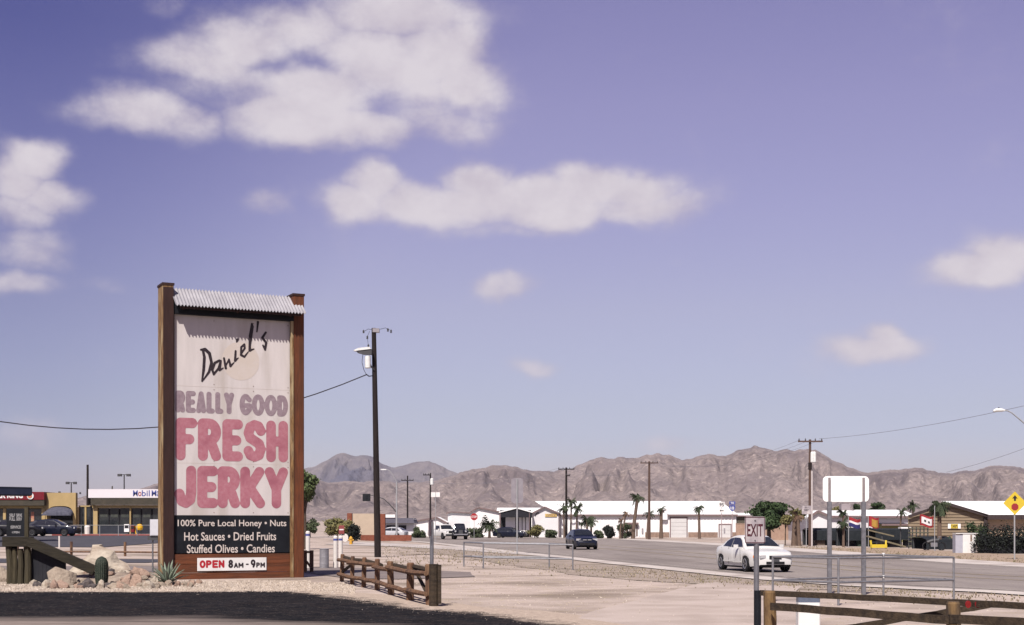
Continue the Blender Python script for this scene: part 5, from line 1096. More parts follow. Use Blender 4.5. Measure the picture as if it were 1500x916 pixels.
mb = MB(); mb.lathe([(4.9 * k, 0), (4.9 * k, .06)], 20); mb.v = [(A4(48.5) + v[0], -.72 - v[2], AZ(727) + v[1]) for v in mb.v]; em = mb.build('round_emblem', m_white, rb_)
mb = MB(); mb.lathe([(3.2 * k, 0), (3.2 * k, .03)], 16); mb.v = [(A4(47.8) + v[0], -.79 - v[2], AZ(726.8) + v[1]) for v in mb.v]; mb.build('bun_disc', mat('emblem orange', (.62, .22, .12), rough=.5), em)
# dark canopy in front
D2 = 100; cn = thing('fuel_canopy', 'corner of a dark navy fuel canopy at the left edge', 'canopy', (X(0, D2), D2, gz(X(0, D2), D2))); g2 = cn.location.z; k2 = D2 / F
m_can = mat('dark navy canopy fascia', (.008, .012, .026), (.014, .018, .032), scale=1, rough=.5)
def CN(px, py, D): return (X(px, D) - X(0, D2), D - D2, Z(py, D) - g2)
z1_, z0_ = Z(714, D2 + 2) - g2, Z(725.5, D2 + 2) - g2; xr_ = X(47, D2 + 2) - X(0, D2)
mb = MB(); mb.add([(xr_, 2, z0_), (xr_, 2, z1_), (xr_ - 12, -12, z1_), (xr_ - 12, -12, z0_), (xr_ - 1.5, 6, z0_), (xr_ - 1.5, 6, z1_), (xr_ - 16, -8, z1_), (xr_ - 16, -8, z0_)], [(0, 1, 2, 3), (4, 5, 1, 0), (7, 6, 5, 4), (3, 2, 6, 7), (1, 5, 6, 2), (0, 3, 7, 4)]); cf = mb.build('fascia', m_can, cn)
mb = MB(); mb.add([(xr_ + .03, 1.97, z0_ + .02), (xr_ + .03, 1.97, z0_ + .42), (xr_ - 11.97, -12.05, z0_ + .42), (xr_ - 11.97, -12.05, z0_ + .02)], [(0, 1, 2, 3)]); mb.build('light_band', mat('dull blue strip', (.02, .028, .055), (.03, .036, .065), scale=2, rough=.5), cf)
for a in ((xr_ - 7.6, -4.5),):
    mb = MB(); mb.box((a[0], a[1], z0_ / 2), (.35, .35, z0_)); mb.build('column', m_can, cn)
# sidewalk with red kerb
sw = []
mb = MB(); mb.box((X(100, 133), 133.2, GS + .07), (36, 3.0, .16)); struct(mb.build('store_sidewalk', m_conc2))
mb = MB(); mb.box((X(185, 133), 131.66, GS + .06), (13, .10, .17)); struct(mb.build('red_kerb', mat('red kerb paint', (.28, .05, .045), (.2, .06, .05), scale=3, rough=.8)))
# things along the storefront
def at_store(px): return (X(px, 132.6), 132.6, GS + .15)
k3 = 132.6 / F
def nbox(label, px, w, h, m):
    t = thing('newspaper_box', label, 'newspaper box', at_store(px)); mb = MB(); rbox(mb, (0, 0, h * .6), (w, .45, h * .75), .03); b_o = mb.build('body', m, t)
    mb = MB(); mb.box((0, -.235, h * .72), (w * .75, .02, h * .28)); mb.build('window', m_shade, b_o)
    mb = MB(); mb.box((0, 0, h * .12), (w * .5, .3, h * .24)); mb.build('pedestal', m_greyd, t); return t
nbox('white newspaper box, left of the group before the store windows', 186.5, 7.5 * k3, .95, m_ww); nbox('red and white newspaper box in the middle of the group', 195, 5 * k3, .85, m_redb)
t = thing('yellow_cart', 'rounded yellow ride cart on thin legs before the store windows', 'cart', at_store(204.5)); m_y2 = mat('yellow plastic', (.72, .42, .02), (.66, .38, .02), scale=4, rough=.4)
mb = MB(); mb.lathe([(.12, .35), (.28, .42), (.33, .6), (.30, .8), (.15, .92), (.02, .95)], 12); mb.build('body', m_y2, t); mb = MB(); mb.path([(-.25, 0, .6), (-.42, 0, .72), (-.36, 0, .15), (-.3, 0, 0)], .05, 6); mb.build('handle', m_y2, t)
for dx in (-.12, .14): mb = MB(); mb.tube((dx, 0, 0), (dx, 0, .42), .035, n=6); mb.build('leg', m_greyd, t)
for px, h, lab, m in ((95, .75, 'pale bin under the left end of the arch awning', m_grey), (128, .85, 'beige bin beside the store door', m_bol), (111, .5, 'pair of white sacks stacked at the foot of the yellow arch pillar', m_ww)):
    t = thing('litter_bin' if px != 111 else 'white_sacks', lab, 'bin' if px != 111 else 'sacks', at_store(px)); mb = MB(); mb.lathe([(.24, 0), (.27, h * .8), (.20, h * .95), (.08, h)], 10); mb.build('body', m, t)
# thin rail along the storefront and posts before the lot
def post_rail(label, px0, px1, D, h, n, m, r, rails):
    t = thing('lot_fence', label, 'fence', GP((px0 + px1) / 2, D)); g = t.location.z; ox_ = t.location.x
    for i in range(n):
        px = px0 + (px1 - px0) * i / (n - 1); x = X(px, D); mb = MB(); mb.tube((x - ox_, 0, gz(x, D) - g - .1), (x - ox_, 0, gz(x, D) - g + h), r, n=6); mb.build('post', m, t)
    for z in rails:
        a, b = X(px0, D), X(px1, D); mb = MB(); mb.tube((a - ox_, -r, gz(a, D) - g + z), (b - ox_, -r, gz(b, D) - g + z), r * .7, n=6); mb.build('rail', m, t)
post_rail('thin pipe rail along the dark storefront', 10, 228, 129.5, 1.0, 9, m_grey, .03, (.98,))
post_rail('low brown post and rail fence between the lot and the dirt, left of the sign', 26, 262, 74, .75, 4, m_rust, .07, (.22,))
t = thing('white_stake', 'thin white stake standing in the lot left of the fence post', 'post', GP(87, 88)); mb = MB(); mb.tube((0, 0, 0), (0, 0, .75), .05, n=6); mb.build('shaft', m_bol, t)
# ================================================================== VEHICLES
m_tyre = mat('tyre rubber', (.012, .012, .014), rough=.8)
m_rim = mat('alloy rim', (.45, .45, .47), (.38, .38, .4), scale=9, rough=.3, metal=.7)
m_cglass = mat('tinted car glass', (.012, .014, .018), (.018, .02, .024), rough=.06, spec=.6)
m_wpaint = mat('white car paint', (.64, .63, .61), (.62, .61, .59), scale=1, rough=.35, coat=.5)
m_navyp = mat('dark blue car paint', (.005, .007, .018), (.006, .009, .022), scale=1, rough=.35, coat=.4)
m_blkp = mat('black car paint', (.005, .005, .007), rough=.35, coat=.4)
m_lens = mat('headlight lens', (.62, .62, .62), (.5, .5, .52), scale=20, rough=.1, metal=.3)
m_amber = mat('amber lens', (.62, .16, .02), rough=.3)
m_blackpl = mat('black grille', (.015, .015, .017), rough=.6)
def ip(x, P): return float(np.interp(x, [p[0] for p in P], [p[1] for p in P]))
def make_car(name, label, cat, loc, rz, S, paint, group=None):
    """x forward, y left, z up. S: dict of profiles"""
    t = thing(name, label, cat, loc, rz, group); L, Wd = S['L'], S['W']; wr = S['wr']; hub = S['wr']; ax = S['axles']; sill = S['sill']
    xs_ = sorted(set([round(v, 3) for v in np.linspace(-L / 2, L / 2, 64)] + [a + wr * 1.12 * math.cos(R(q)) for a in ax for q in range(0, 181, 12)]))
    V = []; Fc = []; ring = 13
    for x in xs_:
        d = ip(x, S['deck']); u = abs(x) / (L / 2); hw = Wd / 2 * (1 - S.get('taper', .22) * max(0, (u - .62) / .38) ** 2.2) * (1 - .02 * (x > 0))
        zl = sill + S.get('endlift', .04) * max(0, (u - .8) / .2)
        for a in ax:
            q = (wr * 1.12) ** 2 - (x - a) ** 2
            if q > 0: zl = max(zl, hub + math.sqrt(q))
        zs = sill + (d - sill) * .55
        half = [(hw * .95, zl), (hw * .985, zl + (zs - zl) * .4), (hw, max(zs, zl + .02)), (hw * .985, max(d - .10, zl + .03)), (hw * .93, d - .02), (hw * .80, d + .012), (0, d + .035)]
        row = [(x, -y, z) for y, z in half] + [(x, y, z) for y, z in half[:-1][::-1]]; V += row
    n = len(xs_)
    for i in range(n - 1):
        for j in range(ring - 1): Fc.append((i * ring + j, i * ring + j + 1, (i + 1) * ring + j + 1, (i + 1) * ring + j))
    # rounded nose and tail: pull an extra ring in
    for (row, s_) in ((0, -1), (n - 1, 1)):
        base = V[row * ring:(row + 1) * ring]; cz = sum(v[2] for v in base) / ring; o = len(V)
        V += [(v[0] + s_ * .05, v[1] * .90, cz + (v[2] - cz) * .86) for v in base]
        for j in range(ring - 1): Fc.append((row * ring + j, row * ring + j + 1, o + j + 1, o + j))
        Fc.append(tuple(range(o, o + ring)))
    mb = MB(); mb.add(V, Fc); body = mb.build('body', paint, t, smooth=True)
    body.data.set_sharp_from_angle(angle=R(38))
    mb = MB(); mb.box((0, 0, sill + .16), (L * .93, Wd * .80, .34)); mb.box((0, 0, sill - .02), (L * .55, Wd * .9, .1)); mb.build('underbody', m_blackpl, t)
    # cabin
    top = S['cabin']; hwb, hwt, Hh = S['hwb'], S['hwt'], S['H']; zb_ = S['belt']; V = []; Fc = []
    cx_ = list(np.linspace(top[0][0], top[-1][0], 40)); 
    def hwz(z): f = max(0, min(1, (z - zb_) / (Hh - zb_))); return hwb + (hwt - hwb) * f
    for x in cx_:
        z = max(ip(x, top), zb_ - .1); w = hwz(z); r7 = [(hwb, zb_ - .12), (hwz(min(z, zb_)), min(z, zb_)), (hwz(zb_ + (z - zb_) * .5), zb_ + (z - zb_) * .5), (w, z - .03), (w * .9, z + .005), (0, z + .03)]
        V += [(x, -a, b) for a, b in r7] + [(x, a, b) for a, b in r7[:-1][::-1]]
    rr_ = 11
    for i in range(len(cx_) - 1):
        for j in range(rr_ - 1): Fc.append((i * rr_ + j, i * rr_ + j + 1, (i + 1) * rr_ + j + 1, (i + 1) * rr_ + j))
    Fc += [tuple(range(rr_)), tuple(range((len(cx_) - 1) * rr_, len(cx_) * rr_))[::-1]]
    mb = MB(); mb.add(V, Fc); cab = mb.build('cabin', paint, t, smooth=True); cab.data.set_sharp_from_angle(angle=R(38))
    # glass: side windows
    for poly in S['side']:
        for s_ in (-1, 1):
            mb = MB(); V = [(x, s_ * (hwz(z) + .012), z) for x, z in poly]; V += [(x, s_ * (hwz(z) - .02), z) for x, z in poly]; k_ = len(poly)
            mb.add(V, [tuple(range(k_)), tuple(range(k_, 2 * k_))[::-1]] + [(i, (i + 1) % k_, (i + 1) % k_ + k_, i + k_) for i in range(k_)]); mb.build('side_window', m_cglass, cab)
    for nm, (xa, xb) in (('windshield', S['ws']), ('rear_window', S['rw'])):
        V = []; Fc = []; m_ = 8
        for i in range(m_ + 1):
            x = xa + (xb - xa) * i / m_; z = ip(x, top); dz = (ip(x + .01, top) - ip(x - .01, top)) / .02; nn = Vector((-dz, 0, 1)).normalized() * .014; w = hwz(z) - .07
            for yy, cr_ in ((-w, .0), (-w * .5, .022), (0, .03), (w * .5, .022), (w, .0)): V.append((x + nn.x, yy, z + nn.z + cr_))
        for i in range(m_):
            for j in range(4): Fc.append((i * 5 + j, i * 5 + j + 1, i * 5 + 6 + j, i * 5 + 5 + j))
        mb = MB(); mb.add(V, Fc); mb.build(nm, m_cglass, cab, smooth=True)
    # wheels
    for a in ax:
        for s_ in (-1, 1):
            y = s_ * (Wd / 2 - .12); mb = MB(); tw = .11
            prof = [(wr * .62, -tw), (wr * .93, -tw), (wr, -tw * .7), (wr, tw * .7), (wr * .93, tw), (wr * .62, tw)]
            mb.lathe(prof, 24); mb.v = [(a + v[0], y + v[2], hub + v[1]) for v in mb.v]; wh = mb.build('wheel', m_tyre, t, smooth=False)
            mb = MB(); mb.lathe([(wr * .64, 0), (wr * .60, .012), (wr * .5, .0), (wr * .12, .0)], 20); yy = y + s_ * (tw + .002); mb.v = [(a + v[0], yy + s_ * v[2], hub + v[1]) for v in mb.v]; rm = mb.build('rim', m_rim if S.get('alloy', True) else m_greyd, wh)
            for q in range(5):
                ang = R(72 * q); mb = MB(); c, s2 = math.cos(ang), math.sin(ang); ca, sa = math.cos(ang + R(36)), math.sin(ang + R(36))
                P = [(wr * .2 * ca - wr * .07 * sa, wr * .2 * sa + wr * .07 * ca), (wr * .5 * ca - wr * .11 * sa, wr * .5 * sa + wr * .11 * ca), (wr * .5 * ca + wr * .11 * sa, wr * .5 * sa - wr * .11 * ca), (wr * .2 * ca + wr * .07 * sa, wr * .2 * sa - wr * .07 * ca)]
                mb.prism([(a + p, hub + q_) for p, q_ in P], yy + s_ * .001, yy + s_ * .004)
                mb.build('rim_gap', m_blackpl, wh)
    # mirrors
    for s_ in (-1, 1):
        mb = MB(); rbox(mb, (S['mirror'][0], s_ * (Wd / 2 + .06), S['mirror'][1]), (.12, .2, .13), .04); mb.build('mirror', paint, t)
    xf = L / 2 + .05
    for nm, m, bx in S['front']:
        for s_ in ((-1, 1) if bx[1] else (0,)):
            mb = MB(); M = Matrix.Rotation(s_ * R(bx[6] if len(bx) > 6 else 0), 3, 'Z'); mb.box((xf + bx[0], s_ * bx[1], bx[2]), (bx[3], bx[4], bx[5]), M=M); mb.build(nm, m, body)
    return t, body
sedan = dict(L=4.55, W=1.82, H=1.43, wr=.325, axles=(-1.32, 1.39), sill=.22, belt=.90, hwb=.80, hwt=.58, taper=.20,
    deck=[(-2.28, .80), (-2.1, .93), (-1.7, .98), (-1.0, .98), (0, .94), (.85, .93), (1.3, .89), (1.8, .82), (2.1, .79), (2.28, .72)],
    cabin=[(-1.75, .95), (-1.5, 1.08), (-1.1, 1.27), (-.7, 1.38), (-.3, 1.42), (.1, 1.41), (.35, 1.36), (.7, 1.19), (1.2, .92)],
    side=[[(-1.35, .95), (-.42, .96), (-.42, 1.33), (-.75, 1.30), (-1.05, 1.19)], [(-.36, .96), (.86, .98), (.45, 1.24), (.2, 1.33), (-.36, 1.34)]],
    ws=(.38, 1.08), rw=(-1.55, -.85), mirror=(.62, 1.0),
    front=[('headlight', m_lens, (-.015, .50, .61, .07, .30, .12, -10)), ('headlight_wing', m_lens, (-.10, .70, .61, .07, .14, .11, -48)), ('indicator', m_amber, (-.21, .795, .61, .07, .10, .10, -62)), ('grille', m_blackpl, (.0, 0, .59, .05, .50, .13)), ('number_plate', m_greyd, (.02, 0, .46, .02, .32, .09)), ('lower_intake', m_blackpl, (-.0, 0, .37, .05, .75, .10)), ('fog_light', m_blackpl, (-.07, .62, .38, .06, .14, .09, -20))])
D = 57.6; x = X(1103, D)
t, bd = make_car('white_sedan', 'white four door sedan driving on the road behind the EXIT sign', 'car', (x, D, gz(x, D) + .04), R(-78), sedan, m_wpaint)
for (xa, za, xb, zb_) in ((-.40, .28, -.40, .95), (.95, .32, .82, .93), (-1.18, .55, -1.25, .93)):
    for s_ in (-1, 1):
        mb = MB(); mb.beam((xa, s_ * .912, za), (xb, s_ * .885, zb_), .006, .014); mb.build('door_line', m_blackpl, bd)
for s_ in (-1, 1):
    mb = MB(); mb.box((0.05, s_ * .915, .40), (2.0, .02, .05)); mb.build('side_trim', m_wpaint, bd)
dark = dict(sedan); dark.update(L=4.5, W=1.82, H=1.50, taper=.16, deck=[(-2.25, .85), (-2.0, .98), (-1.0, 1.0), (.85, .98), (1.6, .93), (2.1, .84), (2.25, .7)],
    cabin=[(-2.1, .98), (-1.8, 1.2), (-1.4, 1.38), (-.7, 1.47), (-.1, 1.49), (.3, 1.44), (.7, 1.24), (1.15, .97)], side=[[(-1.6, 1.0), (-.42, 1.0), (-.42, 1.38), (-1.2, 1.32)], [(-.36, 1.0), (.8, 1.02), (.4, 1.3), (-.36, 1.39)]], ws=(.38, 1.02), rw=(-2.0, -1.55), alloy=False,
    front=[('headlight', m_lens, (-.10, .62, .74, .1, .36, .15, -20)), ('grille', m_blackpl, (.0, 0, .70, .05, .6, .12)), ('lower_intake', m_blackpl, (0, 0, .42, .05, 1.1, .18)), ('badge', m_lens, (.03, .18, .72, .02, .28, .04))])
D = 107; x = X(851.5, D); make_car('dark_blue_car', 'dark blue car coming towards the viewer in the middle of the road', 'car', (x, D, gz(x, D) + .04), R(-82), dark, m_navyp)
pick = dict(L=5.4, W=1.95, H=1.86, wr=.39, axles=(-1.7, 1.75), sill=.42, belt=1.15, hwb=.90, hwt=.74, taper=.08, deck=[(-2.7, 1.15), (-.6, 1.15), (.9, 1.15), (1.5, 1.13), (2.5, 1.06), (2.7, .95)],
    cabin=[(-.75, 1.15), (-.62, 1.72), (-.45, 1.83), (.5, 1.84), (.7, 1.78), (1.25, 1.15)], side=[[(-.5, 1.2), (.95, 1.2), (.62, 1.68), (-.45, 1.7)]], ws=(.74, 1.18), rw=(-.72, -.64), mirror=(.95, 1.25), alloy=False,
    front=[('headlight', m_lens, (-.04, .72, .92, .06, .28, .2)), ('grille', m_blackpl, (0, 0, .92, .05, 1.05, .28)), ('bumper', m_greyd, (.02, 0, .55, .12, 1.8, .22))])
D = 178; x = X(649, D); make_car('white_pickup', 'white pickup truck facing the viewer, left of the old black truck', 'pickup truck', (x, D, gz(x, D) + .04), R(-62), pick, m_wpaint)
old = dict(L=4.6, W=1.75, H=1.95, wr=.38, axles=(-1.35, 1.45), sill=.42, belt=1.18, hwb=.74, hwt=.60, taper=.35, deck=[(-2.3, 1.0), (-.7, 1.1), (.6, 1.2), (1.2, 1.2), (1.9, 1.12), (2.3, .9)],
    cabin=[(-.85, 1.15), (-.8, 1.65), (-.55, 1.88), (-.1, 1.95), (.3, 1.9), (.5, 1.75), (.75, 1.2)], side=[[(-.5, 1.25), (.45, 1.25), (.3, 1.7), (-.45, 1.7)]], ws=(.50, .72), rw=(-.84, -.81), mirror=(.6, 1.35), alloy=False,
    front=[('headlight', m_lens, (-.25, .62, 1.0, .14, .2, .2)), ('grille', m_greyd, (-.02, 0, .92, .06, .5, .5)), ('bumper', m_rim, (.08, 0, .62, .08, 1.7, .14))])
D = 176; x = X(673, D); t, bd = make_car('black_truck', 'old black rounded truck facing the viewer, right of the white pickup', 'truck', (x, D, gz(x, D) + .04), R(-84), old, m_blkp)
for s_ in (-1, 1):   # bulging front wings
    for ax_ in (1.45, -1.35):
        mb = MB(); pts = [(ax_ + .62 * math.cos(R(a)), s_ * .86, .40 + .62 * math.sin(R(a))) for a in range(-5, 181, 18)]; mb.path(pts, [.10] + [.15] * (len(pts) - 2) + [.10], 8); mb.build('wing', m_blkp, bd, smooth=True)
# dark parked cars before the stores
pk = dict(dark); pk['alloy'] = False
D = 124; t, _ = make_car('parked_dark_car', 'dark parked car under the red sign band, half behind the wooden plaque', 'car', (X(24, D), D, gz(X(24, D), D) + .03), R(12), pk, m_blkp)
D = 126; make_car('parked_dark_car', 'dark parked car before the arched entrance', 'car', (X(78, D), D, gz(X(78, D), D) + .03), R(-6), pk, m_navyp)
D = 197; make_car('parked_dark_car', 'dark car parked under the open carport', 'car', (X(747, D), D, -.2), R(-20), pk, m_navyp)
D = 196; make_car('parked_silver_car', 'pale car parked before the low dark roofed building', 'car', (X(573, D), D, -.2), R(160), dict(dark, alloy=False), mat('silver paint', (.5, .5, .52), rough=.3, coat=.5))

# ================================================================== VEGETATION
def leafmat(name, a, b, c=None): return mat(name, a, b, scale=3.5, rough=.75, spec=.2, c3=c, s3=1.1, thresh=(.3, .7))
m_tree = leafmat('dark green foliage', (.030, .055, .020), (.055, .085, .034), (.018, .034, .014))
m_bush = leafmat('bush foliage', (.05, .07, .035), (.085, .10, .05), (.03, .042, .022))
m_dry = leafmat('dry yellow green foliage', (.14, .14, .05), (.19, .16, .07), (.08, .085, .035))
m_palm = leafmat('palm frond green', (.028, .042, .022), (.055, .07, .035))
m_deadp = leafmat('dead frond brown', (.14, .085, .055), (.2, .13, .09))
m_bark = mat('tree bark', (.10, .07, .05), (.05, .035, .028), scale=6, rough=.9)
m_ptrunk = mat('palm trunk', (.17, .12, .09), (.09, .06, .045), scale=8, rough=.9, stretch=(1, 1, 4))
m_hedge = leafmat('dark hedge foliage', (.010, .014, .012), (.022, .027, .021), (.007, .009, .008))
def leafcloud(name, m, parent, clumps, n, size, seed, squash=1.0, hole=.0):
    """thousands of small leaf faces spread through several clumps"""
    r = np.random.RandomState(seed); C_ = np.array([c[:3] for c in clumps]); RD = np.array([c[3:6] for c in clumps]); w = RD.prod(1) ** .7; idx = r.choice(len(clumps), n, p=w / w.sum())
    d = r.normal(size=(n, 3)); d /= np.linalg.norm(d, axis=1)[:, None]; rad = r.uniform(.2, 1, n) ** .45 * np.where(r.uniform(size=n) < .22, r.uniform(1.0, 1.42, n), 1.0)
    bump = .82 + .36 * (vnoise(d[:, 0] * 3 + idx * 5.3 + 50, d[:, 2] * 3 + d[:, 1] * 2 + 50, seed))
    p = C_[idx] + d * (rad * bump)[:, None] * RD[idx]
    nrm = d + r.normal(scale=.6, size=(n, 3)); nrm /= np.linalg.norm(nrm, axis=1)[:, None]
    a = np.cross(nrm, r.normal(size=(n, 3))); a /= np.linalg.norm(a, axis=1)[:, None]; b = np.cross(nrm, a); s_ = size * r.uniform(.6, 1.4, n)[:, None]
    V = np.stack([p - a * s_, p - b * s_ * .5, p + a * s_, p + b * s_ * .5], 1).reshape(-1, 3); Fc = np.arange(4 * n).reshape(-1, 4)
    me = bpy.data.meshes.new(name); me.from_pydata(V.tolist(), [], Fc.tolist()); me.materials.append(m); o = bpy.data.objects.new(name, me); col.objects.link(o)
    if parent: o.parent = parent
    return o
def tree(name, label, px, D, top, bot, wpx, m, n=2600, size=.16, seed=1, trunk=.14, crown_bottom=None, cat='tree', group=None, nclump=12, base=None):
    x = X(px, D); g = gz(x, D) if base is None else base; t = thing(name, label, cat, (x, D, g), 0, group); k = D / F; h = Z(top, D) - g; cb = Z(crown_bottom if crown_bottom else bot, D) - g; w = wpx * k / 2; r = random.Random(seed)
    mid = (h + cb) / 2; hh = (h - cb) / 2; cl = []
    for i in range(nclump):
        a = r.uniform(0, 2 * math.pi); q = r.uniform(.15, .62); zz = r.uniform(-.6, .62); cl.append((math.cos(a) * q * w, math.sin(a) * q * w * .9, mid + zz * hh, w * r.uniform(.30, .48), w * r.uniform(.30, .45), hh * r.uniform(.26, .42)))
    leafcloud('crown', m, t, cl, n, size, seed)
    if trunk:
        top_ = Vector((r.uniform(-.1, .1) * w, 0, mid)); mb = MB(); mb.path([(0, 0, -.2), (top_.x * .5, 0, mid * .5), top_], [trunk, trunk * .8, trunk * .5], 8); tr = mb.build('trunk', m_bark, t)
        for c in cl[:7]:
            mb = MB(); s_ = Vector((top_.x * .4, 0, max(cb * .8, mid * .45))); e_ = Vector(c[:3]); mb.path([s_, (s_ + e_) / 2 + Vector((0, 0, -.05 * hh)), e_], [trunk * .5, trunk * .35, trunk * .15], 5); mb.build('limb', m_bark, tr)
    return t
tree('big_green_tree', 'large round dark green tree behind the EXIT sign', 1127, 130, 731, 782, 62, m_tree, n=9000, size=.15, seed=4, trunk=.22, crown_bottom=776, nclump=22)
tree('green_tree', 'feathery green tree leaning out behind the right side of the jerky sign', 447, 95, 679, 738, 58, leafmat('pale feathery foliage', (.085, .12, .045), (.12, .15, .06), (.055, .08, .03)), n=7000, size=.13, seed=9, trunk=.16, crown_bottom=742, nclump=16)
tree('yellow_green_shrub', 'tall yellow green shrub left of the beige monument wall', 495, 140, 752, 782, 52, m_dry, n=4200, size=.13, seed=12, trunk=.06, crown_bottom=788, cat='bush')
tree('dark_shrub', 'dark green bushy palm shrub before the left brick pier', 516, 122, 767, 792, 28, m_hedge, n=1500, size=.12, seed=13, trunk=.05, crown_bottom=797, cat='bush')
tree('grey_brush', 'grey green brush at the right foot of the jerky sign', 455, 150, 758, 782, 30, m_bush, n=1500, size=.12, seed=14, trunk=.05, crown_bottom=783, cat='bush')
for i, (px, D, top, w, m, lab) in enumerate([
    (614, 195, 772, 20, m_bush, 'low dark bush before the small white shed'), (697, 196, 773, 26, m_bush, 'dark bush left of the fan palm, before the white warehouse'),
    (783, 194, 767, 22, m_dry, 'yellowish shrub at the right post of the open carport'), (808, 194, 775, 20, m_bush, 'low brush under the gabled warehouse wall'),
    (893, 186, 769, 21, m_hedge, 'rounded dark bush before the long warehouse, right of the dark car'), (915, 186, 765, 20, m_bush, 'scrubby bush under the bent dead palms'),
    (877, 188, 777, 14, m_bush, 'small low bush just right of the dark car roof'), (1000, 330, 738, 44, m_dry, 'far green treetops showing over the long warehouse roof'), (1232, 210, 740, 30, m_dry, 'olive treetop behind the blank sign, left'),
    (1285, 200, 734, 24, m_tree, 'green treetop right of the blank sign'), (1255, 205, 738, 12, m_tree, 'thin green treetop between the blank sign posts'),
    (1170, 128, 745, 24, m_dry, 'ragged dry palm skirt tree left of the transformer pole'), (1150, 128, 752, 20, m_dry, 'brown and green scrub right of the big tree')]):
    base = None; tree('bush' if top > 760 else 'scrub_tree', lab, px, D, top, 790, w * 1.25, m, n=1900 if top > 760 else 1800, size=.13, seed=30 + i, trunk=.06, crown_bottom=791 if top > 760 else top + 18, cat='bush' if top > 760 else 'tree')
# palms
def palm(label, px, D, crown, wpx, lean=0, trunk_r=.16, nfr=22, m=m_palm, seed=0, droop=1.0, skirt=True, cat='palm tree', base=None, group=None):
    x = X(px, D); g = gz(x, D); t = thing('palm_tree', label, cat, (x, D, g), 0, group); k = D / F; h = Z(crown, D) - g; r = random.Random(seed); fl = wpx * k / 2 * 1.28; lx_ = lean * k
    mb = MB(); mb.path([(0, 0, -.1), (lx_ * .3, 0, h * .4), (lx_ * .7, 0, h * .75), (lx_, 0, h)], [trunk_r * .95, trunk_r * .75, trunk_r * .7, trunk_r * .8], 8); mb.build('trunk', m_ptrunk, t)
    def fr(mb, az_, el, L_, dr, w0):
        n = 6; P = []; d = Vector((math.cos(az_) * math.cos(el), math.sin(az_) * math.cos(el), math.sin(el))); side = Vector((-math.sin(az_), math.cos(az_), 0)); p = Vector((lx_, 0, h)); V = []
        for i in range(n + 1):
            u = i / n; w = w0 * (0.25 + 1.5 * u * (1 - u * .85)) if u < 1 else .01; V += [p - side * w + Vector((0, 0, -.3 * w)), p + Vector((0, 0, .06 * w)), p + side * w + Vector((0, 0, -.3 * w))]
            d = (d + Vector((0, 0, -dr * .28))).normalized(); p = p + d * L_ / n
        Fc = []
        for i in range(n):
            a = i * 3
            # leaflets: separated by gaps towards the tip
            Fc += [(a, a + 1, a + 4, a + 3), (a + 1, a + 2, a + 5, a + 4)] if i < 2 else []
        mb.add(V, Fc)
        # fan leaflets
        for i in range(7):
            u = .3 + .7 * i / 7; q = V[int(u * n) * 3 + 1]; 
            for s_ in (-1, 1):
                dd = (d * .75 + side * s_ * (.9 - .4 * u) + Vector((0, 0, -.25 - .3 * u))).normalized(); L2 = L_ * .36 * (1.15 - u * .5); tip = q + dd * L2; wv = Vector((0, 0, .07)) + side * .06
                mb.add([q - wv * 1.2, q + wv * 1.2, tip], [(0, 1, 2)])
    mb = MB()
    for i in range(nfr): fr(mb, r.uniform(0, 6.283), R(r.uniform(-20, 75)), fl * r.uniform(.8, 1.1), droop * r.uniform(.8, 1.3), fl * .16)
    mb.build('crown', m, t, fix=False)
    if skirt:
        mb = MB()
        for i in range(12): fr(mb, r.uniform(0, 6.283), R(r.uniform(-80, -50)), fl * .5, .4, fl * .08)
        mb.build('dead_skirt', m_deadp, t, fix=False)
    return t
palm('left palm of the three before the gabled warehouse', 826.5, 196, 745, 21, lean=-1, seed=1)
palm('tallest middle palm of the three before the gabled warehouse', 836, 198, 735, 18, lean=1, seed=2)
palm('right palm of the three before the gabled warehouse', 844.5, 196, 745.5, 22, lean=1, seed=3)
palm('short fan palm, left of a close pair before the long warehouse', 860, 188, 762, 22, seed=4, trunk_r=.2, nfr=26)
palm('short fan palm, right of a close pair before the long warehouse', 866, 186, 764, 18, seed=5, trunk_r=.18)
palm('tiny fan palm left of the close pair', 851.5, 190, 768, 10, seed=6, trunk_r=.1, nfr=12, skirt=False)
palm('wide low fan palm before the white warehouse left of the carport', 717, 193, 770, 30, seed=7, trunk_r=.22, nfr=34, droop=.7)
palm('tall shaggy palm leaning right beside the brown crossarm pole', 927, 186, 729, 25, lean=7, seed=8, trunk_r=.3)
palm('bent dead palm with a drooping brown head before the long warehouse', 911, 184, 751, 14, lean=6, seed=9, m=m_deadp, nfr=12, trunk_r=.14)
palm('small ragged dead palm beneath the bent one', 908, 183, 762, 11, lean=2, seed=10, m=m_deadp, nfr=10, trunk_r=.16)
palm('stubby green palm touching the brown crossarm pole', 948.5, 184, 753, 17, lean=2, seed=11, trunk_r=.24, nfr=16)
palm('stubby palm half hidden by the white sign board', 968.5, 190, 746, 16, lean=0, seed=12, trunk_r=.3, nfr=14)
palm('slender palm before the white wall between the two roll doors', 1024.5, 186, 744, 21, lean=-1, seed=13, trunk_r=.22, nfr=18)
palm('palm in front of the brown building under the bordered flag', 1376, 108, 741, 32, seed=14, trunk_r=.22, nfr=60, droop=1.3)
palm('small dead headed palm left of the brown building', 1318, 135, 750, 18, lean=2, seed=15, trunk_r=.12, nfr=12)
palm('dark palm head showing above the white roof left of the brown building', 1337, 175, 740, 20, seed=16, trunk_r=.15, nfr=22, skirt=False)
palm('palm between the white gabled building and the blank sign post', 1235, 135, 752, 18, seed=17, trunk_r=.12, nfr=18)
palm('low spiky palm with drooping skirt under the blank sign', 1235.5, 118, 768, 22, seed=18, trunk_r=.14, nfr=22)
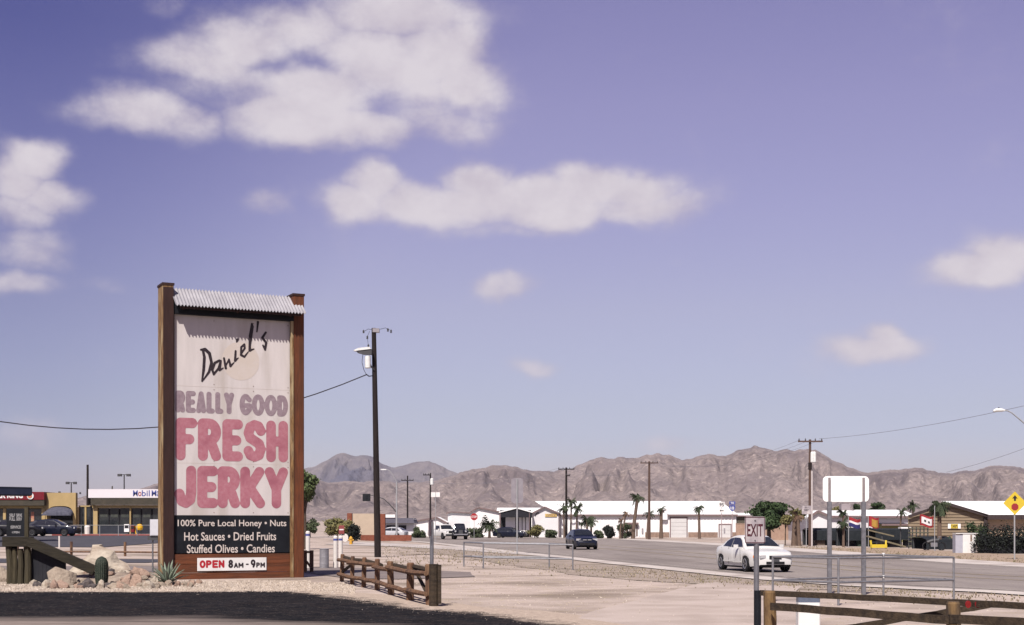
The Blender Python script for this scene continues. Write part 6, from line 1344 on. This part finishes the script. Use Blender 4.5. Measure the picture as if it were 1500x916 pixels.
palm('dry shaggy palm trunk standing in the scrub right of the big tree', 1163, 126, 750, 20, lean=2, seed=19, trunk_r=.3, nfr=20, m=m_dry)
palm('dry shaggy palm leaning left beside the white road sign', 1171, 125, 757, 18, lean=-3, seed=20, trunk_r=.22, nfr=16, m=m_deadp)
# hedge
D = 93; t = thing('clipped_hedge', 'long dark clipped hedge below the brown building at the right edge', 'hedge', GP(1480, D)); k = D / F; cl = []
for i in range(16):
    xx = -2.1 + i * .40; hh = 1.0 + .10 * math.sin(i * 1.7) - (.35 if i == 0 else 0); cl.append((xx, 0, hh * .9, .42, .6, hh * .98))
leafcloud('foliage', m_hedge, t, cl, 9000, .07, 77)
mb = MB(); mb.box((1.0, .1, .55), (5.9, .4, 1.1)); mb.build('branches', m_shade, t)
D = 96; t = thing('green_shrub', 'green shrub at the left end of the hedge behind the white cabinet', 'bush', GP(1433, D)); leafcloud('foliage', m_tree, t, [(0, 0, 1.0, .55, .4, .7), (-.5, 0, 1.7, .4, .3, .35), (.3, 0, 1.5, .4, .3, .4)], 900, .09, 78); mb = MB(); mb.tube((0, 0, -.1), (0, 0, 1), .05, n=6); mb.build('stem', m_bark, t)

# ================================================================== MARKET STALLS AT RIGHT
m_clut = [mat('dark stall goods', (.02, .02, .026), (.045, .04, .045), scale=3, rough=.8), mat('dark green goods', (.016, .03, .022), (.03, .05, .035), scale=3, rough=.8), mat('dull brown goods', (.07, .05, .04), (.11, .08, .06), scale=3, rough=.8), mat('grey goods', (.14, .14, .16), (.2, .2, .22), scale=3, rough=.7)]
m_shadec = mat('black shade cloth', (.010, .014, .018), (.018, .022, .026), scale=2, rough=.9)
def stall(label, px0, px1, D, top, depth=3.5, slope=.25):
    x0, x1 = X(px0, D), X(px1, D); cx = (x0 + x1) / 2; g = gz(cx, D); t = thing('market_stall', label, 'stall', (cx, D, g)); w = (x1 - x0) / 2; h = Z(top, D) - g
    mb = MB(); V = []
    for i in range(9):
        xx = -w + 2 * w * i / 8; sg_ = -.10 * math.sin(math.pi * ((i % 2) * .5 + .25)); V += [(xx, -.3, h - slope + sg_), (xx, depth / 2, h + sg_), (xx, depth, h - .1 + sg_), (xx, -.32, h - slope - .85 + sg_)]
    Fc = [(i * 4 + a, i * 4 + 4 + a, i * 4 + 5 + a, i * 4 + 1 + a) for i in range(8) for a in (0, 1)] + [(i * 4, i * 4 + 4, i * 4 + 7, i * 4 + 3) for i in range(8)]
    mb.add(V, Fc); mb.build('shade_cloth', m_shadec, t, fix=False)
    n = max(2, int(2 * w / 2.4) + 1)
    for i in range(n):
        for y in (-.2, depth - .1):
            mb = MB(); xx = -w + .1 + (2 * w - .2) * i / (n - 1); mb.tube((xx, y, 0), (xx, y, h - slope), .04, n=6); mb.build('pole', m_greyd, t)
    mb = MB(); mb.box((0, depth, (h - .2) / 2), (2 * w, .05, h - .2)); mb.build('back_cloth', m_shadec, t)
    r = random.Random(int(px0)); xx = -w + .4
    while xx < w - .3:
        ww = r.uniform(.5, 1.1); hh = r.uniform(.4, .95); mb = MB(); rbox(mb, (xx + ww / 2, r.uniform(.2, .9), hh / 2), (ww, r.uniform(.5, .9), hh), .06); tb = mb.build('display_table', r.choice(m_clut), t)
        mb = MB(); rr = r.uniform(.12, .28); mb.lathe([(rr * .7, 0), (rr, rr * .6), (rr * .5, rr * 1.6), (rr * .3, rr * 1.9)], 8, (xx + ww / 2, .4, hh)); mb.build('goods', r.choice(m_clut), tb); xx += ww + r.uniform(.05, .4)
    return t
stall('long low dark shade stall right of the transformer pole', 1187, 1240, 128, 772.5)
stall('dark shade stall beneath the red white and blue banner', 1238, 1283, 122, 772)
stall('dark shade stall beneath the golden sun banner, with slanted rails', 1281, 1332, 118, 773, slope=.1)
stall('low dark stall under the brown gable, left of the white cabinet', 1355, 1396, 108, 784.5)
t = thing('slanted_trailer_ramp', 'pale olive slanted ramp lying across the dark stalls', 'ramp', GP(1290, 114)); k = 114 / F
mb = MB(); mb.beam((-20 * k, 0, .95), (36 * k, 0, .10), .5, .12); mb.build('deck', mat('olive weathered plank', (.20, .17, .11), (.13, .11, .075), scale=4, rough=.9), t)
mb = MB(); mb.beam((-18 * k, .2, 1.45), (20 * k, .2, .95), .25, .10); mb.build('side_rail', mat('olive weathered plank', (.2, .17, .11), rough=.9), t)
for px in (-14, 2): mb = MB(); mb.tube((px * k, 0, 0), (px * k, 0, .95), .05, n=6); mb.build('leg', m_greyd, t)
t = thing('yellow_bench', 'bright yellow open bench frame at the roadside before the stalls', 'bench', GP(1287, 110)); k = 110 / F
mb = MB(); mb.box((0, 0, .22), (23 * k, .4, .26)); mb.build('front_board', m_yel, t); mb = MB(); mb.box((0, .3, .52), (20 * k, .1, .12)); mb.build('back_board', m_shade, t)
for s_ in (-1, 1): mb = MB(); mb.beam((s_ * 10.5 * k, 0, .05), (s_ * 12 * k * .95, .1, .66), .12, .1); mb.build('end_post', m_yel, t)
t = thing('white_table', 'small white topped table at the right end of the dark stalls', 'table', GP(1325, 116)); k = 116 / F
mb = MB(); mb.box((0, 0, 1.62), (15 * k, .8, .12)); mb.build('top', m_ww, t); 
for s_ in (-1, 1): mb = MB(); mb.tube((s_ * 6 * k, 0, 0), (s_ * 6 * k, 0, 1.6), .05, n=6); mb.build('leg', m_greyd, t)
t = thing('slatted_fence', 'dark open slatted fence before the brown building left wall', 'fence', GP(1345, 112)); k = 112 / F
for i in range(6): mb = MB(); mb.box(((-14 + i * 5.6) * k, 0, .85), (.08, .08, 1.7)); mb.build('post', m_greyd, t)
for z in (.2, .55, .9, 1.25, 1.6): mb = MB(); mb.box((0, -.05, z), (30 * k, .05, .09)); mb.build('slat', mat('dull olive slat', (.10, .10, .07), rough=.8), t)
t = thing('parked_motorbike', 'shiny parked motorbike under the bordered flag', 'motorbike', GP(1368, 104)); mb = MB()
for dx in (-.55, .55):
    mb = MB(); pts = [(dx + .28 * math.cos(R(a)), 0, .3 + .28 * math.sin(R(a))) for a in range(0, 361, 24)]; mb.path(pts, .05, 6); mb.build('wheel', m_tyre, t)
mb = MB(); mb.path([(-.5, 0, .6), (-.1, 0, .72), (.3, 0, .75), (.42, 0, .95)], [.1, .14, .12, .05], 8); mb.build('body', m_greyd, t); mb = MB(); rbox(mb, (0, 0, .42), (.5, .3, .3), .06); mb.build('engine', m_rim, t); mb = MB(); mb.tube((.42, -.3, 1.0), (.42, .3, 1.0), .025, n=6); mb.build('handlebar', m_rim, t)
eaves_house('long_tan_shed', 'dark flat topped shed with a rounded dark sign right of the golden banner', 1292, 1330, 150, 768, 766, 4, m_w=mat('olive yellow wall', (.28, .25, .10), (.22, .2, .09), scale=2, rough=.8), m_r=m_shade)

# ================================================================== WOODEN TRESTLE, PLAQUE, ROCKS, CACTUS, AGAVE
m_mesq = mat('mossy weathered timber', (.036, .030, .018), (.072, .060, .034), scale=4, stretch=(4, 4, .7), rough=.9, bump=.8, bscale=10, c3=(.045, .038, .024), s3=1.6)
m_beam = mat('dark olive beam', (.016, .014, .010), (.032, .027, .018), scale=4, stretch=(.6, 4, 4), rough=.9, bump=.8, bscale=10)
D = 40; t = thing('timber_trestle', 'rough timber trestle with a sloping beam at lower left, holding a black plaque', 'trestle', (X(25, D), D, 0)); k = D / F
def TP(px, py=868): return ((px - 25) * k, 0, Z(py, D))
for px, w, top in ((12.5, 9, 798), (21.5, 7, 804), (30, 8, 804), (40.5, 9, 798)):
    mb = MB(); a = TP(px + (3 if px < 15 else 0)); b = TP(px, top); mb.path([(a[0], a[1], -.1), ((a[0] + b[0]) / 2 + .02, 0, b[2] / 2), (b[0], 0, b[2])], [w * k * .62, w * k * .55, w * k * .5], 9); mb.build('post', m_mesq, t)
mb = MB(); mb.box((TP(27)[0], -.02, Z(793.5, D)), (42 * k, .26, 14 * k)); mb.build('cap_beam', m_beam, t)
mb = MB(); a, b = TP(44, 793), TP(141, 833); mb.beam((a[0], -.12, a[2]), (b[0], -.12, b[2] - .05), .18, .26); mb.build('sloping_beam', m_beam, t)
for i in range(9):  # near-black sheets stand in for the shade beneath the sloping beam
    px = 47 + i * 5.6; top = 800 + (px - 47) * .44; z1 = Z(top, D); 
    mb = MB(); mb.box((TP(px)[0], .12, (z1 - .05) / 2), (5.4 * k, .06, z1 + .05)); mb.build('shade_filler', m_shade, t)
for px, w in ((18, 7), (35, 7)): mb = MB(); mb.box((TP(px)[0], .2, .6), (7 * k, .06, 1.25)); mb.build('shade_filler', m_shade, t)  # same dark filler painted for the shade behind the posts
pq = thing('black_plaque', 'small black plaque with worn white lettering standing on the timber trestle', 'sign', (X(24.5, D), D - .05, Z(787, D))); 
mb = MB(); mb.box((0, 0, Z(765.5, D) - Z(787, D)), (27 * k, .05, 41 * k)); pb_ = mb.build('board', m_blk, pq)
mb = MB(); mb.box((15.5 * k, .02, Z(765, D) - Z(787, D)), (5.5 * k, .10, 44 * k)); mb.build('upright', m_mesq, pq)
m_worn_l = mat('worn pale lettering', (.42, .42, .42), (.12, .12, .13), scale=30, rough=.7)
for s_, py, h, w in (('SELF', 755.5, .095, 8.5), ('SERVE', 755.5, .095, 8.5), ('FULL', 761, .095, 8.5), ('SERV', 761, .095, 8.5), ('SERVICE', 772.5, .085, 15), ('OPEN', 779.5, .06, 11)):
    cxp = {'SELF': 19.5, 'SERVE': 29.5, 'FULL': 19.5, 'SERV': 29.5}.get(s_, 24.5)
    text_part(s_, h, w * k, ((cxp - 24.5) * k, -.03, Z(py + 2, D) - Z(787, D)), m_worn_l, pb_, bold=.03)
m_rock = [mat('pale cream rock', (.48, .42, .34), (.35, .30, .24), scale=2.2, rough=.9, bump=.9, bscale=6, c3=(.28, .22, .17), s3=1.5, dist=.05), mat('tan rock', (.36, .30, .235), (.25, .20, .155), scale=3, rough=.9, bump=.9, bscale=7, dist=.04), mat('pinkish rock', (.40, .28, .215), (.30, .21, .16), scale=3, rough=.9, bump=.9, bscale=7, dist=.04), mat('dark rock', (.07, .06, .065), (.13, .11, .10), scale=3, rough=.9, bump=.9, bscale=7, dist=.04), mat('reddish rock', (.27, .18, .14), (.36, .26, .20), scale=3, rough=.9, bump=.9, bscale=7, dist=.04)]
def rockmesh(seed, sub=2, peak=0.0, jag=.28):
    import bmesh
    bm = bmesh.new(); bmesh.ops.create_icosphere(bm, subdivisions=sub, radius=1)
    for v in bm.verts:
        p = v.co.copy(); n = mnoise.noise(p * 1.1 + Vector((seed * 3.1, 0, 0))) * jag * 1.6 + mnoise.noise(p * 2.7 + Vector((0, seed, 0))) * jag
        v.co = p * (1 + n)
        if v.co.z < -.25: v.co.z = -.25 - (abs(v.co.z) - .25) * .3
        for ax_ in range(2): # chip flats
            pass
    rr = random.Random(seed)
    for q in range(7 + 4 * sub):   # planar cuts give angular faces
        d = Vector((rr.gauss(0, 1), rr.gauss(0, 1), rr.gauss(0, .8))).normalized(); lim = rr.uniform(.55, .92)
        for v in bm.verts:
            e = v.co.dot(d) - lim * (1 + peak * .6 * max(0, d.z))
            if e > 0: v.co -= d * e * .96
    if peak:
        for v in bm.verts:
            if v.co.z > 0: f = v.co.z; rr_ = math.hypot(v.co.x, v.co.y); v.co.z = f * (1 + peak * 1.3) * max(.25, 1.15 - rr_) + .05; v.co.x *= 1 - .45 * peak * f; v.co.y *= 1 - .45 * peak * f
    if peak:
        for v in bm.verts:
            p = v.co.copy(); v.co += Vector((mnoise.noise(p * 2.3 + Vector((seed, 0, 0))), mnoise.noise(p * 2.3 + Vector((0, seed, 0))), mnoise.noise(p * 2.3 + Vector((0, 0, seed))) * .8)) * .26
        for q in range(10):
            d = Vector((rr.gauss(0, 1), rr.gauss(0, 1), rr.gauss(.4, .5))).normalized(); mxd = max(v.co.dot(d) for v in bm.verts); lim = mxd * rr.uniform(.78, .93)
            for v in bm.verts:
                e = v.co.dot(d) - lim
                if e > 0: v.co -= d * e
    me = bpy.data.meshes.new('rock'); bm.to_mesh(me); bm.free(); return me
def rock(label, px, D, py_mid, w, h, m, seed, peak=0, sub=2, group=None, rz=None, name='rock', gzv=0.0):
    me = rockmesh(seed, sub, peak); me.materials.append(m); o = bpy.data.objects.new(name, me); col.objects.link(o); k = D / F
    o.location = (X(px, D), D, gzv + h * k * .18 / (1 + peak)); o.scale = (w * k / 2 / .85, w * k / 2 / .85 * .8, h * k / (1.15 + .9 * peak)); o.rotation_euler = (0, 0, seed * 1.3 if rz is None else rz); tag(o, label, 'rock', group); return o
rock('big pale pointed boulder behind the barrel cactus', 150, 41.6, 0, 104, 54, m_rock[0], 3, peak=.8, sub=3, name='boulder', rz=.2)
rock('long pale slab sloping right from the pointed boulder', 180, 41.0, 0, 54, 24, m_rock[0], 5, peak=.2, sub=3, name='boulder', rz=0)
rock('broad tan boulder at the foot of the sloping beam', 90, 39.2, 0, 50, 33, m_rock[1], 8, sub=4, name='boulder', rz=.3)
rock('rounded pinkish rock left of the agave', 200, 38.6, 0, 22, 19, m_rock[2], 11, sub=3, rz=0)
rock('dark reddish flat rock at the low end of the sloping beam', 124, 40.4, 0, 36, 12, m_rock[4], 14, sub=3)
rock('small black rock right of the cactus foot', 162, 38.5, 0, 11, 6, m_rock[3], 16)
rock('dark chunk in the front row below the broad tan boulder', 118, 37.6, 0, 13, 8, m_rock[3], 17)
rock('dark rock at the left foot of the barrel cactus', 146, 37.9, 0, 15, 9, m_rock[3], 18)
rock('pale block leaning against the agave', 226, 39.3, 0, 15, 13, m_rock[0], 19, sub=3)
rock('pale boulder at the left edge of the photo beside the trestle', 1, 41.5, 0, 24, 26, m_rock[1], 21, sub=3, name='boulder')
rock('long flat tan rock in front of the barrel cactus', 172, 37.5, 0, 32, 9, m_rock[1], 23, sub=3, rz=0)
rock('reddish jagged rock between the pointed boulder and the pinkish rock', 185, 39.6, 0, 24, 17, m_rock[4], 25, sub=3)
rock('pale triangular rock at the foot of the timber trestle', 70, 37.8, 0, 22, 14, m_rock[0], 27, sub=3)
rock('pinkish rock at the base board of the jerky sign, right end of the rock pile', 291, 40.4, 0, 11, 7, m_rock[2], 29)
def mound(x, y):
    u = ((x - X(165, 40.4)) / 1.9) ** 2 + ((y - 40.6) / 1.0) ** 2; return .34 * max(0, 1 - u) ** .8 if u < 1 else 0.0
mxs = np.linspace(X(165, 40.4) - 2.0, X(165, 40.4) + 2.0, 34); mys = np.linspace(39.5, 41.7, 20)
struct(grid_obj('gravel_mound', mxs, mys, lambda x, y: mound(x, y) - .004 + (.02 * (float(vnoise(np.array(x * 7.), np.array(y * 7.), 4)) - .5) if mound(x, y) > .03 else 0), mat('rubble and grit', (.34, .28, .23), (.24, .19, .15), scale=5, rough=.95, bump=1.0, bscale=14, c3=(.17, .13, .11), s3=3, dist=.05)))
rs = random.Random(5); GRP = 'loose rocks piled in the gravel bed left of the sign'; CN_ = ['pale cream', 'tan', 'pinkish', 'dark', 'reddish']
for i in range(130):
    px = rs.uniform(48, 286); D = rs.uniform(37.2, 41.4) if px < 235 else rs.uniform(38.2, 40.6); w = rs.uniform(6, 19) * (1 if px < 240 else .65); ci = rs.choice([0, 0, 1, 1, 1, 2, 2, 4, 4, 3]) 
    zone = 'under the timber beam' if px < 80 else 'left of the barrel cactus' if px < 138 else 'round the foot of the barrel cactus' if px < 165 else 'between the cactus and the pinkish rock' if px < 195 else 'just left of the agave' if px < 232 else 'round the agave'
    rock(('large ' if w > 14 else 'small ' if w < 9 else '') + CN_[ci] + ' loose rock ' + ('in the front row ' if D < 38.8 else 'in the back rows ') + zone, px, D, 0, w, w * rs.uniform(.45, .8), m_rock[ci], 40 + i, sub=2, group=GRP, gzv=mound(X(px, D), D))
# barrel cactus
D = 39.0; t = thing('barrel_cactus', 'upright ribbed green barrel cactus among the rocks left of the sign', 'cactus', (X(149, D), D, .05)); k = D / F; Hc = 41 * k; rc = 8.6 * k; V = []; Fc = []; nr = 20; seg = 6; rows = 18
for j in range(rows + 1):
    v = j / rows; z = Hc * v; rr = rc * (max(.02, 1 - max(0, (v - .62) / .38) ** 2.6)) ** .55 * (.86 + .14 * min(1, v * 4))
    for i in range(nr * seg // 2):
        a = 2 * math.pi * i / (nr * seg // 2); q = rr * (1 + .12 * math.cos(a * nr)); V.append((q * math.cos(a), q * math.sin(a), z))
m_ = nr * seg // 2
for j in range(rows):
    for i in range(m_): Fc.append((j * m_ + i, j * m_ + (i + 1) % m_, (j + 1) * m_ + (i + 1) % m_, (j + 1) * m_ + i))
Fc.append(tuple(range(rows * m_, rows * m_ + m_)))
m_cact = mat('cactus green', (.020, .030, .022), (.040, .052, .038), scale=9, rough=.7)
mb = MB(); mb.add(V, Fc); mb.build('ribbed_body', m_cact, t, smooth=True)
mb = MB()
for i in range(nr):
    a = 2 * math.pi * i / nr
    for j in range(1, 17):
        v = j / 17; z = Hc * v; rr = rc * (max(.02, 1 - max(0, (v - .62) / .38) ** 2.6)) ** .55 * (.86 + .14 * min(1, v * 4)) * 1.07
        for da in (-.5, 0, .5):
            d = Vector((math.cos(a + da), math.sin(a + da), rs.uniform(-.2, .6))); p = Vector((rr * math.cos(a), rr * math.sin(a), z)); s_ = Vector((-math.sin(a), math.cos(a), 0)) * .004; mb.add([p - s_, p + s_, p + d * .045], [(0, 1, 2)])
stuff(mb.build('spines', mat('pale spines', (.45, .40, .30), rough=.7), t, fix=False))
# agave
D = 39.6; t = thing('agave', 'grey green agave with long pointed leaves at the left foot of the jerky sign', 'agave', (X(246, D), D, .04)); k = D / F
m_aga = mat('agave grey green', (.25, .29, .22), (.17, .21, .15), scale=5, stretch=(1, 1, 3), rough=.6); m_aga2 = mat('agave leaf spine', (.06, .04, .03), rough=.6)
for i in range(26):
    a = i * 2.39996 + .3; el = R(82 - i * 2.6 + rs.uniform(-5, 5)); L_ = (38 - abs(i - 10) * .5) * k * rs.uniform(.85, 1.05); w = .065 * rs.uniform(.85, 1.1); side = Vector((-math.sin(a), math.cos(a), 0)); V = []; n = 7; p = Vector((.05 * math.cos(a), .05 * math.sin(a), .02)); e = el
    for j in range(n + 1):
        u = j / n; ww = w * (0.55 + 1.3 * u - 1.85 * u ** 2.2) if j < n else .002; up_ = Vector((-math.cos(a) * math.sin(e), -math.sin(a) * math.sin(e), math.cos(e))); V += [p - side * ww + up_ * ww * .45, p - up_ * ww * .12, p + side * ww + up_ * ww * .45, p + up_ * ww * .10]
        p = p + Vector((math.cos(a) * math.cos(e), math.sin(a) * math.cos(e), math.sin(e))) * L_ / n; e -= R(rs.uniform(1, 5)) * (1 if i > 8 else .4)
    Fc = [(j * 4 + q, j * 4 + (q + 1) % 4, j * 4 + 4 + (q + 1) % 4, j * 4 + 4 + q) for j in range(n) for q in range(4)]
    mb = MB(); mb.add(V, Fc); mb.build('leaf', m_aga, t, smooth=True)

# ================================================================== LOOSE GROUND COVER
def scatter(name, label, cat, n, sampler, size, m, seed, flat=.6, tuft=False):
    r = random.Random(seed); mb = MB()
    for _ in range(n):
        x, y = sampler(r); z = gz(x, y) + .005; s_ = size * r.uniform(.4, 1.5) ** 1.3
        if not tuft:
            a = r.uniform(0, 6.28); V = [(x + s_ * math.cos(a + q * 2.094 + r.uniform(-.4, .4)) , y + s_ * math.sin(a + q * 2.094), z - .004) for q in range(3)] + [(x + r.uniform(-.3, .3) * s_, y + r.uniform(-.3, .3) * s_, z + s_ * flat * 1.3)]
            mb.add(V, [(0, 1, 3), (1, 2, 3), (2, 0, 3)])
        else:
            for q in range(r.randint(4, 8)):
                a = r.uniform(0, 6.28); L_ = s_ * r.uniform(.5, 1.2); dx, dy = math.cos(a) * L_ * .6, math.sin(a) * L_ * .6; w = .012 * (1 + size * 3); mb.add([(x - w * math.sin(a), y + w * math.cos(a), z), (x + w * math.sin(a), y - w * math.cos(a), z), (x + dx, y + dy, z + L_)], [(0, 1, 2)])
    o = mb.build(name, m, fix=False); stuff(o); return tag(o, label, cat)
def strip_s(y0, y1, x0f, x1f):
    def f(r):
        y = r.uniform(y0, y1); return (r.uniform(x0f(y), x1f(y)), y)
    return f
dfx = lambda px: (lambda y: X(px, y))
m_grav = mat('mixed gravel', (.42, .35, .28), (.27, .22, .18), scale=3, rough=.9, c3=(.55, .48, .41), s3=6)
def bed(r):
    px = r.uniform(-5, 520); D = r.uniform(35.0, 42.5) if px < 455 else r.uniform(34.0, 41); return (X(px, D), D)
scatter('gravel', 'tan gravel spread round the rocks and the foot of the jerky sign', 'gravel', 16000, bed, .030, m_grav, 1)
def edge(r):
    i = r.randrange(len(drive_far) - 4); a, b = drive_far[i], drive_far[i + 1]; 
    if a[0] < -20: a, b = drive_far[3], drive_far[4]
    t_ = r.random(); d = r.expovariate(1.6); return (a[0] + (b[0] - a[0]) * t_ + r.gauss(0, .2), a[1] + (b[1] - a[1]) * t_ - d * r.uniform(.0, 1.0) + .3)
scatter('gravel', 'loose gravel strewn over the edge of the dark drive', 'gravel', 5200, edge, .024, m_grav, 2)
def lot(r):
    D = 14 + (60 - 14) * r.random() ** .8; return (X(r.uniform(560, 1500), D), D)
scatter('pebbles', 'small stones scattered over the pale dirt between the fences and the road', 'pebbles', 5000, lot, .016, m_grav, 3)
m_grass = mat('straw dry grass', (.40, .33, .23), (.31, .26, .17), scale=.6, rough=.9, world_co=True, c3=(.17, .16, .075), s3=.3)
def verge(r):
    y = r.uniform(28, 62); e = float(np.interp(y, [p[1] for p in ROAD_NEAR], [p[0] for p in ROAD_NEAR])); return (e - 1.4 - abs(r.gauss(0, 3.5)) , y + r.gauss(0, 1.5))
def verge2(r):
    y = r.uniform(60, 120); e = float(np.interp(y, [p[1] for p in ROAD_FAR], [p[0] for p in ROAD_FAR])); return (e + 3.4 + abs(r.gauss(0, 2.2)), y)
def midv(r):
    D = r.uniform(58, 110); return (X(r.uniform(560, 760), D), D)
scatter('dry_grass', 'low dry straw grass along the near road verge', 'grass', 1500, verge, .05, m_grass, 4, tuft=True)
scatter('dry_grass', 'dry grass on the far bank between the road and the stalls', 'grass', 1300, verge2, .08, m_grass, 5, tuft=True)
scatter('dry_grass', 'thin weeds in the dirt around the lone pale railing', 'grass', 900, midv, .075, m_grass, 6, tuft=True)
# bare earth bank on the far side, a dry wash near the culvert
struct(strip('far_bank', offs(ROAD_FAR[1:5], -3.1), offs(ROAD_FAR[1:5], -11), .02, mat('tan bank dirt', (.36, .27, .20), (.28, .21, .155), scale=.8, rough=.95, world_co=True, detail=9), nseg=3))

for k_, (pa, Da, ta, pb, Db, tb) in enumerate(((597, 222, 703, 829.5, 199, 686.5), (829.5, 199, 686.5, 951, 178, 677.5), (951, 178, 677.5, 1186.5, 124, 646.5))):
    for j, dd in enumerate((-.9, 0, .9)):
        cable('power_line', ('left wire', 'middle wire', 'right wire')[j] + ' strung between ' + ('the short pole and the pole by the three palms', 'the pole by the three palms and the brown pole', 'the brown pole and the transformer pole')[k_], (X(pa, Da) + dd, Da, Z(ta, Da) + .1), (X(pb, Db) + dd, Db, Z(tb, Db) + .1), 1.4, .011, m_wire_f, n=14)
# ================================================================== AIR
HAZE = 0.000055
if HAZE:
    mb = MB(); mb.box((0, 250, 165), (19500, 19500, 347)); hz = mb.build('haze', bpy.data.materials.new('haze air')); stuff(hz); m = hz.data.materials[0]; m.use_nodes = True; m.node_tree.nodes.clear()
    pv = m.node_tree.nodes.new('ShaderNodeVolumePrincipled'); pv.inputs['Color'].default_value = (.80, .78, .88, 1); pv.inputs['Density'].default_value = HAZE; pv.inputs['Anisotropy'].default_value = .2
    om = m.node_tree.nodes.new('ShaderNodeOutputMaterial'); m.node_tree.links.new(pv.outputs[0], om.inputs['Volume'])
    hz['label'] = 'thin pale haze over the desert'; hz['category'] = 'haze'
